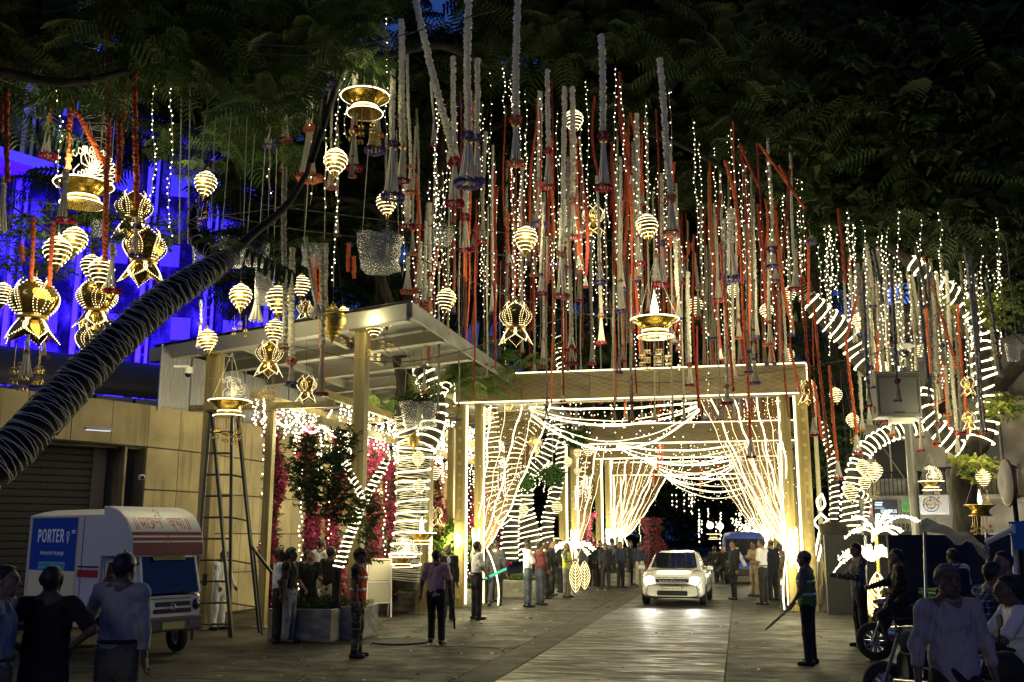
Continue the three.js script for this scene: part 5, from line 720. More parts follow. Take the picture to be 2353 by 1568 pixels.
for (const [x, y0, y1] of [[438, 120, 560], [418, 130, 560], [240, 130, 310]]) { const a = at(x, y0, 18.2), b = at(x - 6, y1, 18.2); solo('cord', rod(a, b, 0.016, 5), M.wireGrey, x === 438 ? 'pale unlit cord beside the lone striped lantern' : x === 418 ? 'pale unlit cord between fairy strings' : 'pale cord above the wire bird', 'cord'); }
// far strings at the dark end of the street
for (let i = 0; i < 24; i++) { const x = i < 8 ? rr(1540, 1600) : rr(1590, 1790), far = i >= 8, D = far ? rr(75, 105) : 70, y0 = far ? rr(1165, 1200) : 1135, y1 = y0 + rr(25, far ? 90 : 60); fairy(x, y0, x, y1, D, { gap: 0.35, spread: 0.02, m: M.bulbFar, r: 0.02, group: 'fairy light strings at the dark end of the street', label: 'far fairy light string at the dark end of the street' }); }
for (const [x, y, w] of [[1632, 1208, 'first'], [1655, 1210, 'second'], [1718, 1216, 'third'], [1735, 1224, 'lowest']]) { const o = thing('globe_lamp', w + ' distant round lamp from the court side at the street end', 'lamp', at(x, y, 95), 0, 'distant round lamps'); part('globe', ball(0.32, 0, 0, 0, 12), M.bulb, o); part('rod', rod(V(0, 0.3, 0), V(0, 3, 0), 0.03), M.black, o); }
// ---- plastic wrapped pots
const filmM = new THREE.MeshPhysicalMaterial({ color: lin(0.8, 0.82, 0.82), roughness: 0.22, transmission: 0.82, thickness: 0, bumpMap: rep(NOISE, 2, 2), bumpScale: 0.05, side: THREE.DoubleSide });
seed(221);
function crumple(g, k) { const p = g.attributes.position; for (let i = 0; i < p.count; i++) { const x = p.getX(i), y = p.getY(i), z = p.getZ(i), n = (a) => k * (fbm(x * 7 + a, y * 7 + z * 9 + a, 64, 64, 3) - 0.5); p.setXYZ(i, x + n(20), y + n(33), z + n(41)); } g.computeVertexNormals(); return g; }
function wrapped(x, y0, y1, w, D, label, { n = 1, plants = true, dark = true } = {}) {
  const t = at(x, y0, D), b = at(x, y1, D), h = t.y - b.y, W = w * D / FOCAL, g = thing('wrapped_pot', label, 'wrapped pot', b, 0.2);
  for (let i = 0; i < n; i++) { const xo = (i - (n - 1) / 2) * W / n; if (dark) part('pot', cyl(W / n * 0.3, W / n * 0.42, h * 0.66, xo, h * 0.6, 0, 16), M.black, g); }
  part('plastic_wrap', crumple(new THREE.CylinderGeometry(0.52 * W, 0.44 * W, h, 22, 8, true).applyMatrix4(M4(0, h * 0.5, 0, 0, 0, 0, V(1, 1, 0.7))), W * 0.16), filmM, g); part('wrap_base', crumple(new THREE.SphereGeometry(0.44 * W, 16, 8, 0, 6.28, PI / 2, PI / 2).applyMatrix4(M4(0, 0.03, 0, 0, 0, 0, V(1, 0.35, 0.7))), W * 0.12), filmM, g);
  for (const k of [-1, 1]) part('cord', rod(V(k * W * 0.4, h, 0), V(k * W * 0.3, h + 2.4, 0), 0.008, 4), M.wireGrey, g);
  if (plants) crown(g, [[V(0, h * 1.15, 0), W * 0.55, h * 0.35, W * 0.4]], 60, { geo: TWIG, size: 0.45, hole: 0, col: [0.03, 0.05, 0.016], name: 'foliage' });
}
wrapped(872, 540, 618, 108, 20.5, 'wide row of dark pots wrapped in clear plastic under the branch', { n: 3 }); wrapped(605, 592, 700, 46, 20, 'tall dark pot wrapped in clear plastic before the blue tower'); wrapped(460, 560, 642, 40, 16.8, 'crumpled plastic wrapped bundle at the fork of the leaning trunk', { dark: false }); wrapped(530, 550, 612, 62, 17.2, 'plastic wrapped bundle of plants along the leaning trunk', { dark: false }); wrapped(588, 560, 610, 60, 18, 'plastic wrapped plants below the wound branch'); wrapped(963, 925, 978, 88, 24.6, 'double dark pot in plastic hung on the wrapped court trunk', { n: 2 }); wrapped(1015, 522, 560, 58, 24, 'greyish plastic wrapped pot behind fairy strings', { dark: false }); wrapped(228, 505, 545, 40, 19, 'small plastic wrapped pot under the tall golden bowl', { dark: false }); wrapped(720, 565, 610, 60, 21, 'crumpled plastic wrap behind beige garlands', { dark: false }); wrapped(2330, 790, 830, 34, 21, 'white plastic bag caught beside the dark limb', { dark: false, plants: false });
{ const g = thing('vine_cluster', 'tangle of dark green vines around the upper striped lanterns', 'vines'); crown(g, [[at(60, 560, 18.6), 0.7, 0.7, 0.5], [at(215, 520, 19.4), 0.9, 0.5, 0.5], [at(130, 600, 18.3), 0.35, 0.45, 0.4], [at(160, 480, 19.5), 0.6, 0.4, 0.5], [at(380, 540, 20), 0.5, 0.4, 0.4]], 420, { geo: TWIG, size: 0.55, hole: 0.15, col: [0.05, 0.085, 0.025], name: 'foliage' }); part('stem', tube([at(20, 470, 18.6), at(120, 530, 18.4), at(200, 500, 19.3), at(390, 520, 20)], 0.02, 20, 5), M.bark, g); }
// ---- hanging ferns behind the first gate
[[1207, 1108, 46, 35, 'first hanging fern ball sprinkled with lamps behind the curtain'], [1270, 1092, 56, 36, 'second and largest hanging fern ball behind the curtain'], [1325, 1010, 44, 39, 'third hanging fern ball, highest, beside striped lanterns']].forEach(([x, y, w, D, label], i) => { const g = thing('fern_ball', label, 'hanging plant'), r = w * D / FOCAL / 2, c = at(x, y, D); part('core', ball(r * 0.6, c.x, c.y, c.z, 12), M.bark, g); crown(g, [[c, r, r * 0.9, r]], 260, { geo: TWIG, size: 0.5, hole: 0, col: [0.03, 0.075, 0.02], name: 'foliage' }); const bl = []; for (let k = 0; k < 60; k++) { const d = V(rr(-1, 1), rr(-1, 1), rr(-1, 1)).normalize().multiplyScalar(r * 1.1); bl.push(c.clone().add(d)); } if (!i) stuff(part('bulbs', bulbsAt(bl, 0.018), M.bulb, g)); part('cord', rod(c, c.clone().add(V(0, 2.5, 0)), 0.012, 4), M.wireGrey, g); });
// ---- cables across the street
[[[0, 500, 18], [160, 480, 19], [430, 500, 20], [700, 470, 22]], [[430, 480, 16], [700, 530, 19], [960, 560, 22], [1250, 600, 26]], [[600, 470, 20], [1000, 520, 23], [1300, 545, 25], [1500, 560, 27]], [[950, 590, 22], [1200, 690, 24], [1450, 740, 25], [1600, 770, 27]], [[1200, 830, 27], [1450, 878, 26.5], [1660, 868, 26], [1900, 835, 25], [2080, 800, 25]], [[560, 100, 15], [800, 105, 15.5], [1000, 60, 16], [1150, 20, 16]], [[560, 122, 16], [760, 125, 17], [900, 100, 18]], [[0, 455, 17], [130, 470, 17.5]], [[860, 780, 21], [950, 870, 23], [1000, 910, 25]], [[880, 770, 21.3], [1010, 880, 25]], [[1960, 830, 22], [2080, 780, 22], [2250, 640, 19], [2353, 590, 18]], [[2060, 505, 22], [2200, 640, 20], [2353, 790, 18]], [[1890, 930, 26], [1900, 1050, 27], [1912, 1250, 28]], [[2010, 1000, 25], [2100, 1130, 24]], [[640, 790, 21], [950, 830, 22], [1300, 730, 26]], [[1100, 620, 24], [1180, 700, 26], [1240, 860, 28]]].forEach((l, i) => solo('cable', tube(l.map((p) => at(...p)), 0.011, 40, 5), M.wire, ['thin dark cable sagging before the blue tower', 'dark cable from the trunk fork over the canopy', 'dark cable crossing high over the street', 'dark cable crossing over the first gate', 'dark cable sagging across the first gate header', 'dark cable near the upper branches', 'second dark cable near the upper branches', 'pale short cable by the wire bird', 'dark cable dropping past the canopy corner', 'second dark cable dropping past the canopy corner', 'dark cable rising past the utility box', 'dark cable crossing the pavement lights', 'dark cable drooping along the bamboo pole', 'dark cable behind the steel pole', 'thin cable over the canopy roof', 'dark cable above the striped lantern and gate corner'][i], 'cable', 'cables strung over the street'));
// ---------------------------------------------------------------- flowering columns, planters, light figures
const bractGeo = (() => { const pos = []; for (let i = 0; i < 3; i++) { const a = i * 2.094, d = V(Math.cos(a), 0.35, Math.sin(a)), s = V(-Math.sin(a), 0, Math.cos(a)); const b = V(), m = d.clone().multiplyScalar(0.55), e = d.clone().multiplyScalar(1).add(V(0, 0.1, 0)); const q = [b, m.clone().addScaledVector(s, 0.42), e, b, e, m.clone().addScaledVector(s, -0.42)]; for (const p of q) pos.push(p.x, p.y, p.z); } const g = new THREE.BufferGeometry(); g.setAttribute('position', new THREE.Float32BufferAttribute(pos, 3)); g.computeVertexNormals(); return g; })();
const bractM = new THREE.MeshPhysicalMaterial({ color: lin(1, 1, 1), roughness: 0.8, side: THREE.DoubleSide, transmission: 0.35, thickness: 0 });
function blossoms(parent, place, n, size, cols) { const im = shadows(new THREE.InstancedMesh(bractGeo, bractM, n)), q = new THREE.Quaternion(); for (let i = 0; i < n; i++) { const p = place(i), s = size * rr(0.7, 1.3), c = pick(cols), k = rr(0.65, 1.3); q.setFromEuler(new THREE.Euler(rr(-1.5, 1.5), rr(0, 6.28), rr(-1.5, 1.5))); im.setMatrixAt(i, new THREE.Matrix4().compose(p, q, V(s, s, s))); im.setColorAt(i, lin(c[0] * k, c[1] * k, c[2] * k)); } im.name = 'blossoms'; parent.add(im); stuff(im); }
const magenta = [[0.42, 0.012, 0.1], [0.3, 0.008, 0.05], [0.5, 0.05, 0.18], [0.42, 0.1, 0.18], [0.18, 0.005, 0.03]];
function bougain(label, x0, y0, x1, y1, D, w, n, { lamps = true, cols = magenta, leaves = 0.2 } = {}) {
  const a = at(x0, y0, D), b = at(x1, y1, D), R = w * D / FOCAL / 2, g = thing('flowering_column', label, 'flowering vine'), L = a.distanceTo(b), ph = rnd() * 9;
  part('support', rod(b, a, R * 0.28, 8), M.bark, g);
  const place = () => { const t = rnd(), c = a.clone().lerp(b, t), lump = 0.35 + 1.5 * Math.max(0, fbm(t * L * 1.1 + ph, ph, 64, 64, 3) - 0.2) + 0.2 * Math.sin(t * L * 4 + ph), r = R * lump * Math.sqrt(rr(0.15, 1)), q = rr(0, 6.28); return c.add(V(Math.cos(q) * r + 0.1 * Math.sin(t * L * 2.2 + ph * 2), rr(-0.06, 0.06), Math.sin(q) * r)); };
  blossoms(g, place, n, 0.075, cols); const lv = []; crown(g, [[a.clone().lerp(b, 0.25), R, L * 0.26, R], [a.clone().lerp(b, 0.75), R, L * 0.26, R]], Math.round(n * leaves), { geo: TWIG, size: 0.34, hole: 0, col: [0.03, 0.06, 0.02], name: 'foliage' });
  if (lamps) { const bl = []; for (let i = 0; i < L * 9; i++) { const c = a.clone().lerp(b, i / (L * 9)); bl.push(c.add(V(-R * 0.85 + rr(-0.06, 0.06), 0, R * 0.5 + rr(-0.05, 0.05)))); } stuff(part('bulbs', bulbsAt(bl, 0.019), M.bulb, g)); }
}
seed(401);
bougain('dark pink flowering column behind the ladder, first from the stone wall', 632, 958, 622, 1478, 23.2, 44, 2600);
bougain('pink flowering column behind the group at the planter, second of the row', 712, 985, 708, 1440, 24.2, 40, 2200);
bougain('pink flowering column in the shade of the young tree', 775, 1000, 770, 1440, 25.2, 34, 1700);
bougain('bright pink flowering column beside the tall yellow post', 856, 1018, 848, 1400, 26.5, 48, 2400);
bougain('pink flowering column between the young tree and the wrapped trunk', 903, 1062, 897, 1380, 27.2, 34, 1900);
bougain('pink flowering column partly hidden by the wrapped court trunk', 975, 1120, 955, 1345, 27.6, 34, 900);
bougain('rose flowering column behind the small lotus lantern', 1004, 1070, 1000, 1345, 29.5, 30, 1100);
bougain('rose flowering column touching the first gate post', 1044, 1085, 1042, 1360, 31, 28, 1000);
bougain('dark red flowering column inside the first gate', 1100, 1040, 1095, 1330, 35, 44, 1700);
bougain('crimson flowering column deep between the lit trunks', 1152, 1090, 1150, 1330, 40, 40, 900);
bougain('crimson flowering column beside the yellow brace', 1345, 1180, 1340, 1330, 47, 60, 900, { leaves: 0.2 });
bougain('wide dark red flowering hedge at the farthest gate', 1500, 1190, 1500, 1330, 64, 74, 1600, { cols: [[0.2, 0.01, 0.03], [0.28, 0.015, 0.06]], leaves: 0.2 });
// planters
const planterM = new THREE.MeshStandardMaterial({ color: lin(0.32, 0.305, 0.26), map: rep(NOISE, 0.8, 0.8), roughness: 0.8 }), soilM = mat(0.02, 0.015, 0.01, 1);
function planter(label, s, t, w, d, h, y = 0, grass = 150) { const p = S(s, t, y), g = thing('planter', label, 'planter', p, STREET); part('trough', [rbox(w, h, 0.07, 0.012, 0, h / 2, d / 2 - 0.035), rbox(w, h, 0.07, 0.012, 0, h / 2, -d / 2 + 0.035), rbox(0.07, h, d - 0.145, 0.012, -w / 2 + 0.035, h / 2, 0), rbox(0.07, h, d - 0.145, 0.012, w / 2 - 0.035, h / 2, 0)], planterM, g); part('soil', box(w - 0.15, h - 0.08, d - 0.15, 0, h / 2 - 0.04, 0), soilM, g); crown(g, [[V(0, h + 0.08, 0), w * 0.48, 0.13, d * 0.45]], grass, { geo: TWIG, size: 0.34, hole: 0, col: [0.045, 0.085, 0.022], name: 'hedge_foliage' }); }
{ const ps = (x, y) => toS(onGround(x, y)); let q;
  q = ps(912, 1408); planter('white planter with clipped hedge at the foot of the wrapped court trunk', q[0], q[1] + 0.7, 1.25, 1.3, 0.52); q = ps(1062, 1398); planter('white planter beside the first gate post', q[0] - 0.1, q[1] + 0.9, 0.6, 1.2, 0.5, 0, 70); q = ps(1195, 1376); planter('white planter of bright grass behind the man walking to the gate', q[0], q[1] + 0.9, 1.25, 1.4, 0.55, 0, 260);
  q = ps(800, 1472); planter('white planter behind the man shading the eyes', q[0] - 0.55, q[1] + 0.6, 1.5, 1.0, 0.62); q = ps(690, 1480); planter('long white planter behind the waiting group', q[0] - 0.2, q[1] + 0.8, 1.3, 0.9, 0.6); q = ps(1350, 1350); planter('low white planter behind the row of guards', q[0] + 0.4, q[1] + 1.5, 2.2, 0.8, 0.5, 0, 120); }
{ const g = thing('lit_shrub', 'yellow green shrub glowing beside the first gate post behind the bald man', 'shrub'); crown(g, [[at(1030, 1255, 29.6), 0.7, 0.75, 0.5], [at(1010, 1290, 29.6), 0.5, 0.6, 0.4]], 300, { geo: TWIGB, size: 0.55, hole: 0.1, col: [0.13, 0.2, 0.03], name: 'foliage' }); part('stem', rod(at(1028, 1400, 29.6), at(1030, 1250, 29.6), 0.04), M.bark, g); const L = new THREE.PointLight(lin(...WARM), 14, 0, 2); L.name = 'shrub_lamp'; L.position.copy(at(1045, 1240, 29)); L.shadow.radius = 10; L.castShadow = true; scene.add(L); }
// palm of light strip
function tuft(a, b, n, sp, r) { const l = []; for (let k = 0; k < n; k++) { const p = []; for (let i = 0; i <= 26; i++) { const t = i / 26, c = a.clone().lerp(b, t); c.y += Math.sin(t * PI * 0.9) * a.distanceTo(b) * 0.28; const w = sp * (0.4 + t); c.add(V(Math.sin(i * 2.4 + k * 2) * w, Math.cos(i * 2.9 + k) * w, Math.sin(i * 1.7 + k * 3) * w)); p.push(c); } l.push(sweep(p, r, 4)); } return mg(l); }
{ const D = 23.2, g = thing('light_palm', 'palm tree figure made of dazzling light strip beside the cabinet', 'light figure'), top = at(2014, 1228, D), base = at(2022, 1425, D);
  part('trunk', limb([base, at(2020, 1330, D), top], [0.05, 0.045, 0.04], 8, 8), M.gold, g);
  for (const [x, y, dz] of [[1957, 1196, 0.1], [1966, 1222, 0.5], [1950, 1243, -0.2], [2008, 1190, 0.3], [2042, 1182, 0.1], [2062, 1196, -0.3], [2058, 1228, 0.4], [2112, 1208, 0], [1985, 1250, 0.6], [2045, 1243, 0.5]]) part('light_frond', tuft(top, at(x, y, D).add(V(0, 0, dz)), 3, 0.03, 0.014), M.strip, g);
  const c2 = at(2005, 1290, D - 0.2); for (let i = 0; i < 13; i++) { const a = i / 13 * 2 * PI; part('light_frond', tuft(c2, c2.clone().add(V(Math.cos(a) * 0.55, Math.abs(Math.sin(a)) * 0.32 - 0.05, Math.sin(a) * 0.4)), 2, 0.04, 0.014), M.strip, g); } part('light_frond', tuft(at(2000, 1288, D), at(1912, 1332, D), 2, 0.03, 0.014), M.strip, g); part('light_frond', tuft(at(2000, 1285, D), at(1930, 1290, D), 3, 0.05, 0.014), M.strip, g);
  for (const [x, y, I] of [[2014, 1222, 13], [2000, 1285, 13]]) { const L = new THREE.PointLight(lin(...WARM), I, 0, 2); L.name = 'palm_lamp'; L.position.copy(at(x, y, D - 0.5)); L.shadow.radius = 18; L.castShadow = true; scene.add(L); } }
{ const D = 28.6, g = thing('light_figure', 'tall curling figure of light strip behind the bamboo pole at the first gate end', 'light figure'), pts = (l) => l.map((p) => at(p[0], p[1], D)); for (const l of [[[1890, 1135], [1878, 1150], [1884, 1172], [1896, 1160], [1890, 1138]], [[1888, 1180], [1872, 1200], [1885, 1215], [1900, 1196], [1888, 1182]], [[1885, 1215], [1878, 1250], [1872, 1285]], [[1896, 1200], [1890, 1245], [1880, 1290]]]) part('light_curl', tube(pts(l), 0.03, 26, 6), M.strip, g); part('stand', rod(at(1880, 1290, D), at(1880, 1390, D), 0.03), M.steel, g); }
function leafFigure(label, x, y0, y1, w, D, turn) { const a = at(x, y0, D), b = at(x, y1, D), h = a.y - b.y, W = w * D / FOCAL / 2, g = thing('leaf_figure', label, 'light figure', b, turn), vr = D > 30 ? 0.32 : 0.8, s = new THREE.Shape(); s.moveTo(0, 0); s.bezierCurveTo(W * 1.5, h * 0.15, W * 1.25, h * 0.65, 0, h); s.bezierCurveTo(-W * 1.25, h * 0.65, -W * 1.5, h * 0.15, 0, 0);
  part('plate', new THREE.ExtrudeGeometry(s, { depth: 0.03, bevelEnabled: true, bevelSize: 0.006, bevelThickness: 0.006, bevelSegments: 1, curveSegments: 14 }), M.gold, g);
  const half = (t) => W * 1.02 * Math.pow(Math.sin(PI * Math.min(1, Math.max(0, t))), 0.7); part('light_vein', rod(V(0, 0.02, 0.05), V(0, h * 0.9, 0.05), 0.016 * vr, 6), M.strip, g);
  for (let i = 0; i < 7; i++) for (const k of [-1, 1]) { const t = 0.12 + i * 0.105; part('light_vein', tube([V(0, t * h, 0.05), V(k * half(t + 0.1) * 0.45, (t + 0.07) * h, 0.055), V(k * half(t + 0.2) * 0.85, (t + 0.2) * h, 0.05)], 0.014 * vr, 8, 5), M.strip, g); }
  const rim = []; for (let i = 0; i <= 40; i++) { const t = i / 40 * 2, k = t < 1 ? t : 2 - t; rim.push(V((t < 1 ? 1 : -1) * half(k) * 0.98, k * h, 0.045)); } part('light_rim', sweep(rim, 0.012 * vr, 5), M.strip, g);
  if (D > 30) return;
  const L = new THREE.PointLight(lin(...WARM), 2.5, 0, 2); L.name = 'leaf_lamp'; L.position.copy(b).add(V(Math.sin(turn) * 0.3, h * 0.5, 0.8)); L.shadow.radius = 14; L.castShadow = true; scene.add(L); }
leafFigure('golden leaf figure with bright veins standing under the light palm', 2022, 1316, 1440, 52, 22.6, 0.1);
leafFigure('golden leaf figure turned edge on behind the man in striped shirt', 1967, 1368, 1440, 40, 22.8, 1.25);
leafFigure('small golden leaf figure beside the guard in lime vest', 1324, 1290, 1362, 28, 33, -0.4); leafFigure('small golden leaf figure behind the row of guards', 1345, 1290, 1355, 26, 36, -0.5);
{ const g = thing('light_palm', 'palm figure of dazzling light strip among the guards', 'light figure'), D = 35, c = at(1318, 1262, D); part('trunk', rod(at(1318, 1360, D), c, 0.04), M.gold, g); for (let i = 0; i < 9; i++) { const a = i / 9 * 2 * PI; part('light_frond', tuft(c, c.clone().add(V(Math.cos(a) * 0.7, 0.25 * Math.sin(a) - 0.1, Math.sin(a) * 0.5)), 2, 0.05, 0.018), M.strip, g); } }
for (const [x, y, D, I, n] of [[1205, 1230, 33, 30, 'trunk_lamp'], [1130, 1130, 32, 20, 'trunk_lamp'], [1270, 1270, 38, 24, 'trunk_lamp'], [1235, 1010, 33.5, 16, 'trunk_lamp'], [1380, 1220, 47, 30, 'trunk_lamp'], [930, 1180, 24.8, 16, 'wrap_lamp'], [830, 1180, 22.6, 6, 'wrap_lamp'], [1940, 1120, 26.6, 12, 'wrap_lamp'], [2050, 900, 25, 14, 'wrap_lamp'], [2230, 960, 21.6, 14, 'wrap_lamp'], [1150, 640, 23.5, 9, 'string_lamp'], [1350, 560, 24, 9, 'string_lamp'], [1560, 640, 24, 6, 'string_lamp'], [1760, 660, 25, 5, 'string_lamp'], [1380, 760, 25, 8, 'string_lamp'], [1650, 780, 25, 8, 'string_lamp'], [2150, 640, 22.5, 5, 'string_lamp'], [130, 640, 16, 5, 'string_lamp'], [640, 740, 19, 5, 'string_lamp']]) { const L = new THREE.PointLight(lin(...WARM), I, 0, 2); L.name = n; L.position.copy(at(x, y, D)); L.shadow.radius = 30; L.castShadow = true; scene.add(L); }
// ladder, barricade, mesh board, dome camera
{ const D = 20.8, st = mat(0.045, 0.043, 0.04, 0.55, 0.4), g = thing('step_ladder', 'tall dark steel trestle ladder standing before the stone wall', 'ladder'), L = (t) => at(484 - 45 * t, 944 + 540 * t, D - 0.5 * t), Mm = (t) => at(533 - 6 * t, 944 + 540 * t, D + 0.1), R = (t) => at(545 + 56 * t, 950 + 545 * t, D + 0.9 * t), N = (t) => at(487 + 47 * t, 950 + 530 * t, D - 0.2 * t);
  for (const f of [L, Mm, R, N]) part('rail', bar(f(1), f(0), 0.06, 0.06), st, g); for (let i = 1; i < 11; i++) { part('rung', rod(L(i / 11), Mm(i / 11), 0.022), st, g); if (i % 2) part('rung', rod(Mm(i / 11), R(i / 11), 0.02), st, g); } part('brace', rod(at(577, 1255, 21), at(638, 1335, 21.6), 0.035), st, g); part('brace', rod(at(583, 1260, 21), at(604, 1480, 21.2), 0.022), st, g); part('platform', box(0.7, 0.05, 0.3, 0, 0, 0).applyMatrix4(M4(at(515, 946, D).x, at(515, 946, D).y, -D)), st, g); part('foot_bar', bar(at(440, 1490, D - 0.6), at(604, 1497, 20.4), 0.06, 0.06), st, g); }
{ const p = onGround(868, 1418), g = thing('barricade', 'white framed folding sign board leaning behind the guard in orange vest', 'barricade', p, 0.25), st = M.white; for (const x of [-0.3, 0.3]) { part('frame', bar(V(x, 0, 0.22), V(x, 1.42, 0), 0.04, 0.04), st, g); part('leg', bar(V(x, 0, -0.4), V(x, 1.3, 0), 0.035, 0.035), st, g); } for (const y of [0.35, 0.85, 1.4]) part('frame', bar(V(-0.3, y, 0.22 * (1 - y / 1.42)), V(0.3, y, 0.22 * (1 - y / 1.42)), 0.04, 0.04), st, g); part('panel', box(0.54, 0.48, 0.02, 0, 1.12, 0.05, -0.15), mat(0.5, 0.47, 0.36, 0.4), g); part('panel', box(0.54, 0.45, 0.02, 0, 0.6, 0.13, -0.15), mat(0.4, 0.38, 0.3, 0.5), g);
  const q = onGround(842, 1440), b = thing('mesh_board', 'small perforated white board leaning on the planter', 'board', q, 0.5), l = []; for (let i = 0; i < 8; i++) { l.push(box(0.42, 0.02, 0.02, 0, 0.05 + i * 0.075, 0), box(0.02, 0.56, 0.02, -0.2 + i * 0.057, 0.3, 0)); } part('lattice', mg(l).applyMatrix4(M4(0, 0, 0, -0.25)), planterM, b); part('strut', rod(V(0.1, 0.5, -0.1), V(0.25, 0, 0.35), 0.018), planterM, b); }
{ const o = thing('dome_camera', 'white dome camera hanging under the canopy corner', 'camera', at(432, 862, 21.6)); part('housing', [cyl(0.09, 0.08, 0.14, 0, 0.1, 0, 16), rbox(0.34, 0.06, 0.08, 0.02, -0.16, 0.18, 0)], M.white, o); part('dome', ball(0.075, 0, 0.02, 0, 14), mat(0.01, 0.01, 0.01, 0.1), o); }
// ---------------------------------------------------------------- people
// surface nets: the zero level of f on a grid
function surfaceNet(f, lo, hi, cell) {
  const nx = Math.ceil((hi[0] - lo[0]) / cell) + 2, ny = Math.ceil((hi[1] - lo[1]) / cell) + 2, nz = Math.ceil((hi[2] - lo[2]) / cell) + 2, F = new Float32Array(nx * ny * nz), id = (i, j, k) => (k * ny + j) * nx + i;
  for (let k = 0; k < nz; k++) for (let j = 0; j < ny; j++) for (let i = 0; i < nx; i++) F[id(i, j, k)] = f(lo[0] + i * cell, lo[1] + j * cell, lo[2] + k * cell);
  const vid = new Int32Array(nx * ny * nz).fill(-1), pos = [], idx = [];
  for (let k = 0; k + 1 < nz; k++) for (let j = 0; j + 1 < ny; j++) for (let i = 0; i + 1 < nx; i++) {
    let n = 0, sx = 0, sy = 0, sz = 0; const c = id(i, j, k), v = [F[c], F[c + 1], F[c + nx], F[c + nx + 1], F[c + nx * ny], F[c + nx * ny + 1], F[c + nx * ny + nx], F[c + nx * ny + nx + 1]];
    let m = 0; for (let b = 0; b < 8; b++) if (v[b] < 0) m |= 1 << b; if (m === 0 || m === 255) continue;
    for (let a = 0; a < 8; a++) for (const d of [1, 2, 4]) { if (a & d) continue; const b = a | d; if ((v[a] < 0) === (v[b] < 0)) continue; const t = v[a] / (v[a] - v[b]); sx += (a & 1) + (d === 1 ? t : 0); sy += ((a >> 1) & 1) + (d === 2 ? t : 0); sz += (a >> 2) + (d === 4 ? t : 0); n++; }
    vid[c] = pos.length / 3; pos.push(lo[0] + (i + sx / n) * cell, lo[1] + (j + sy / n) * cell, lo[2] + (k + sz / n) * cell);
  }
  const st = [1, nx, nx * ny];
  for (let k = 1; k + 1 < nz; k++) for (let j = 1; j + 1 < ny; j++) for (let i = 1; i + 1 < nx; i++) { const c = id(i, j, k); for (let a = 0; a < 3; a++) { const d = c + st[a]; if ((F[c] < 0) === (F[d] < 0)) continue; const u = st[(a + 1) % 3], w = st[(a + 2) % 3], q = [vid[c], vid[c - u], vid[c - u - w], vid[c - w]]; if (q.includes(-1)) continue; if (F[c] < 0) idx.push(q[0], q[1], q[2], q[0], q[2], q[3]); else idx.push(q[0], q[2], q[1], q[0], q[3], q[2]); } }
  const g = new THREE.BufferGeometry(); g.setAttribute('position', new THREE.Float32BufferAttribute(pos, 3)); g.setIndex(idx); const uv = new Float32Array(pos.length / 3 * 2); for (let i = 0; i < uv.length / 2; i++) { uv[i * 2] = pos[i * 3] + pos[i * 3 + 2] * 0.6; uv[i * 2 + 1] = pos[i * 3 + 1]; } g.setAttribute('uv', new THREE.BufferAttribute(uv, 2)); g.computeVertexNormals(); return g;
}
const smin = (a, b, k) => { const h = Math.max(k - Math.abs(a - b), 0) / k; return Math.min(a, b) - h * h * k * 0.25; };
// tapered capsule, optionally flattened front to back
function cone(a, b, r0, r1, fz = 1) { const dx = b.x - a.x, dy = b.y - a.y, dz = (b.z - a.z) / fz, l2 = dx * dx + dy * dy + dz * dz + 1e-9; return (x, y, z) => { const px = x - a.x, py = y - a.y, pz = (z - a.z) / fz; let t = (px * dx + py * dy + pz * dz) / l2; t = t < 0 ? 0 : t > 1 ? 1 : t; const ex = px - dx * t, ey = py - dy * t, ez = pz - dz * t; return (Math.sqrt(ex * ex + ey * ey + ez * ez) - (r0 + (r1 - r0) * t)) * (fz < 1 ? fz * 0.5 + 0.5 : 1); }; }
const ell = (c, rx, ry, rz) => (x, y, z) => { const a = (x - c.x) / rx, b = (y - c.y) / ry, d = (z - c.z) / rz; return (Math.sqrt(a * a + b * b + d * d) - 1) * Math.min(rx, ry, rz); };
const join = (l, k) => (x, y, z) => { let d = 9; for (const f of l) d = smin(d, f(x, y, z), k); return d; };
// head, its centre at the origin, the face towards +z
const headF = (() => { const l = [ell(V(0, 0.03, -0.012), 0.076, 0.092, 0.096), cone(V(0, -0.02, 0.03), V(0, -0.085, 0.052), 0.062, 0.036), cone(V(0, 0.012, 0.088), V(0, -0.024, 0.108), 0.009, 0.015), cone(V(-0.02, 0.028, 0.078), V(0.02, 0.028, 0.078), 0.015, 0.015), cone(V(-0.018, -0.055, 0.086), V(0.018, -0.055, 0.086), 0.009, 0.009), cone(V(0.045, -0.03, 0.03), V(0.03, -0.075, 0.05), 0.03, 0.025), cone(V(-0.045, -0.03, 0.03), V(-0.03, -0.075, 0.05), 0.03, 0.025), cone(V(0, -0.04, -0.02), V(0, -0.16, -0.03), 0.055, 0.058)]; const j = join(l, 0.028), eye = [ell(V(0.031, 0.012, 0.092), 0.016, 0.011, 0.014), ell(V(-0.031, 0.012, 0.092), 0.016, 0.011, 0.014)], ears = [ell(V(0.08, 0.0, -0.01), 0.012, 0.032, 0.019), ell(V(-0.08, 0.0, -0.01), 0.012, 0.032, 0.019)]; return (x, y, z) => { let d = j(x, y, z); for (const e of eye) d = Math.max(d, -(e(x, y, z) + 0.002)); for (const e of ears) d = smin(d, e(x, y, z), 0.01); return d; }; })();
const C1 = mat(0.01, 0.01, 0.011, 0.5);
const hairLine = (x, y, z) => z * 0.85 - y * 0.75 + 0.015 + Math.abs(x) * 0.12;          // above and behind this plane is hair
const inHair = (x, y, z) => Math.max(hairLine(x, y, z), -0.075 - y * 1.0 + Math.max(0, z) * 0.9);
const HEADS = {}, HAIRS = {};
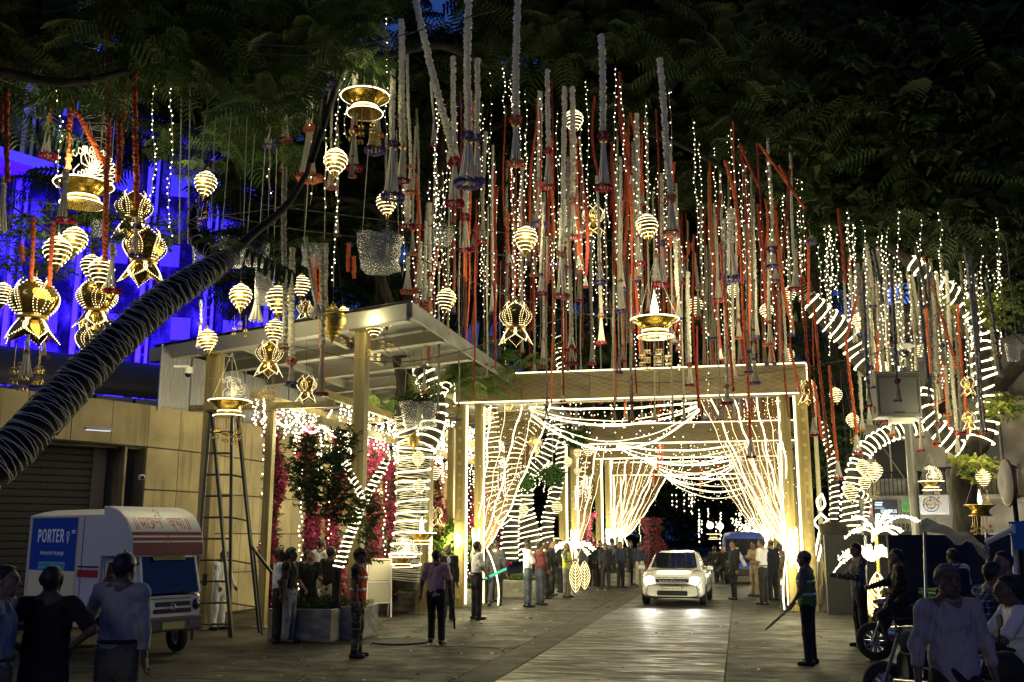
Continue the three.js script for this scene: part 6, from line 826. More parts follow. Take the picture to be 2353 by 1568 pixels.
function headGeo(cell) { return HEADS[cell] ??= paint(surfaceNet(headF, [-0.11, -0.17, -0.13], [0.11, 0.14, 0.14], cell), (x, y, z) => { const e = Math.hypot(Math.abs(x) - 0.031, y - 0.012); if (z > 0.06 && e < 0.011) return [0.25, 0.3, 0.35]; if (z > 0.055 && Math.abs(y - 0.036) < 0.006 && Math.abs(x) > 0.012 && Math.abs(x) < 0.052) return [0.18, 0.18, 0.2]; if (z > 0.075 && Math.abs(y + 0.057) < 0.008 && Math.abs(x) < 0.026) return [0.85, 0.6, 0.6]; return [1, 1, 1]; }); }
function hairGeo(style, cell) { return HAIRS[style + cell] ??= (() => {
  if (style === 'cap') { const c = [flat(new THREE.SphereGeometry(0.1, 20, 9, 0, 6.283, 0, 1.55).applyMatrix4(M4(0, 0.035, -0.008, 0, 0, 0, V(0.92, 1.02, 1.1)))), flat(new THREE.CylinderGeometry(0.085, 0.085, 0.012, 20, 1, false, -1.2, 2.4).applyMatrix4(M4(0, 0.042, 0.075, 0.18, 0, 0, V(0.95, 1, 1.05)))), ball(0.012, 0, 0.138, -0.008, 8)]; return mg(c); }
  const thick = style === 'long' ? 0.024 : style === 'bald' ? 0.005 : 0.0095, long = style === 'long', f = (x, y, z) => { let d = headF(x, y, z) - thick + 0.0022 * Math.sin(x * 310 + y * 90) * Math.sin(y * 260 + z * 240); d = Math.max(d, style === 'bald' ? inHair(x, y, z) + Math.max(0, y - 0.03) * 6 : inHair(x, y, z)); if (long) d = smin(d, cone(V(0, 0.04, -0.06), V(0, -0.14, -0.085), 0.065, 0.055)(x, y, z), 0.03); return d; };
  return surfaceNet(f, [-0.13, -0.2, -0.17], [0.13, 0.17, 0.14], cell);
})(); }
// hand: wrist at the origin, fingers along -y, palm towards +z, thumb on the side +x
const HANDS = {};
function handGeo(kind, cell) { return HANDS[kind + cell] ??= (() => {
  const l = [cone(V(0, 0.02, 0), V(0, -0.03, 0), 0.026, 0.03, 0.7), cone(V(-0.022, -0.05, 0), V(-0.02, -0.085, 0.002), 0.018, 0.014), cone(V(0.012, -0.04, 0), V(0.02, -0.088, 0.002), 0.022, 0.014), cone(V(0, -0.04, 0), V(0, -0.088, 0), 0.022, 0.015)], fing = [], bend = kind === 'grip' ? [0.9, 1.5, 1.3] : kind === 'flat' ? [0.06, 0.1, 0.08] : [0.22, 0.4, 0.35];
  [[-0.031, 0.058, 0.0075], [-0.011, 0.074, 0.0085], [0.01, 0.078, 0.0088], [0.03, 0.07, 0.0085]].forEach(([x, len, r], i) => { let p = V(x, -0.086 + (i === 0 ? 0.008 : i === 3 ? 0.003 : 0), 0.002), a = 0; const seg = [0.45, 0.32, 0.25]; for (let s = 0; s < 3; s++) { a += bend[s] * (1 + 0.12 * (1 - i)); const q = p.clone().add(V(x * 0.1 * seg[s], -Math.cos(a) * len * seg[s], Math.sin(a) * len * seg[s])); fing.push(cone(p, q, r * (1 - s * 0.09), r * (0.95 - s * 0.12))); p = q; } });
  const th = kind === 'grip' ? [V(0.028, -0.03, 0.008), V(0.042, -0.055, 0.03), V(0.022, -0.075, 0.05)] : [V(0.028, -0.028, 0.006), V(0.052, -0.055, 0.018), V(0.056, -0.085, 0.026)]; fing.push(cone(th[0], th[1], 0.014, 0.011), cone(th[1], th[2], 0.0105, 0.0085));
  const palm = join(l, 0.02); return surfaceNet((x, y, z) => { let d = palm(x, y, z); for (const f of fing) d = smin(d, f(x, y, z), 0.006); return d; }, [-0.06, -0.19, -0.045], [0.085, 0.05, 0.1], cell);
})(); }
const ARMS = { down: [[0.13, -1, 0.02], [0.04, -1, 0.16]], out: [[0.32, -1, 0.0], [0.12, -1, 0.2]], hips: [[0.8, -0.85, -0.3], [-0.72, -0.62, 0.3], 'flat'], folded: [[0.25, -0.95, 0.3], [-0.92, 0.12, 0.36], 'grip'], front: [[0.14, -1, 0.14], [-0.5, -0.72, 0.5], 'grip'], phone: [[0.55, -0.62, 0.5], [-0.42, 0.9, -0.02], 'grip'], behind: [[0.24, -0.95, -0.3], [-0.62, -0.62, -0.25], 'grip'], brow: [[0.85, 0.12, 0.42], [-0.72, 0.6, 0.02], 'flat'], hold: [[0.12, -0.9, 0.34], [-0.2, 0.12, 1], 'grip'], holdlow: [[0.16, -1, 0.16], [0.02, -0.8, 0.55], 'grip'], pocket: [[0.34, -0.9, -0.12], [-0.22, -0.95, 0.2]], swingF: [[0.1, -1, 0.3], [0.02, -0.9, 0.5]], swingB: [[0.16, -1, -0.3], [0.08, -1, 0.05]], bars: [[0.18, -0.75, 0.6], [0.05, -0.3, 1], 'grip'] };
const LEGS = { stand: [[0.05, -1, 0.01], [0.02, -1, -0.03]], wide: [[0.17, -1, 0.02], [0.08, -1, -0.03]], fore: [[0.03, -1, 0.3], [0.0, -1, -0.06]], back: [[0.03, -1, -0.2], [0.0, -1, -0.5]], cross: [[-0.02, -1, 0.16], [-0.06, -1, -0.04]], sit: [[0.22, -0.25, 1], [0.05, -1, -0.05]], straddle: [[0.38, -0.45, 0.85], [0.06, -1, -0.3]] };
const skinM = [mat(0.15, 0.078, 0.045, 0.6, 0, { vertexColors: true }), mat(0.105, 0.054, 0.032, 0.6, 0, { vertexColors: true }), mat(0.22, 0.125, 0.08, 0.6, 0, { vertexColors: true })], hairM = mat(0.008, 0.007, 0.006, 0.6), hairGrey = mat(0.09, 0.085, 0.08, 0.7);
const clothCache = new Map(), foldT = tex(256, (x, y) => fbm(x * 6, y * 4, 6, 4, 4), false);
const fabric = (r, g, b, map) => { const k = [r, g, b, map?.uuid].join(); if (!clothCache.has(k)) clothCache.set(k, mat(r, g, b, 0.9, 0, { bumpMap: rep(foldT, 2.2, 1.6), bumpScale: 0.06, ...(map ? { map } : {}) })); return clothCache.get(k); };
const C = { black: [0.009, 0.009, 0.01], suit: [0.012, 0.013, 0.018], navy: [0.02, 0.026, 0.055], white: [0.62, 0.62, 0.62], pale: [0.29, 0.28, 0.3], khaki: [0.3, 0.22, 0.13], darkKhaki: [0.1, 0.085, 0.065], jeans: [0.035, 0.045, 0.075], paleJeans: [0.2, 0.2, 0.2], pink: [0.48, 0.28, 0.25], maroon: [0.13, 0.025, 0.03], yellow: [0.5, 0.42, 0.06], beige: [0.36, 0.31, 0.24], grey: [0.1, 0.1, 0.1] };
const stripeT = rep(tex(64, (x) => (x * 2) % 1 < 0.5 ? 0.75 : 0.1), 18, 1), plaidT = rep(tex(64, (x, y) => { const a = x < 0.25 || (x > 0.5 && x < 0.56), b = y < 0.25 || (y > 0.5 && y < 0.56); return a && b ? [0.75, 0.8, 0.9] : a || b ? [0.35, 0.4, 0.55] : [0.12, 0.15, 0.25]; }), 16, 16), camoT = rep(tex(128, (x, y) => { const a = fbm(x * 5, y * 5, 5, 5, 3), b = fbm(x * 6 + 9, y * 6, 6, 6, 3); return a > 0.55 ? [0.2, 0.2, 0.14] : b > 0.54 ? [0.62, 0.6, 0.48] : b < 0.42 ? [0.33, 0.24, 0.16] : [0.42, 0.43, 0.32]; }), 2.4, 2.4);
const dirv = (a, s) => V(a[0] * s, a[1], a[2]).normalize();
/* o: x, feet | D, yaw, h, arms [left, right], legs [left, right], top, bottom, sleeve (0 none .. 1 long), hem, hair, cell, lean, nod, turn, bulk, label */
function person(o) {
  const pos = o.feet ? onGround(o.x, o.feet, o.y ?? 0) : (() => { const p = at(o.x, 1400, o.D); p.y = o.y ?? 0; return p; })();
  const D = -pos.z, cell = o.cell ?? (D < 13 ? 0.015 : D < 22 ? 0.02 : 0.026), fine = D < 13 ? 0.006 : 0.0085, k = (o.h ?? 1.72) / 1.72, bk = o.bulk ?? 1;
  const g = thing('person', o.label, 'person', pos, (o.yaw ?? 0) * PI / 180); g.scale.setScalar(k);
  const lean = o.lean ?? 0, up = (y, z = 0, x = 0) => V(x, 0.93 + (y - 0.93) * Math.cos(lean), z + (y - 0.93) * Math.sin(lean));
  const J = {}; J.pel = V(0, 0.93, 0); J.waist = up(1.06); J.chest = up(1.27, 0.005); J.neck = up(1.45, -0.01); J.head = up(1.6, 0.015);
  const legs = o.legs ?? ['stand', 'stand'], arms = o.arms ?? ['down', 'down'], feetP = [];
  [1, -1].forEach((s, i) => { const [t, c] = LEGS[legs[i]] ?? legs[i]; const hp = V(0.088 * s, 0.9, 0), kn = hp.clone().addScaledVector(dirv(t, s), 0.43), an = kn.clone().addScaledVector(dirv(c, s), 0.4); J['hip' + i] = hp; J['kn' + i] = kn; J['an' + i] = an; feetP.push(an); });
  const low = Math.min(...feetP.map((p) => p.y)) - 0.075; if (!o.keep) for (const n in J) J[n].y -= low;
  [1, -1].forEach((s, i) => { const [u, f, hk] = ARMS[arms[i]] ?? arms[i]; const sh = J.neck.clone().add(V(0.175 * s, -0.035, 0)), el = sh.clone().addScaledVector(dirv(u, s), 0.285), wr = el.clone().addScaledVector(dirv(f, s), 0.245); J['sh' + i] = sh; J['el' + i] = el; J['wr' + i] = wr; J['hk' + i] = hk ?? 'relaxed'; J['fd' + i] = dirv(f, s); });
  const sk = o.skin ?? skinM[(Math.abs(Math.round(o.x)) % 3)], inb = 0.72;
  const bodyL = [cone(J.pel, J.waist, 0.13 * bk, 0.125 * bk, inb), cone(J.waist, J.chest, 0.125 * bk, 0.14 * bk, inb), cone(J.chest, J.neck, 0.13, 0.06, inb), cone(J.neck, J.head.clone().add(V(0, -0.06, -0.02)), 0.056, 0.054)];
  for (const i of [0, 1]) bodyL.push(cone(J['hip' + i], J['kn' + i], 0.075, 0.05), cone(J['kn' + i], J['an' + i], 0.05, 0.036), cone(J['sh' + i], J['el' + i], 0.05, 0.039), cone(J['el' + i], J['wr' + i], 0.039, 0.026), cone(J.neck, J['sh' + i], 0.05, 0.055));
  const bounds = (pts, m) => { const b = new THREE.Box3().setFromPoints(pts).expandByScalar(m); return [b.min.toArray(), b.max.toArray()]; }, all = Object.values(J).filter((v) => v.isVector3);
  const bits = [paint(surfaceNet(join(bodyL, 0.05), ...bounds(all, 0.17), cell), [1, 1, 1])];
  const hm = M4(J.head.x, J.head.y, J.head.z, o.nod ?? 0, (o.turn ?? 0) * PI / 180, 0);
  bits.push(headGeo(fine).clone().applyMatrix4(hm));
  for (const i of [0, 1]) { const d = J['fd' + i], q = new THREE.Quaternion().setFromUnitVectors(V(0, -1, 0), d), s = i ? -1 : 1, tw = new THREE.Quaternion().setFromAxisAngle(d, arms[i] === 'hips' || arms[i] === 'folded' ? 0 : -s * 1.4 * 1); bits.push(paint(handGeo(J['hk' + i], fine).clone().applyMatrix4(new THREE.Matrix4().compose(J['wr' + i], tw.multiply(q), V(s, 1, 1))), [1, 1, 1])); if (i) { const gg = bits[bits.length - 1], ix = gg.index.array; for (let t = 0; t < ix.length; t += 3) { const a = ix[t]; ix[t] = ix[t + 1]; ix[t + 1] = a; } gg.computeVertexNormals(); } }
  part('body', bits, sk, g);
  // trousers
  const hemY = o.hem ?? 0.0, tl = [cone(J.pel.clone().add(V(0, 0.05, 0)), J.pel.clone().add(V(0, -0.06, 0)), 0.148 * bk, 0.15 * bk, 0.76)]; for (const i of [0, 1]) { const kn = J['kn' + i], an = J['an' + i]; tl.push(cone(J['hip' + i], kn, 0.1, 0.075), cone(kn, o.shorts ? kn.clone().lerp(an, 0.1) : kn.clone().lerp(an, 0.97), 0.075, o.shorts ? 0.075 : 0.066)); }
  part('trousers', surfaceNet(join(tl, 0.03), ...bounds(['pel', 'hip0', 'hip1', 'kn0', 'kn1', 'an0', 'an1'].map((n) => J[n]), 0.2), cell), fabric(...C[o.bottom ?? 'black'] ?? o.bottom, o.bottomMap), g);
  // shirt or jacket
  const jk = o.jacket, grow = jk ? 0.014 : 0.0, sl = o.sleeve ?? (jk ? 1 : 0.5), tk = o.tucked, tp = J.pel.clone().lerp(J.waist, tk ? 0.35 : -0.35 - (o.long ?? 0)), sh = [cone(tp, J.waist, (0.15 + grow) * bk, (0.148 + grow) * bk, 0.76), cone(J.waist, J.chest, (0.148 + grow) * bk, 0.165 * (0.5 + bk / 2) + grow, 0.72), cone(J.chest, J.neck.clone().add(V(0, -0.03, 0)), 0.155 + grow, 0.075, 0.74)];
  for (const i of [0, 1]) { const s = J['sh' + i], e = J['el' + i], w = J['wr' + i]; sh.push(cone(J.neck.clone().add(V(0, -0.03, 0)), s, 0.06, 0.07 + grow)); if (sl <= 0.5) sh.push(cone(s, s.clone().lerp(e, 0.35 + sl * 0.9), 0.068 + grow, 0.066)); else { sh.push(cone(s, e, 0.068 + grow, 0.056 + grow), cone(e, e.clone().lerp(w, sl > 0.8 ? 0.95 : 0.45), 0.056 + grow, 0.045 + grow)); } }
  const cut = tp.y - 0.03, nk = J.neck.y + 0.025, sf = join(sh, 0.035), shirtG = surfaceNet((x, y, z) => Math.max(sf(x, y, z) + 0.0045 * Math.sin(y * 38 + 5 * Math.sin(x * 8 + z * 6)) + 0.0035 * Math.sin(x * 46 + y * 21 + 3 * Math.sin(z * 9)), y - nk - 0.01, cut - y), ...bounds(['pel', 'waist', 'chest', 'neck', 'sh0', 'sh1', 'el0', 'el1', 'wr0', 'wr1'].map((n) => J[n]).concat(tp), 0.2), cell);
  part(jk ? 'jacket' : 'shirt', shirtG, fabric(...C[o.top ?? 'white'] ?? o.top, o.topMap), g);
  if (!o.vest && !o.tee) part('collar', torus(0.068, 0.017, J.neck.x, J.neck.y + 0.022, J.neck.z, 14, 5), fabric(...(jk ? C.white : C[o.top ?? 'white'] ?? o.top)), g);
  if (jk && D < 30) { const tie = part('shirt_front', new THREE.SphereGeometry(1, 10, 8).applyMatrix4(M4(J.chest.x, J.chest.y + 0.04, J.chest.z + 0.09, 0.1, 0, 0, V(0.05, 0.15, 0.045))), fabric(...C.white), g); }
  if (o.vest) { const vl = [cone(J.pel.clone().lerp(J.waist, 0.1), J.waist, 0.172 * bk, 0.168 * bk, 0.78), cone(J.waist, J.chest, 0.168 * bk, 0.184 * (0.5 + bk / 2), 0.76), cone(J.chest, J.neck.clone().add(V(0, -0.04, 0)), 0.174, 0.1, 0.78)], vf = join(vl, 0.03), y0 = J.pel.y - 0.06; const vg = surfaceNet((x, y, z) => Math.max(vf(x, y, z), y0 - y, y - J.neck.y + 0.01), ...bounds([J.pel, J.neck], 0.24), cell); part('vest', vg, fabric(...o.vest), g); for (const y of [J.waist.y + 0.01, J.waist.y + 0.2]) { const band = surfaceNet((x, yy, z) => Math.max(vf(x, yy, z) - 0.007, Math.abs(yy - y) - 0.024), ...bounds([V(0, y - 0.02, 0), V(0, y + 0.02, J.chest.z)], 0.24), cell * 0.8); part('reflective_band', band, mat(0.5, 0.5, 0.42, 0.35, 0.3), g); } }
  if (o.belt) part('belt', torus(0.15 * bk, 0.018, J.pel.x, J.pel.y + 0.085, J.pel.z, 22, 6).applyMatrix4(M4(0, 0, J.pel.z * (1 - 0.78), 0, 0, 0, V(1, 1, 0.78))), C1, g);
  for (const i of [0, 1]) { const an = J['an' + i], kn = J['kn' + i], back = legs[i] === 'back', f = back ? V(0, -0.55, 0.8).normalize() : V((i ? -1 : 1) * 0.2, 0, 1).normalize(), toe = an.clone().addScaledVector(f, 0.15).add(V(0, back ? 0.02 : -0.042, 0)), heel = an.clone().add(V(0, -0.035, -0.045)); part('shoe', surfaceNet(join([cone(heel, toe, 0.043, 0.036), cone(an, heel, 0.045, 0.045)], 0.03), ...bounds([heel, toe, an], 0.07), Math.min(cell, 0.016)), o.shoe ?? C1, g); }
  if (o.hair !== 'none') part(o.hair === 'cap' ? 'cap' : 'hair', hairGeo(o.hair ?? 'short', fine).clone().applyMatrix4(hm), o.hair === 'cap' ? (o.capM ?? C1) : o.grey ? hairGrey : hairM, g);
  if (o.hair === 'cap') part('hair', hairGeo('short', fine).clone().applyMatrix4(hm).applyMatrix4(M4(0, -0.004, 0)), hairM, g);
  g.userData.joints = J; return { g, J, k, hand: (i) => J['wr' + i].clone().addScaledVector(J['fd' + i], 0.09).applyMatrix4(new THREE.Matrix4().compose(g.position, g.quaternion, g.scale)) };
}

const hv = { orange: [0.62, 0.07, 0.02], lime: [0.42, 0.5, 0.03], green: [0.08, 0.16, 0.04] };
seed(301);
const crowd = {};
[
  ['edge', { x: 2, D: 8.2, yaw: 100, h: 1.74, arms: ['hips', 'hips'], top: 'pale', bottom: 'darkKhaki', tucked: 1, belt: 1, label: 'officer in white short sleeve shirt cut by the picture edge, hands on hips' }],
  ['black', { x: 112, D: 8.6, yaw: 192, h: 1.73, bulk: 1.22, arms: ['hips', 'hips'], legs: ['wide', 'wide'], top: 'black', bottom: 'black', tee: 1, label: 'stocky man in black shirt seen from behind with hands on hips before the truck' }],
  ['officer', { x: 277, D: 9.1, yaw: 172, h: 1.82, bulk: 1.08, arms: ['phone', 'down'], top: 'pale', bottom: 'darkKhaki', sleeve: 1, tucked: 1, belt: 1, hair: 'cap', label: 'officer in pale blue shirt and black cap seen from behind, phone at the ear' }],
  ['ladderman', { x: 499, feet: 1447, yaw: 60, h: 1.66, arms: ['holdlow', 'holdlow'], top: 'white', bottom: 'white', sleeve: 1, long: 0.25, nod: 0.4, lean: 0.12, label: 'man all in white standing behind the ladder looking down' }],
  ['teen', { x: 637, D: 19.6, yaw: 110, h: 1.72, top: 'white', bottom: 'black', tee: 1, label: 'young man in white tee behind the long haired one by the flowering column' }],
  ['longhair', { x: 661, feet: 1478, yaw: 75, h: 1.74, hair: 'long', top: 'black', bottom: 'paleJeans', tee: 1, label: 'person with long dark hair, black top and pale jeans by the flowering column' }],
  ['blacktee', { x: 704, feet: 1468, yaw: 20, h: 1.7, arms: ['hold', 'front'], legs: ['wide', 'stand'], top: 'black', bottom: 'black', tee: 1, turn: 50, nod: -0.3, label: 'man in black looking up between two companions at the planter' }],
  ['brow', { x: 754, feet: 1462, yaw: 150, h: 1.76, arms: ['down', 'brow'], top: 'black', bottom: 'beige', tee: 1, nod: -0.25, label: 'man in black shirt and beige trousers shading the eyes with a raised hand' }],
  ['whiteback', { x: 733, D: 24, yaw: 150, h: 1.8, top: 'white', bottom: 'white', sleeve: 1, y: 0.1, label: 'man in white behind the group at the planter' }],
  ['soldier', { x: 819, feet: 1511, yaw: 85, h: 1.76, arms: ['down', 'down'], top: [0.55, 0.53, 0.45], topMap: camoT, bottom: [0.55, 0.53, 0.45], bottomMap: camoT, vest: hv.orange, hair: 'cap', capM: fabric(0.3, 0.3, 0.26, camoT), label: 'guard in orange vest, camouflage trousers and cap beside the barricade' }],
  ['pink', { x: 1000, feet: 1481, yaw: 172, h: 1.72, bulk: 1.12, arms: ['out', 'out'], legs: ['fore', 'stand'], top: 'pink', bottom: 'black', label: 'man in pale pink shirt walking up the street with a rolled umbrella' }],
  ['bag', { x: 1027, feet: 1427, yaw: 20, h: 1.76, arms: ['down', 'swingF'], legs: ['stand', 'fore'], jacket: 1, top: 'suit', bottom: 'suit', hair: 'bald', label: 'bald man in dark suit with a shoulder bag behind the man in pink' }],
  ['wand', { x: 1095, feet: 1424, yaw: 118, h: 1.84, arms: ['holdlow', 'holdlow'], top: 'white', bottom: 'black', tucked: 1, belt: 1, label: 'officer in white shirt and black trousers holding a glowing green wand' }],
  ['suitwalk', { x: 1138, feet: 1393, yaw: 168, h: 1.84, arms: ['swingB', 'out'], legs: ['back', 'fore'], jacket: 1, top: 'suit', bottom: 'suit', label: 'man in dark suit walking away towards the first gate' }],
  ['folded', { x: 1213, feet: 1396, yaw: 105, h: 1.86, arms: ['folded', 'folded'], top: 'white', bottom: 'jeans', sleeve: 1, label: 'man in cream shirt and jeans with folded arms on the street edge' }],
  ['maroon', { x: 1241, feet: 1391, yaw: 118, h: 1.78, arms: ['down', 'front'], top: 'maroon', bottom: 'jeans', sleeve: 1, label: 'man in maroon shirt standing next to the one with folded arms' }],
  ['gesture', { x: 1268, feet: 1370, yaw: 75, h: 1.84, arms: ['holdlow', 'pocket'], jacket: 1, top: 'suit', bottom: 'suit', label: 'guard in dark suit holding one hand out, talking' }],
  ['suitside', { x: 1288, feet: 1362, yaw: 100, h: 1.82, jacket: 1, top: 'suit', bottom: 'suit', label: 'guard in dark suit partly behind the one in lime vest' }],
  ['lime', { x: 1303, feet: 1374, yaw: 60, h: 1.74, arms: ['holdlow', 'hold'], top: 'grey', bottom: 'paleJeans', vest: hv.lime, hair: 'short', grey: 1, label: 'grey haired guard in lime vest resting a wooden stick on the shoulder' }],
  ['row1', { x: 1339, feet: 1350, yaw: 45, h: 1.8, jacket: 1, top: [0.05, 0.055, 0.07], bottom: 'suit', arms: ['front', 'front'], label: 'guard in grey suit, first of the row before the light curtain' }],
  ['row2', { x: 1362, feet: 1348, yaw: 20, h: 1.76, jacket: 1, top: 'suit', bottom: 'suit', arms: ['front', 'front'], label: 'guard in dark suit facing out, second of the row' }],
  ['row3', { x: 1380, feet: 1347, yaw: 60, h: 1.78, jacket: 1, top: 'suit', bottom: 'suit', arms: ['front', 'front'], label: 'guard in dark suit with clasped hands, third of the row' }],
  ['row4', { x: 1408, feet: 1346, yaw: 130, h: 1.88, jacket: 1, top: 'suit', bottom: 'suit', arms: ['front', 'behind'], label: 'tall guard in dark suit turned away before the gathered curtain' }],
  ['row5', { x: 1449, feet: 1345, yaw: 60, h: 1.78, jacket: 1, top: 'suit', bottom: 'suit', arms: ['front', 'front'], label: 'guard in dark suit alone between curtain and sedan' }],
  ['row6', { x: 1473, D: 41, yaw: 160, h: 1.7, top: 'navy', bottom: 'beige', sleeve: 1, label: 'man in navy shirt and beige trousers just behind the sedan' }],
  ['suitright', { x: 1691, feet: 1379, yaw: -75, h: 1.82, legs: ['cross', 'stand'], jacket: 1, top: 'suit', bottom: 'suit', label: 'guard in dark suit standing alone in the street beside the sedan' }],
  ['paper', { x: 1737, feet: 1371, yaw: -60, h: 1.78, arms: ['hold', 'hold'], top: 'khaki', bottom: 'khaki', belt: 1, label: 'officer in khaki holding a rolled white paper' }],
  ['white2', { x: 1757, feet: 1390, yaw: -130, h: 1.88, arms: ['front', 'folded'], top: 'white', bottom: 'black', tucked: 1, belt: 1, label: 'officer in white shirt and black trousers beside the one with paper' }],
  ['suit2', { x: 1778, feet: 1380, yaw: -150, h: 1.86, jacket: 1, top: 'suit', bottom: 'suit', hair: 'bald', label: 'bald man in dark suit behind the officer in white' }],
  ['khaki2', { x: 1798, feet: 1378, yaw: -40, h: 1.74, top: 'khaki', bottom: 'khaki', hair: 'cap', arms: ['front', 'front'], label: 'officer in khaki and cap before the gathered curtain' }],
  ['yellow', { x: 1826, feet: 1388, yaw: -100, h: 1.84, bulk: 1.1, top: 'yellow', bottom: 'black', sleeve: 1, arms: ['front', 'front'], label: 'man in yellow shirt at the gate post' }],
  ['green', { x: 1863, feet: 1529, yaw: -118, h: 1.73, bulk: 1.08, arms: ['holdlow', 'down'], legs: ['stand', 'wide'], top: 'grey', bottom: 'black', vest: hv.green, hair: 'cap', capM: mat(0.1, 0.1, 0.11, 0.8), label: 'guard in green vest and grey cap with a wooden stick, before the gate' }],
  ['striped', { x: 1983, feet: 1488, yaw: -85, h: 1.84, arms: ['hold', 'hold'], top: [0.32, 0.31, 0.3], topMap: stripeT, bottom: 'black', sleeve: 1, nod: 0.3, label: 'man in striped shirt looking at a phone before the lit leaf' }],
  ['front', { x: 2182, D: 7.7, yaw: 4, h: 1.76, bulk: 1.16, arms: ['out', 'out'], top: [0.29, 0.255, 0.28], bottom: 'black', sleeve: 0.7, grey: 1, label: 'man in loose lavender shirt walking towards the camera at the kerb' }],
  ['backpack', { x: 2200, D: 17, yaw: 185, h: 1.76, top: 'white', bottom: 'grey', label: 'man in white shirt carrying a black backpack under the blue tarpaulin' }],
  ['beard', { x: 2318, D: 11.5, yaw: -75, h: 1.8, top: 'black', bottom: 'black', arms: ['hold', 'down'], label: 'bearded man in dark shirt holding a plastic bottle by the stall' }],
  ['door', { x: 884, D: 31, yaw: -120, h: 1.78, jacket: 1, top: 'suit', bottom: 'suit', label: 'man in black by the flowering columns in the court' }],
  ['peek', { x: 1127, D: 31.5, yaw: 60, h: 1.74, top: 'black', bottom: 'black', sleeve: 1, label: 'man in black half hidden behind the suit walking to the gate' }],
  ['between', { x: 1254, D: 33, yaw: 110, h: 1.76, jacket: 1, top: 'suit', bottom: 'suit', label: 'man in dark suit hidden behind the maroon shirt' }],
  ['row7', { x: 1393, D: 39, yaw: 10, h: 1.72, jacket: 1, top: 'suit', bottom: 'suit', label: 'guard in dark suit behind the row of guards' }],
  ['row8', { x: 1428, D: 40, yaw: 40, h: 1.76, top: 'navy', bottom: 'black', sleeve: 1, label: 'man in navy shirt between the tall guard and the lone one' }],
  ['kerb', { x: 1889, D: 29.6, yaw: -60, h: 1.74, top: 'khaki', bottom: 'khaki', label: 'officer in khaki in the shade between post and stump' }],
].forEach(([k, o]) => { crowd[k] = person(o); });
// riders sit on their machines (saddle heights match the vehicles further down)
crowd.rider = person({ x: 2076, D: 16.6, yaw: -105, h: 1.76, legs: ['straddle', 'straddle'], arms: ['holdlow', 'bars'], top: [0.17, 0.16, 0.15], topMap: camoT, bottom: 'black', sleeve: 1, lean: 0.06, label: 'man sitting on the black motorcycle in a mottled shirt', y: 0.27 });
crowd.plaid = person({ x: 2262, D: 10.8, yaw: 100, h: 1.76, legs: ['straddle', 'straddle'], arms: ['bars', 'bars'], top: [0.5, 0.5, 0.55], topMap: plaidT, bottom: 'black', sleeve: 1, lean: 0.2, label: 'man in blue plaid shirt sitting on a scooter', y: 0.22 });
crowd.edge2 = person({ x: 2350, D: 9.2, yaw: -100, h: 1.74, legs: ['straddle', 'straddle'], arms: ['bars', 'bars'], top: 'white', bottom: 'black', tee: 1, lean: 0.15, label: 'man in white tee cut by the picture edge, on a scooter', y: 0.15 });
crowd.scarf = person({ x: 2052, D: 20.5, yaw: -60, h: 1.5, legs: ['sit', 'sit'], arms: ['hold', 'hold'], top: 'grey', bottom: 'black', sleeve: 1, hair: 'cap', capM: mat(0.35, 0.06, 0.15, 0.8), label: 'seated person in a pink cap behind the motorcycle rider', y: -0.05 });
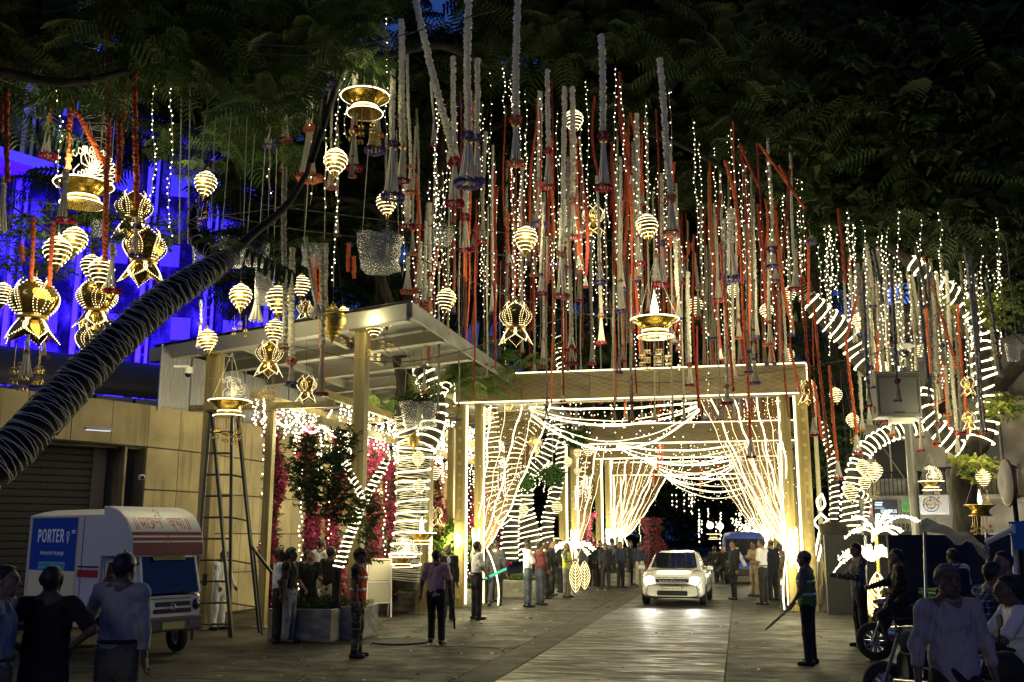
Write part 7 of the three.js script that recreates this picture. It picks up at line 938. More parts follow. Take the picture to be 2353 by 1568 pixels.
{ // what they hold
  const held = (name, label, cat, p, geo, m, turn = 0) => { const o = thing(name, label, cat, p, turn); part(name === 'light_wand' ? 'grip' : 'body', geo[0], m[0], o); geo.slice(1).forEach((g, i) => part(['head', 'strap', 'cap'][i] ?? 'detail', g, m[i + 1] ?? m[0], o)); return o; };
  const stickM = mat(0.45, 0.33, 0.18, 0.7); let h;
  h = crowd.wand.hand(0); held('light_wand', 'glowing green traffic wand in the hand of the officer in white', 'light wand', h, [rod(V(-0.02, -0.03, 0), V(0.1, 0.02, 0.03), 0.022, 10), rod(V(0.1, 0.02, 0.03), V(0.62, 0.26, 0.06), 0.03, 12)], [M.black, glow(0.06, 0.75, 0.42, 1.1)]);
  h = crowd.pink.hand(1); held('umbrella', 'rolled black umbrella in the hand of the man in pink', 'umbrella', h, [rod(V(0, 0.1, 0), V(0.05, -0.55, -0.05), 0.032, 8, 0.02), torus(0.045, 0.012, 0, 0.14, 0, 12, 5, 0)], [M.black]);
  h = crowd.lime.hand(1); held('stick', 'pale wooden stick held by the guard in lime vest', 'stick', h, [rod(V(-0.08, -0.28, 0), V(0.2, 0.5, 0.05), 0.022, 7)], [stickM]);
  h = crowd.green.hand(1); held('stick', 'wooden stick held low by the guard in green vest', 'stick', crowd.green.hand(0), [rod(V(0.1, 0.08, 0), V(-0.42, -0.32, 0.1), 0.022, 7)], [stickM]);
  h = crowd.paper.hand(1); held('paper_roll', 'rolled white paper held by the officer in khaki', 'paper', h, [rod(V(0.12, -0.24, 0.02), V(-0.16, 0.34, 0.02), 0.06, 12)], [M.white]);
  h = crowd.striped.hand(0); held('phone', 'dark phone in the hands of the man in striped shirt', 'phone', h, [rbox(0.075, 0.15, 0.012, 0.005, 0, 0.03, 0, -0.5, 1.4)], [M.black]);
  h = crowd.officer.hand(0); held('phone', 'dark phone at the ear of the officer in cap', 'phone', h, [rbox(0.075, 0.15, 0.012, 0.005, 0, 0.02, 0, 0.2, 1.2)], [M.black]);
  h = crowd.beard.hand(0); held('water_bottle', 'clear plastic bottle held by the bearded man', 'bottle', h, [lathe([[0, -0.12], [0.045, -0.12], [0.05, -0.05], [0.045, 0], [0.05, 0.05], [0.045, 0.1], [0.018, 0.16], [0.018, 0.19], [0, 0.19]], 14), cyl(0.02, 0.02, 0.025, 0, 0.2, 0)], [new THREE.MeshPhysicalMaterial({ color: lin(0.8, 0.95, 0.85), transmission: 0.8, thickness: 0, roughness: 0.1 }), M.white]);
  const onBack = (who, z) => V(0, 0, z).add(who.J.chest).applyMatrix4(new THREE.Matrix4().compose(who.g.position, who.g.quaternion, who.g.scale));
  let p = onBack(crowd.backpack, -0.17); held('backpack', 'black backpack on the man in white shirt under the tarpaulin', 'backpack', p, [rbox(0.3, 0.44, 0.16, 0.06, 0, -0.06, 0, 0, 0, 0, 3), rbox(0.22, 0.2, 0.06, 0.03, 0, -0.14, -0.09)], [M.black], crowd.backpack.g.rotation.y);
  p = crowd.bag.J.pel.clone().add(V(-0.24, 0.12, 0.05)).applyMatrix4(new THREE.Matrix4().compose(crowd.bag.g.position, crowd.bag.g.quaternion, crowd.bag.g.scale)); held('shoulder_bag', 'black shoulder bag of the bald man in suit', 'bag', p, [rbox(0.12, 0.28, 0.34, 0.04), rbox(0.13, 0.12, 0.36, 0.03, 0, 0.09, 0)], [M.black], 0.3);
}
// ---------------------------------------------------------------- vehicles
function canvasTex(w, h, draw) { const c = document.createElement('canvas'); c.width = w; c.height = h; draw(c.getContext('2d'), w, h); const t = new THREE.CanvasTexture(c); t.colorSpace = THREE.SRGBColorSpace; return t; }
const printM = (t, rough = 0.5) => new THREE.MeshStandardMaterial({ map: t, roughness: rough });
const glassM = new THREE.MeshPhysicalMaterial({ color: lin(0.01, 0.012, 0.016), roughness: 0.06, clearcoat: 1, clearcoatRoughness: 0.03 });
const tyreM = mat(0.012, 0.012, 0.012, 0.85), rimM = mat(0.4, 0.4, 0.42, 0.35, 0.8);
function wheel(parent, x, y, z, r, w, spokes = 5) { const o = new THREE.Group(); o.name = 'wheel'; o.position.set(x, y, z); parent.add(o); part('tyre', lathe([[r * 0.62, -w / 2], [r * 0.9, -w / 2], [r, -w * 0.32], [r, w * 0.32], [r * 0.9, w / 2], [r * 0.62, w / 2]], 28).rotateZ(PI / 2), tyreM, o); const l = [cyl(r * 0.16, r * 0.16, w * 0.9, 0, 0, 0, 12, 0, 0, PI / 2), torus(r * 0.6, r * 0.05, 0, 0, 0, 28, 6, 0).rotateY(PI / 2)]; for (let i = 0; i < spokes; i++) l.push(box(w * 0.5, r * 1.18, r * 0.1, 0, 0, 0, i / spokes * PI)); part('rim', l, rimM, o); return o; }
// loft: sections along z, each a rounded box of half width, bottom, top
function loft(secs, n = 20, pw = 4) { const pos = [], idx = []; for (const [z, hw, y0, y1, tw = 1] of secs) for (let i = 0; i < n; i++) { const a = i / n * 2 * PI, c = Math.cos(a), s = Math.sin(a), k = Math.pow(Math.abs(c) ** pw + Math.abs(s) ** pw, -1 / pw), yy = (s * k + 1) / 2; pos.push(c * k * hw * (1 + (tw - 1) * yy), y0 + (y1 - y0) * yy, z); } for (let j = 0; j + 1 < secs.length; j++) for (let i = 0; i < n; i++) { const a = j * n + i, b = j * n + (i + 1) % n; idx.push(a, a + n, b, b, a + n, b + n); } const caps = (j, f) => { const o = pos.length / 3; let y = (secs[j][2] + secs[j][3]) / 2; pos.push(0, y, secs[j][0]); for (let i = 0; i < n; i++) { const a = j * n + i, b = j * n + (i + 1) % n; f ? idx.push(o, a, b) : idx.push(o, b, a); } }; caps(0, secs[0][0] < secs[1][0] ? 0 : 1); caps(secs.length - 1, secs[0][0] < secs[1][0] ? 1 : 0); const g = new THREE.BufferGeometry(); g.setAttribute('position', new THREE.Float32BufferAttribute(pos, 3)); g.setIndex(idx); g.computeVertexNormals(); return g; }
{ // goods truck with a printed box body
  const fr = onGround(392, 1512), yaw = 54 * PI / 180, c = fr.clone().add(V(-Math.sin(yaw) * 1.75, 0, -Math.cos(yaw) * 1.75)), g = thing('goods_truck', 'small white goods truck with a blue printed panel and a curved hood over the cab', 'truck', c, yaw); g.scale.set(0.87, 1.02, 0.87);
  const paintM = new THREE.MeshPhysicalMaterial({ color: lin(0.62, 0.62, 0.6), roughness: 0.4, clearcoat: 0.4 }), cream = mat(0.62, 0.56, 0.38, 0.55), red = mat(0.42, 0.03, 0.025, 0.5), dkred = mat(0.22, 0.02, 0.025, 0.6);
  part('chassis', [box(1.2, 0.2, 3.4, 0, 0.5, 0), box(1.4, 0.14, 1.9, 0, 0.62, -0.7)], M.black, g);
  // cargo box, its roof bowed
  const bw = 0.82, z0 = -1.95, z1 = 0.72, bs = new THREE.Shape(); bs.moveTo(-bw, 0.72); bs.lineTo(bw, 0.72); bs.lineTo(bw, 2.28); bs.quadraticCurveTo(0, 2.52, -bw, 2.28); bs.closePath(); const bg = new THREE.ExtrudeGeometry(bs, { depth: z1 - z0, bevelEnabled: true, bevelSize: 0.012, bevelThickness: 0.012, bevelSegments: 1, curveSegments: 10 }); bg.translate(0, 0, z0); part('cargo_box', bg, paintM, g);
  const ad = canvasTex(768, 768, (x, w, h) => { x.fillStyle = '#2449a8'; x.fillRect(0, 0, w, h * 0.6); x.fillStyle = '#e8dfae'; x.fillRect(0, h * 0.6, w, h); x.fillStyle = '#fff'; x.font = 'bold 142px sans-serif'; x.save(); x.translate(w * 0.13, h * 0.28); x.scale(0.86, 1.15); x.fillText('PORTER', 0, 0); x.restore(); x.lineWidth = 11; x.strokeStyle = '#fff'; x.beginPath(); x.arc(w * 0.80, h * 0.19, 20, 2.4, 6.99); x.lineTo(w * 0.80, h * 0.275); x.closePath(); x.stroke(); x.font = 'bold 44px sans-serif'; x.fillText('Delivery Hai? Ho Jayega!', w * 0.22, h * 0.42, 400); x.lineWidth = 4; for (let i = 0; i < 4; i++) { x.strokeRect(w * 0.88 + i * 14, h * 0.15, 6, 22); } x.beginPath(); x.moveTo(w * 0.87, h * 0.145); x.lineTo(w * 0.96, h * 0.145); x.stroke(); x.fillStyle = '#58b6c4'; x.fillRect(w * 0.2, h * 0.5, w * 0.58, h * 0.085); x.fillStyle = '#1d5a70'; x.font = 'bold 30px sans-serif'; x.fillText('TRUCKS | TWO WHEELERS | PACKERS & MOVERS', w * 0.22, h * 0.555, w * 0.54); x.fillStyle = '#2a62a8'; x.fillRect(w * 0.53, h * 0.79, w * 0.2, h * 0.06); x.fillRect(w * 0.53, h * 0.73, w * 0.06, h * 0.07); x.fillStyle = '#222'; for (const k of [0.57, 0.69]) { x.beginPath(); x.arc(w * k, h * 0.865, 20, 0, 7); x.fill(); } x.fillStyle = '#d8d2b0'; x.fillRect(w * 0.62, h * 0.64, w * 0.12, h * 0.1); });
  const pl = new THREE.PlaneGeometry(1.72, 1.5); part('printed_panel', pl.applyMatrix4(M4(-bw - 0.018, 1.5, z0 + 0.98, 0, -PI / 2, 0)), printM(ad), g); part('panel_frame', [box(0.02, 0.03, 1.8, -bw - 0.016, 2.265, z0 + 0.98), box(0.02, 1.56, 0.03, -bw - 0.016, 1.5, z0 + 0.1), box(0.02, 1.56, 0.03, -bw - 0.016, 1.5, z0 + 1.86)], cream, g);
  part('side_stripe', [box(0.014, 0.12, 0.72, -bw - 0.014, 1.32, z1 - 0.38)], red, g); part('side_stripe', [box(0.014, 0.025, 0.72, -bw - 0.014, 1.43, z1 - 0.38)], M.black, g); part('side_sill', box(0.03, 0.28, 2.6, -bw + 0.03, 0.58, -0.65), cream, g);
  // hood over the cab: quarter round
  const hs = new THREE.Shape(); hs.moveTo(0, 0); hs.lineTo(1.02, 0); hs.quadraticCurveTo(1.0, 0.72, 0.1, 0.8); hs.lineTo(0, 0.8); hs.closePath(); const hg = new THREE.ExtrudeGeometry(hs, { depth: 1.6, bevelEnabled: true, bevelSize: 0.012, bevelThickness: 0.012, bevelSegments: 1, curveSegments: 16 }); hg.rotateY(-PI / 2); hg.translate(0.8, 1.62, 0.72); part('hood', hg, paintM, g);
  const deva = canvasTex(1024, 512, (x, w, h) => { x.clearRect(0, 0, w, h); x.fillStyle = '#b9b8b6'; x.fillRect(0, 0, w, h); x.fillStyle = '#6d1a1f'; x.fillRect(0, h * 0.66, w, h); x.fillStyle = '#cfcac8'; x.fillRect(0, h * 0.72, w, h * 0.03); x.fillRect(0, h * 0.8, w, h * 0.025); x.strokeStyle = '#8d2228'; x.lineWidth = 15; x.lineCap = 'butt'; const L = (...p) => { x.beginPath(); x.moveTo(p[0], p[1]); for (let i = 2; i < p.length; i += 2) x.lineTo(p[i], p[i + 1]); x.stroke(); }, A = (cx, cy, r, a, b) => { x.beginPath(); x.arc(cx, cy, r, a, b); x.stroke(); }, T = 200, B = 310;
    L(80, T - 10, 80, B + 10); L(112, T - 10, 112, B + 10); L(150, T, 500, T); L(165, T, 165, 255); A(182, 262, 16, 0, 6.3); L(198, 262, 222, 262); L(222, T, 222, B); L(262, T, 262, B); A(300, 232, 22, 3.6, 7.4); A(305, 278, 26, 4.9, 8.6); L(345, T, 345, 290); A(362, 250, 20, 2, 6.5); L(400, T, 400, 250); A(420, 262, 24, 3.2, 6.4); L(450, T, 450, B); A(452, T - 8, 40, 3.4, 6.2); L(560, T, 790, T); L(640, T, 640, B); A(614, 250, 24, 0, 6.3); A(668, 252, 24, 3.9, 7.2); A(640, 330, 18, 5.2, 9); L(705, T, 705, 250); A(724, 252, 19, 0.2, 3.2); L(745, T, 745, B); L(785, T, 785, B); L(840, T - 10, 840, B + 10); L(872, T - 10, 872, B + 10);
    x.strokeStyle = '#3a1a1e'; x.lineWidth = 14; A(500, 92, 30, 0, 6.3); L(500, 122, 506, 165); x.strokeStyle = '#8d2228'; x.lineWidth = 8; L(500, 350, 460, 430, 540, 430, 500, 350); });
  { const n = 14, pos = [], uv = [], idx = []; for (let i = 0; i <= n; i++) { const t = i / n, x1 = (1 - t) ** 2 * 1.02 + 2 * t * (1 - t) * 1.0 + t * t * 0.1, y1 = 2 * t * (1 - t) * 0.72 + t * t * 0.8; for (const k of [-1, 1]) { pos.push(-k * -0.79, 1.62 + y1 + 0.012 * t, 0.72 + x1 + 0.018); uv.push((k + 1) / 2, Math.min(1, t * 1.1)); } } for (let i = 0; i < n; i++) { const a = i * 2; idx.push(a, a + 1, a + 2, a + 1, a + 3, a + 2); } const q = new THREE.BufferGeometry(); q.setAttribute('position', new THREE.Float32BufferAttribute(pos, 3)); q.setAttribute('uv', new THREE.Float32BufferAttribute(uv, 2)); q.setIndex(idx); q.computeVertexNormals(); const mm = printM(deva, 0.45); mm.side = THREE.DoubleSide; part('hood_lettering', q, mm, g); }
  // cab
  part('cab', [loft([[0.72, 0.74, 0.45, 1.62], [1.35, 0.75, 0.42, 1.64, 0.97], [1.72, 0.74, 0.42, 1.5, 0.95], [1.86, 0.7, 0.44, 1.05], [1.9, 0.66, 0.48, 0.98]], 28, 7)], paintM, g);
  const ws = new THREE.PlaneGeometry(1.26, 0.6, 4, 1); part('windscreen', ws.applyMatrix4(M4(0, 1.3, 1.815, -0.3)), glassM, g); part('windscreen_frame', [bar(V(-0.65, 1.02, 1.9), V(-0.62, 1.6, 1.72), 0.05, 0.04), bar(V(0.65, 1.02, 1.9), V(0.62, 1.6, 1.72), 0.05, 0.04)], paintM, g); part('wiper', [rod(V(-0.05, 1.02, 1.92), V(0.4, 1.1, 1.91), 0.012, 4)], M.black, g); part('side_window', box(0.02, 0.42, 0.55, -0.768, 1.3, 1.22), glassM, g); const dr = part('door', [rbox(0.02, 0.98, 0.74, 0.008, -0.752, 1.02, 1.18)], paintM, g); part('handle', rbox(0.03, 0.03, 0.12, 0.01, -0.77, 0.98, 0.95), M.black, dr); for (const b of [box(0.012, 0.98, 0.012, -0.756, 1.02, 0.8), box(0.012, 0.012, 0.74, -0.756, 0.53, 1.18), box(0.9, 0.01, 0.012, 0, 0.93, 1.91), box(0.012, 1.5, 0.012, -0.835, 1.5, 0.1)]) part('panel_gap', b, M.black, g);
  part('grille', [rbox(0.78, 0.075, 0.04, 0.015, 0.05, 0.84, 1.9), rbox(0.84, 0.075, 0.04, 0.015, 0.05, 0.73, 1.905)], M.black, g); part('badge', torus(0.05, 0.012, 0.05, 0.79, 1.925, 16, 5, 0), M.chrome, g); part('bumper', rbox(1.46, 0.24, 0.14, 0.04, 0, 0.52, 1.88), mat(0.06, 0.06, 0.06, 0.7), g);
  for (const k of [-1, 1]) { const h = part('headlight', cyl(0.115, 0.1, 0.06, k * 0.58, 0.82, 1.88, 18, PI / 2), M.chrome, g); part('lens', ball(0.09, k * 0.58, 0.82, 1.9, 12, 1, 1, 0.4), glassM, h); part('mirror', [rbox(0.1, 0.2, 0.04, 0.015, k * 0.9, 1.2, 1.72), rod(V(k * 0.74, 1.1, 1.7), V(k * 0.88, 1.2, 1.72), 0.012, 4)], M.black, g); part('fog_lamp', cyl(0.04, 0.04, 0.02, k * 0.45, 0.53, 1.955, 12, PI / 2), M.chrome, g); }
  part('number_plate', box(0.5, 0.11, 0.015, 0.05, 0.5, 1.96), mat(0.35, 0.3, 0.1, 0.6), g); const gc = canvasTex(256, 32, (x) => { x.fillStyle = '#6a6138'; x.fillRect(0, 0, 256, 32); x.fillStyle = '#15120a'; x.font = 'bold 27px sans-serif'; x.fillText('GOODS CARRIER', 14, 26); }); part('carrier_sign', new THREE.PlaneGeometry(0.72, 0.085).applyMatrix4(M4(0, 1.585, 1.77, -0.5)), printM(gc), g);
  for (const [x, z] of [[-0.66, 1.25], [0.66, 1.25], [-0.66, -1.15], [0.66, -1.15]]) wheel(g, x, 0.27, z, 0.27, 0.17);
}
{ // white sedan
  const p = onGround(1549, 1391), yaw = -14 * PI / 180, c = p.clone().add(V(-Math.sin(yaw) * 1.75, 0, -Math.cos(yaw) * 1.75)), g = thing('sedan_car', 'white sedan with both headlights on driving towards the camera in the dark lane', 'car', c, yaw); g.scale.set(1.1, 1.03, 1.1);
  const pm = new THREE.MeshPhysicalMaterial({ color: lin(0.7, 0.7, 0.66), roughness: 0.25, clearcoat: 1, clearcoatRoughness: 0.08 });
  part('body', loft([[-1.95, 0.72, 0.42, 0.95], [-1.85, 0.82, 0.3, 1.0], [-1.1, 0.86, 0.2, 1.0], [0, 0.865, 0.2, 0.98], [1.0, 0.86, 0.2, 0.97], [1.45, 0.85, 0.2, 0.93, 0.96], [1.78, 0.82, 0.2, 0.82, 0.93], [1.94, 0.76, 0.22, 0.7, 0.9], [2.0, 0.68, 0.26, 0.6, 0.9]], 32, 6), pm, g);
  part('cabin', loft([[-1.35, 0.62, 0.9, 1.12, 0.9], [-0.95, 0.7, 0.9, 1.4, 0.8], [-0.2, 0.74, 0.9, 1.49, 0.78], [0.35, 0.74, 0.9, 1.46, 0.78], [0.62, 0.74, 0.9, 1.36, 0.8], [1.22, 0.76, 0.9, 0.96, 0.95]], 28, 6), pm, g);
  { const q = [[-0.62, 0.985, 1.22], [0.62, 0.985, 1.22], [0.52, 1.4, 0.58], [-0.52, 1.4, 0.58]].map((a) => V(...a).add(V(0, 0.025, 0.03))), n = 6, pos = [], idx = []; for (let i = 0; i <= n; i++) for (let j = 0; j <= n; j++) { const a = q[0].clone().lerp(q[1], j / n), b = q[3].clone().lerp(q[2], j / n), e = a.lerp(b, i / n); e.z += 0.07 * Math.cos((j / n - 0.5) * PI); e.y += 0.012; pos.push(e.x, e.y, e.z); } for (let i = 0; i < n; i++) for (let j = 0; j < n; j++) { const a = i * (n + 1) + j; idx.push(a, a + 1, a + n + 1, a + 1, a + n + 2, a + n + 1); } const w = new THREE.BufferGeometry(); w.setAttribute('position', new THREE.Float32BufferAttribute(pos, 3)); w.setIndex(idx); w.computeVertexNormals(); part('windscreen', w, glassM, g); }
  for (const k of [-1, 1]) part('side_window', loft([[-0.9, 0.03, 1.0, 1.3], [0.1, 0.03, 1.0, 1.4], [0.75, 0.03, 1.0, 1.16]], 10, 6).applyMatrix4(M4(k * 0.7, 0, 0, 0, 0, k * 0.22)), glassM, g);
  part('grille', [rbox(0.86, 0.15, 0.06, 0.05, 0, 0.7, 1.94, -0.2)], M.black, g); part('grille_bar', [rbox(0.92, 0.035, 0.05, 0.015, 0, 0.735, 1.965, -0.2), rbox(0.7, 0.02, 0.05, 0.01, 0, 0.67, 1.985, -0.2)], M.chrome, g); part('badge', [box(0.018, 0.1, 0.02, -0.04, 0.705, 2.005, -0.2), box(0.018, 0.1, 0.02, 0.04, 0.705, 2.005, -0.2), box(0.08, 0.018, 0.02, 0, 0.705, 2.005, -0.2)], M.chrome, g);
  part('lower_intake', rbox(0.8, 0.14, 0.08, 0.05, 0, 0.35, 1.99), M.black, g); part('lip', rbox(1.4, 0.04, 0.1, 0.015, 0, 0.235, 1.96), M.black, g); const np = canvasTex(256, 64, (x) => { x.fillStyle = '#dcdcd2'; x.fillRect(0, 0, 256, 64); x.fillStyle = '#111'; x.font = 'bold 40px sans-serif'; x.fillText('MH 01 CH 7121', 8, 47, 240); }); part('number_plate', [box(0.5, 0.12, 0.02, 0, 0.475, 2.03)], M.black, g); part('plate_print', new THREE.PlaneGeometry(0.48, 0.105).applyMatrix4(M4(0, 0.475, 2.042)), printM(np), g);
  for (const k of [-1, 1]) { const h = part('headlight', loft([[1.72, 0.11, 0.63, 0.8], [1.9, 0.15, 0.63, 0.79], [1.95, 0.12, 0.65, 0.77]], 16, 3).applyMatrix4(M4(k * 0.6, 0, 0)), M.chrome, g); part('lamp_lens', ball(0.1, k * 0.6, 0.715, 1.93, 14, 1.35, 0.85, 0.4), glow(1, 0.97, 0.85, 14), h); part('fog_recess', rbox(0.26, 0.14, 0.06, 0.05, k * 0.58, 0.42, 1.955, 0, k * 0.15), M.black, g); part('door_mirror', [rbox(0.17, 0.12, 0.12, 0.04, k * 0.93, 1.0, 0.72)], pm, g); const L = new THREE.SpotLight(lin(1, 0.95, 0.8), 16, 0, 0.7, 0.7, 2); L.name = 'headlight_beam'; const wp = V(k * 0.6, 0.715, 2.12).multiplyScalar(1.1).applyAxisAngle(V(0, 1, 0), yaw).add(c); L.position.copy(wp); L.target.position.copy(wp).add(V(Math.sin(yaw) * 10, -0.9, Math.cos(yaw) * 10)); L.shadow.radius = 4; L.castShadow = true; scene.add(L, L.target); }
  for (const [x, z] of [[-0.76, 1.28], [0.76, 1.28], [-0.76, -1.25], [0.76, -1.25]]) wheel(g, x, 0.3, z, 0.3, 0.19);
  part('bonnet_seam', [bar(V(-0.62, 0.975, 1.2), V(-0.5, 0.86, 1.86), 0.008, 0.008), bar(V(0.62, 0.975, 1.2), V(0.5, 0.86, 1.86), 0.008, 0.008)], M.black, g);
}
function bike(label, p, yaw, { tank = M.black, scooter, silver, lamp, tail } = {}) {
  const g = thing(scooter ? 'scooter' : 'motorcycle', label, scooter ? 'scooter' : 'motorcycle', p, yaw), bm = silver ?? tank, r = scooter ? 0.24 : 0.3;
  wheel(g, 0, r, 0.66, r, 0.1, 6); wheel(g, 0, r, -0.62, r, 0.13, 6);
  part('fork', [rod(V(-0.08, r, 0.66), V(-0.07, 0.92, 0.42), 0.024), rod(V(0.08, r, 0.66), V(0.07, 0.92, 0.42), 0.024)], M.steel, g); part('handlebar', tube([V(-0.36, 1.02, 0.26), V(-0.18, 1.06, 0.38), V(0.18, 1.06, 0.38), V(0.36, 1.02, 0.26)], 0.016, 14, 6), M.black, g);
  part('seat', loft([[-0.72, 0.1, 0.82, 0.9], [-0.5, 0.14, 0.74, 0.86], [-0.1, 0.13, 0.7, 0.79], [0.05, 0.09, 0.7, 0.76]], 14, 3), M.black, g);
  if (scooter) { part('leg_shield', loft([[0.3, 0.24, 0.28, 0.92], [0.42, 0.22, 0.3, 1.0], [0.5, 0.12, 0.5, 0.98]], 16, 3), bm, g); part('floor_board', rbox(0.34, 0.06, 0.5, 0.02, 0, 0.29, 0.1), M.black, g); part('side_panel', loft([[-0.95, 0.12, 0.5, 0.8], [-0.6, 0.24, 0.3, 0.78], [-0.2, 0.22, 0.26, 0.72], [-0.02, 0.12, 0.3, 0.66]], 18, 3), bm, g); } else { part('tank', loft([[0.0, 0.1, 0.7, 0.86], [0.15, 0.17, 0.66, 0.98], [0.36, 0.14, 0.7, 0.96], [0.44, 0.06, 0.78, 0.92]], 16, 3), bm, g); part('engine', [rbox(0.3, 0.3, 0.36, 0.05, 0, 0.42, 0.05), cyl(0.1, 0.1, 0.34, 0, 0.4, 0, 12, 0, 0, PI / 2)], M.steel, g); part('side_panel', loft([[-0.7, 0.08, 0.6, 0.78], [-0.3, 0.15, 0.5, 0.74], [0, 0.14, 0.5, 0.7]], 14, 3), bm, g); }
  part('rear_fender', [rbox(0.13, 0.05, 0.4, 0.02, 0, r * 2 + 0.05, -0.76, 0.35), rbox(0.16, 0.2, 0.02, 0.008, 0, 0.5, -0.96, 0.3)], M.black, g); part('exhaust', [rod(V(0.16, 0.3, 0.1), V(0.18, 0.34, -0.8), 0.045, 10, 0.055)], M.chrome, g); part('headlamp', cyl(0.09, 0.08, 0.1, 0, 0.9, 0.5, 16, PI / 2), lamp ? glow(1, 0.97, 0.9, 10) : M.chrome, g); part('tail_lamp', rbox(0.14, 0.06, 0.03, 0.01, 0, 0.72, -0.9), tail ? glow(1, 0.03, 0.01, 5) : mat(0.2, 0.01, 0.01, 0.4), g); for (const k of [-1, 1]) part('mirror', [rod(V(k * 0.24, 1.06, 0.34), V(k * 0.3, 1.24, 0.34), 0.008, 4), cyl(0.055, 0.055, 0.015, k * 0.3, 1.26, 0.34, 12, PI / 2)], M.black, g); part('stand', rod(V(-0.1, 0.3, -0.05), V(-0.28, 0.01, 0), 0.014), M.steel, g); return g;
}
bike('black motorcycle with its rear wheel towards the camera, carrying the man in mottled shirt', V(crowd.rider.g.position.x + 0.12, 0, crowd.rider.g.position.z + 0.14), -2.25);
bike('dark scooter under the man in plaid shirt', V(crowd.plaid.g.position.x, 0, crowd.plaid.g.position.z), 1.7, { scooter: 1 });
const silverM = new THREE.MeshPhysicalMaterial({ color: lin(0.3, 0.31, 0.34), roughness: 0.35, metalness: 0.4, clearcoat: 0.6 });
bike('silver scooter parked beside the man in lavender shirt', at(2318, 1400, 8.6).setY(0), 1.35, { scooter: 1, silver: silverM }); bike('dark motorcycle parked behind the silver scooter at the picture edge', V(crowd.edge2.g.position.x, 0, crowd.edge2.g.position.z), -1.6, {}); bike('black motorcycle parked at the lower edge behind the man in lavender shirt', at(2150, 1400, 11.2).setY(0), -2.5, {});
bike('motorcycle with a red tail lamp riding away down the street', onGround(1648, 1338), PI - 0.25, { tail: 1 }); bike('motorcycle waiting in the street behind the sedan', onGround(1666, 1336), -0.3, {});
crowd.far = person({ x: 1667, D: 41, yaw: -20, h: 1.74, legs: ['straddle', 'straddle'], arms: ['bars', 'bars'], top: 'black', bottom: 'black', sleeve: 1, label: 'rider on the motorcycle waiting behind the sedan', y: 0.12 });
crowd.far2 = person({ x: 1647, D: 41, yaw: 165, h: 1.7, legs: ['straddle', 'straddle'], arms: ['bars', 'bars'], top: 'black', bottom: 'black', sleeve: 1, label: 'rider on the motorcycle with the red tail lamp', y: 0.12 });
{ // blue goods vehicle coming up behind
  const p = onGround(1712, 1341), g = thing('goods_van', 'blue goods vehicle with one bright headlight behind the guards', 'van', p, -0.25), bl = mat(0.02, 0.04, 0.24, 0.5); part('body', [loft([[-2.4, 0.85, 0.5, 2.1], [0.4, 0.85, 0.5, 2.15], [0.9, 0.83, 0.4, 2.0, 0.95], [1.25, 0.78, 0.4, 1.1]], 24, 7)], bl, g); part('windscreen', new THREE.PlaneGeometry(1.35, 0.72).applyMatrix4(M4(0, 1.52, 1.13, -0.36)), glassM, g); part('bumper', rbox(1.6, 0.3, 0.2, 0.05, 0, 0.5, 1.22), M.black, g); for (const k of [-1, 1]) { const h = part('headlight', cyl(0.13, 0.12, 0.08, k * 0.56, 0.85, 1.26, 16, PI / 2), M.chrome, g); if (k > 0) part('lamp_lens', ball(0.12, k * 0.56, 0.85, 1.3, 12, 1, 1, 0.4), glow(1, 0.97, 0.9, 14), h); } for (const [x, z] of [[-0.7, 0.7], [0.7, 0.7], [-0.7, -1.6], [0.7, -1.6]]) wheel(g, x, 0.3, z, 0.3, 0.18); const L = new THREE.SpotLight(lin(1, 0.95, 0.85), 12, 0, 0.6, 0.7, 2); L.name = 'van_headlight_beam'; L.position.copy(p).add(V(0.2, 0.85, 1.6)); L.target.position.copy(L.position).add(V(-2, -0.8, 10)); L.shadow.radius = 4; L.castShadow = true; scene.add(L, L.target); }
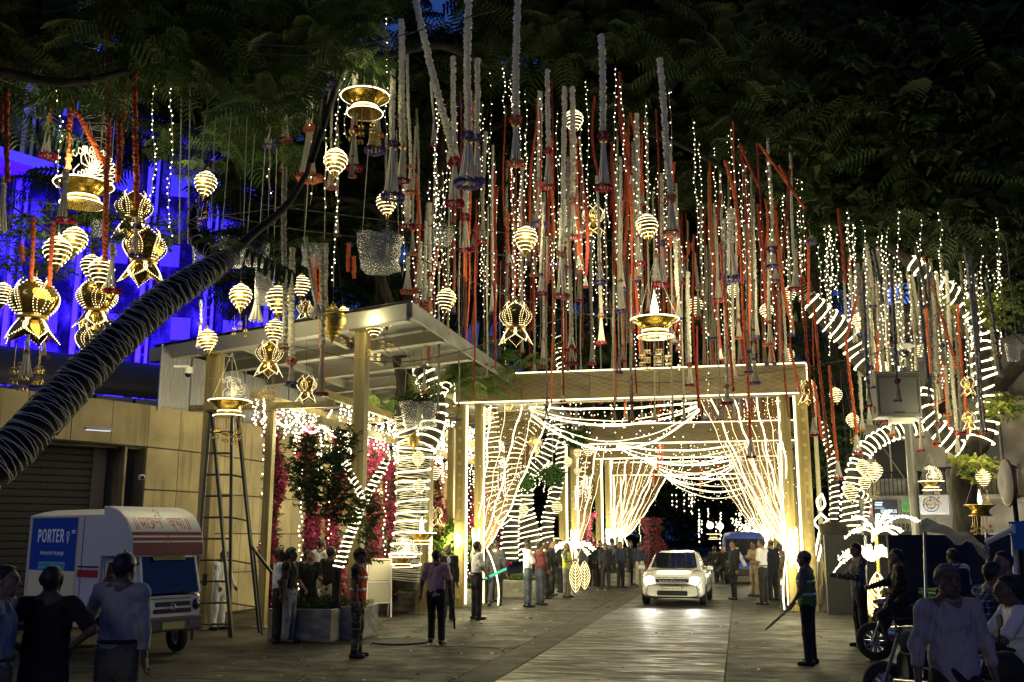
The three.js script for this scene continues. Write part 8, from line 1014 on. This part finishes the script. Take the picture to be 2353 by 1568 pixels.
// ---------------------------------------------------------------- pavement side: pole, boxes, stall, houses
{ const D = 23.4, b = at(2120, 1400, D), g = thing('steel_pole', 'grey steel pole carrying a utility box and cameras', 'pole', V(b.x, 0, b.z)), grey = mat(0.13, 0.13, 0.125, 0.5, 0.3); part('shaft', [cyl(0.11, 0.1, 5.9, 0, 2.95, 0, 18), cyl(0.17, 0.17, 0.05, 0, 0.03, 0, 18)], grey, g); part('band', [cyl(0.118, 0.118, 0.06, 0, 1.35, 0, 18), cyl(0.118, 0.118, 0.06, 0, 5.2, 0, 18)], M.steel, g);
  const u = at(2058, 912, D - 0.4), o = thing('utility_box', 'large grey metal utility box mounted high on the steel pole', 'utility box', u, -0.12), gm = mat(0.085, 0.085, 0.08, 0.55, 0.2); part('cabinet', [rbox(0.98, 1.0, 0.62, 0.02, 0, 0, 0)], gm, o); part('lid', rbox(1.04, 0.05, 0.7, 0.015, 0, 0.52, 0.02), gm, o); part('door_edge', [box(0.86, 0.01, 0.012, 0, 0.42, 0.314), box(0.86, 0.01, 0.012, 0, -0.42, 0.314), box(0.01, 0.84, 0.012, 0.43, 0, 0.314), box(0.01, 0.84, 0.012, -0.43, 0, 0.314)], M.black, o); part('vent', box(0.012, 0.16, 0.12, -0.495, -0.3, 0.05), M.black, o); part('latch', box(0.22, 0.02, 0.02, 0, -0.4, 0.325), M.black, o); part('bracket', [box(0.5, 0.1, 0.4, 0.1, -0.56, 0)], M.white, o);
  const cam = thing('pole_camera', 'dome camera on an arm above the utility box', 'camera', at(2078, 818, D)); part('arm', [rod(V(0.28, 0.25, 0), V(0, 0.22, 0), 0.03), rbox(0.34, 0.14, 0.2, 0.03, 0, 0.22, 0)], M.white, cam); part('dome', ball(0.12, 0, 0.06, 0, 16), mat(0.012, 0.012, 0.014, 0.12), cam);
  const cb = at(2135, 1400, D - 0.6), c = thing('power_cabinet', 'cream double door power cabinet behind the steel pole', 'cabinet', V(cb.x, 0, cb.z), -0.1), cm = mat(0.55, 0.5, 0.38, 0.5); part('case', rbox(0.86, 1.3, 0.4, 0.015, 0, 1.05, -0.05), cm, c); for (const k of [-1, 1]) { const d = part('door', rbox(0.4, 1.02, 0.03, 0.008, k * 0.208, 1.15, 0.165), cm, c); part('handle', box(0.03, 0.1, 0.03, k * 0.05, 1.1, 0.19), M.black, d); part('bolt', [0.8, 1.15, 1.5].map((y) => ball(0.016, k * 0.36, y, 0.182, 6)), M.black, d); } part('roof', rbox(0.96, 0.05, 0.5, 0.01, 0, 1.73, -0.02), cm, c); part('leg', box(0.8, 0.42, 0.34, 0, 0.2, -0.05), mat(0.2, 0.18, 0.15, 0.8), c);
  const bp = at(2158, 1400, 20), bn = thing('wheelie_bin', 'green plastic bin beside the motorcycle', 'bin', V(bp.x, 0, bp.z), 0.3), gb = mat(0.05, 0.2, 0.04, 0.5); part('tub', cyl(0.24, 0.3, 0.85, 0, 0.47, 0, 4, 0, PI / 4), gb, bn); part('rim', rbox(0.5, 0.06, 0.5, 0.015, 0, 0.9, 0), gb, bn); part('lid', rbox(0.48, 0.04, 0.5, 0.015, 0, 0.96, 0), mat(0.03, 0.12, 0.03, 0.5), bn); part('emblem', torus(0.05, 0.012, 0.02, 0.72, 0.24, 14, 4, 0), M.white, bn); }
{ // bamboo poles and the old stump at the end of the first gate
  const g = thing('bamboo_pole', 'tall pale bamboo scaffold pole beside the first gate end', 'pole'); part('pole', rod(at(1897, 1392, 29.2), at(1868, 880, 29.2), 0.07, 9, 0.055), mat(0.4, 0.36, 0.22, 0.6), g); part('tie', [rod(at(1886, 1180, 29.15), at(1888, 1187, 29.15), 0.085, 9)], M.wire, g);
  const s = thing('tree_stump', 'thick old stump with pale peeling patches beside the gate end', 'stump'), T = [at(1930, 1402, 28.2), at(1926, 1330, 28.2), at(1924, 1270, 28.2), at(1922, 1205, 28.2)]; part('trunk', limb(T, [0.5, 0.4, 0.38, 0.42], 18, 16, 0.09), mat(0.2, 0.17, 0.12, 0.9, 0, { map: rep(barkCol, 0.6, 0.6), bumpMap: barkBump, bumpScale: 0.05 }), s); part('cavity', limb([at(1926, 1262, 27.95), at(1924, 1230, 27.95), at(1922, 1200, 27.95)], [0.2, 0.34, 0.3], 8, 12, 0.1), M.barkDark, s); part('pole_rest', rod(at(1910, 1400, 27.8), at(1892, 1290, 27.8), 0.03), mat(0.4, 0.3, 0.05, 0.6), s); }
{ // stall with tarpaulin
  const g = thing('market_stall', 'street stall under a dark blue tarpaulin behind the bin', 'stall'), tarp = mat(0.012, 0.02, 0.06, 0.95, 0, { bumpMap: rep(NOISE, 1, 1), bumpScale: 0.04 }), D = 19.5, pos = [], idx = [], uv = []; for (let i = 0; i <= 12; i++) for (let j = 0; j <= 6; j++) { const x = 2118 + i * 13, q = j / 6, p = at(x, 1196 + 62 * (i / 12) ** 1.6 - 4 * Math.sin(i * 0.9) + q * (26 + 6 * Math.sin(i * 1.3)), D - q * 1.6); p.y += 0.03 * Math.sin(i * 1.7 + j); pos.push(p.x, p.y, p.z); uv.push(i / 3, j / 3); } for (let i = 0; i < 12; i++) for (let j = 0; j < 6; j++) { const a = i * 7 + j, b = a + 7; idx.push(a, a + 1, b, b, a + 1, b + 1); } const tg = new THREE.BufferGeometry(); tg.setAttribute('position', new THREE.Float32BufferAttribute(pos, 3)); tg.setAttribute('uv', new THREE.Float32BufferAttribute(uv, 2)); tg.setIndex(idx); tg.computeVertexNormals(); tarp.side = THREE.DoubleSide; part('tarpaulin', tg, tarp, g);
  const dk = mat(0.03, 0.03, 0.035, 0.8), c = at(2200, 1400, 20.6); part('back_wall', box(3.2, 2.0, 0.1, c.x + 0.3, 1.0, c.z), dk, g); part('counter', box(2.2, 0.9, 0.5, c.x + 0.5, 0.45, c.z + 0.4), dk, g); for (const x of [2125, 2268]) part('post', rod(at(x, 1400, D - 0.3).setY(0), at(x, 1225, D - 0.3), 0.03), M.steel, g);
  const r = thing('sheet_roof', 'dark corrugated sheet roof of the lean to behind the light palm', 'roof'), rp = [], ri = []; for (let i = 0; i <= 60; i++) for (const [y, d] of [[1203, 26.5], [1222, 25.2]]) { const p = at(1985 + i * 2.4, y, d); p.y += 0.035 * Math.sin(i * 1.57); rp.push(p.x, p.y, p.z); } for (let i = 0; i < 60; i++) ri.push(i * 2, i * 2 + 1, i * 2 + 2, i * 2 + 2, i * 2 + 1, i * 2 + 3); const rg = new THREE.BufferGeometry(); rg.setAttribute('position', new THREE.Float32BufferAttribute(rp, 3)); rg.setIndex(ri); rg.computeVertexNormals(); part('sheet', rg, mat(0.06, 0.06, 0.06, 0.6, 0.3, { side: THREE.DoubleSide }), r); part('fascia', bar(at(1985, 1226, 25.1), at(2130, 1226, 25.1), 0.05, 0.1), dk, r); part('wall', box(3.2, 2.0, 0.1, at(2060, 1400, 26).x, 1.0, -26.4), dk, r); part('post', [rod(at(1990, 1400, 25.2).setY(0), at(1990, 1222, 25.2), 0.04), rod(at(2125, 1400, 25.2).setY(0), at(2125, 1222, 25.2), 0.04)], M.steel, r);
  const ct = thing('stall_awning', 'blue plastic awning on a pale bent pole at the picture edge', 'awning'), tp = [at(2318, 1200, 13), at(2400, 1192, 13.4), at(2420, 1270, 12.6), at(2330, 1262, 12.4)]; const ag = new THREE.BufferGeometry(); ag.setAttribute('position', new THREE.Float32BufferAttribute([0, 1, 2, 0, 2, 3].flatMap((i) => tp[i].toArray()), 3)); ag.computeVertexNormals(); part('sheet', ag, mat(0.06, 0.13, 0.3, 0.5, 0, { side: THREE.DoubleSide }), ct); part('pole', [rod(at(2266, 1248, 13), at(2330, 1215, 12.8), 0.035), rod(at(2330, 1400, 12.6).setY(0), at(2328, 1205, 12.8), 0.03)], M.white, ct); }
{ const g = thing('convex_mirror', 'round road mirror seen nearly edge on beside the pavement tree', 'mirror', at(2312, 1110, 15), -1.74); part('disc', lathe([[0, 0.02], [0.2, 0.06], [0.33, 0.0], [0.34, -0.03], [0, -0.04]], 30).rotateX(PI / 2), mat(0.5, 0.47, 0.38, 0.6), g); part('rim', torus(0.335, 0.02, 0, 0, -0.015, 30, 6, 0), mat(0.5, 0.12, 0.04, 0.5), g); part('post', rod(V(0, 0.2, -0.1), V(0, -2.75, -0.1), 0.035), M.black, g); }
{ // houses
  const wm = new THREE.MeshStandardMaterial({ color: lin(0.62, 0.6, 0.54), map: rep(NOISE, 0.25, 0.25), roughness: 0.9 }), tan = new THREE.MeshStandardMaterial({ color: lin(0.42, 0.36, 0.26), map: rep(NOISE, 0.25, 0.25), roughness: 0.9 }), dk = mat(0.02, 0.02, 0.025, 0.3), lit = glow(0.75, 0.85, 1, 0.5), warmW = glow(1, 0.75, 0.4, 0.35);
  function house(label, px0, D, w, d, h, turn, m, floors, cols, { blue, y0 = 3.4 } = {}) { const p = at(px0, 1300, D), g = thing('apartment_house', label, 'building', V(p.x, 0, p.z), turn); part('wall', box(w, h, d, w / 2, h / 2, -d / 2), m, g); part('parapet', box(w + 0.3, 0.5, d + 0.3, w / 2, h + 0.22, -d / 2), m, g); for (let f = 0; f < floors; f++) { const y = y0 + f * 3.1; part('ledge', box(w + 0.2, 0.16, 0.5, w / 2, y - 0.1, 0.16), m, g); for (let c = 0; c < cols; c++) { const x = w * (c + 0.5) / cols, open = (f * 3 + c) % 3; const wd = part('window', box(1.3, 1.5, 0.1, x, y + 1.5, 0.02), blue && f === blue[0] && c === blue[1] ? glow(0.12, 0.25, 1, 1.2) : open === 2 && f % 2 ? warmW : dk, g); part('frame', [box(1.42, 0.07, 0.16, x, y + 2.28, 0.05), box(1.42, 0.07, 0.2, x, y + 0.73, 0.06), box(0.06, 1.5, 0.14, x, y + 1.5, 0.05), box(0.06, 1.5, 0.14, x - 0.68, y + 1.5, 0.05), box(0.06, 1.5, 0.14, x + 0.68, y + 1.5, 0.05)], m, wd); if (open < 2) { const bl = part('balcony', box(2.2, 0.14, 1.1, x, y, 0.55), m, g); const rl = [box(2.2, 0.06, 0.05, x, y + 0.95, 1.07), box(0.05, 0.06, 1.0, x - 1.08, y + 0.95, 0.55), box(0.05, 0.06, 1.0, x + 1.08, y + 0.95, 0.55)]; for (let i = 0; i <= 14; i++) rl.push(box(0.025, 0.9, 0.025, x - 1.07 + i * 0.153, y + 0.5, 1.07)); for (let i = 1; i < 6; i++) for (const k of [-1, 1]) rl.push(box(0.025, 0.9, 0.025, x + k * 1.07, y + 0.5, i * 0.18)); stuff(part('railing', mg(rl), M.black, bl)); } else part('grille', Array.from({ length: 6 }, (_, i) => box(0.02, 1.4, 0.02, x - 0.55 + i * 0.22, y + 1.5, 0.14)), M.black, wd); } } return g; }
  house('pale apartment house with railed balconies over the shop signs', 1985, 40, 5.2, 8, 9, -0.5, wm, 2, 2); house('tall apartment house with one blue lit window behind the utility box', 2035, 50, 13, 9, 17, -0.45, tan, 5, 4, { blue: [3, 0] }); house('sand coloured house behind the forked lit tree', 2160, 34, 12, 9, 13, -0.6, tan, 3, 4, { y0: 3.2 }); house('dark house far beside the pavement trees', 1925, 62, 12, 8, 12, -0.3, tan, 3, 4);
  const sign = (label, x0, y0, x1, y1, D, draw, k, turn = -0.35, I = 3) => { const a = at(x0, y0, D), b = at(x1, y1, D), w = b.x - a.x, h = a.y - b.y, g = thing('shop_sign', label, 'sign', V((a.x + b.x) / 2, (a.y + b.y) / 2, a.z), turn), t = canvasTex(512, 256, draw); part('case', rbox(w * 1.06, h * 1.05, 0.2, 0.02, 0, 0, -0.11), M.black, g); const m = new THREE.MeshStandardMaterial({ color: lin(0.02, 0.02, 0.02), emissive: lin(1, 1, 1), emissiveMap: t, emissiveIntensity: k, roughness: 0.9 }); part('lit_face', new THREE.PlaneGeometry(w, h), m, g); const L = new THREE.PointLight(lin(0.9, 0.92, 0.85), I, 0, 2); L.name = 'shop_sign_lamp'; L.position.copy(g.position).add(V(-0.4, -1.2, 2.6)); L.shadow.radius = 14; L.castShadow = true; scene.add(L); };
  sign('lit dark shop sign with white lettering above the sheet roof', 2008, 1150, 2062, 1188, 33, (x) => { x.fillStyle = '#0c0f14'; x.fillRect(0, 0, 512, 256); x.fillStyle = '#dff2ff'; x.font = 'bold 78px sans-serif'; x.fillRect(40, 26, 170, 12); for (let i = 0; i < 5; i++) { x.fillRect(52 + i * 32, 38, 10, 58); x.beginPath(); x.arc(44 + i * 32, 68, 13, 0, 7); x.fill(); } x.fillRect(30, 118, 210, 8); x.fillText('MOBILE PLUS', 150, 200, 350); x.fillStyle = '#f4f0ff'; x.fillRect(30, 228, 480, 10); }, 1.6, -0.35, 30);
  sign('green lit shop sign behind the steel pole', 2072, 1148, 2104, 1178, 32, (x) => { x.fillStyle = '#5fae2a'; x.fillRect(0, 0, 512, 256); x.fillStyle = '#123a0a'; x.fillRect(40, 30, 380, 14); for (let i = 0; i < 7; i++) x.fillRect(60 + i * 55, 60 + (i % 3) * 30, 22, 110); }, 0.7); sign('green lit shop sign below the wire bird bowl', 2125, 1140, 2160, 1172, 31, (x) => { x.fillStyle = '#4fd048'; x.fillRect(0, 0, 512, 256); x.fillStyle = '#d7f6c0'; x.fillRect(60, 60, 300, 40); }, 0.6, -0.35, 22); sign('small red vertical lamp sign beside the dark shop sign', 1997, 1160, 2003, 1184, 33, (x) => { x.fillStyle = '#ff5040'; x.fillRect(0, 0, 512, 256); }, 2); sign('violet lit shop front strip under the dark sign', 2012, 1198, 2050, 1206, 33.5, (x) => { x.fillStyle = '#e8c8ff'; x.fillRect(0, 0, 512, 256); }, 1.6);
  const ac = thing('air_conditioner', 'grey outdoor air conditioner unit on a bracket of the house', 'air conditioner', at(2148, 1160, 31), -0.4); part('case', rbox(0.85, 0.6, 0.35, 0.03), mat(0.2, 0.19, 0.17, 0.6), ac); part('fan_grille', [torus(0.22, 0.012, -0.1, 0, 0.18, 20, 4, 0), torus(0.13, 0.012, -0.1, 0, 0.18, 18, 4, 0), box(0.44, 0.012, 0.012, -0.1, 0, 0.18), box(0.012, 0.44, 0.012, -0.1, 0, 0.18)], M.black, ac); }
// ---------------------------------------------------------------- each of the massed things named by what it hangs beside
{
  const marks = [[1506, 745, 'the flame bowl'], [1364, 505, 'the high lotus'], [1207, 555, 'the lone street lantern'], [1322, 280, 'the dim highest lantern'], [1075, 415, 'the widest purple skirt'], [960, 740, 'the canopy corner'], [1085, 850, 'the near corner of the first gate'], [1763, 718, 'the lantern over the gate end'], [1684, 665, 'the lantern under dark purple flowers'], [1185, 745, 'the dim lotus'], [1021, 690, 'the lantern over the canopy corner'], [1492, 525, 'the lantern behind pale garlands'], [1858, 900, 'the lotus on the gate end'], [1600, 705, 'the narrow lantern'], [1340, 880, 'the header beam'], [1386, 400, 'the dark red skirted garland'], [1542, 500, 'the hooked garland'], [1290, 660, 'the wide pink skirt'], [2058, 912, 'the utility box'], [1977, 740, 'the lantern by the lit limb'], [1940, 770, 'the curved lit limb'], [2250, 770, 'the lit limb by the mirror'], [2228, 900, 'the pavement lotus lanterns'], [2142, 1110, 'the wire bird bowl'], [1925, 910, 'the lantern over the bamboo pole'], [1962, 968, 'the lantern with a loose cable'], [2117, 808, 'the lantern above the utility box'], [1560, 1200, 'the farthest gate swags'], [1720, 1220, 'the far lit tree'], [1645, 1215, 'the far globe lamps'], [1440, 940, 'the first swag'], [1700, 950, 'the pavement side curtain'], [1330, 1000, 'the highest fern ball']];
  const v = V(), bins = new Map(); camera.updateMatrixWorld(true); camera.updateProjectionMatrix();
  scene.updateMatrixWorld(true);
  for (const o of scene.children) if (o.userData.group && /massed over|on the pavement side|between the gates|dark end/.test(o.userData.group) && /garland|string/.test(o.name)) {
    const b = new THREE.Box3().setFromObject(o); b.getCenter(v); const hgt = b.max.y - b.min.y; v.project(camera); const x = (v.x + 1) * 1176.5, y = (1 - v.y) * 784;
    let best = null, bd = 1e9; for (const m of marks) { const d = Math.hypot(x - m[0], (y - m[1]) * 0.7); if (d < bd) { bd = d; best = m; } }
    const dx = x - best[0], dy = y - best[1], rel = Math.abs(dx) > 22 ? (dx < 0 ? 'left of' : 'right of') : dy < 0 ? 'above' : 'below';
    const long = hgt > 4.5 ? 'long' : hgt < 2.2 ? 'short' : 'middling', first = o.children[0]?.material, what = o.name.startsWith('fairy') ? long + ' fairy light string' : o.name.startsWith('marigold') ? (first === marigoldDark ? 'dark ' : '') + long + ' orange garland' : (first === beigeM ? 'beige ' : 'cream ') + long + ' garland' + (o.children.some((c) => c.name === 'flower_skirt') ? ' with flowers' : '');
    const key = what + ' ' + rel + ' ' + best[2]; if (!bins.has(key)) bins.set(key, []); bins.get(key).push([x, o]);
  }
  const nth = ['first', 'second', 'third', 'fourth', 'fifth', 'sixth', 'seventh', 'eighth', 'ninth', 'tenth', 'eleventh', 'twelfth'];
  for (const [key, l] of bins) { l.sort((a, b) => a[0] - b[0]); l.forEach(([, o], i) => { o.userData.label = l.length === 1 ? key : (nth[i] ?? 'last') + ' ' + key; }); }
}
renderer.render(scene, camera);
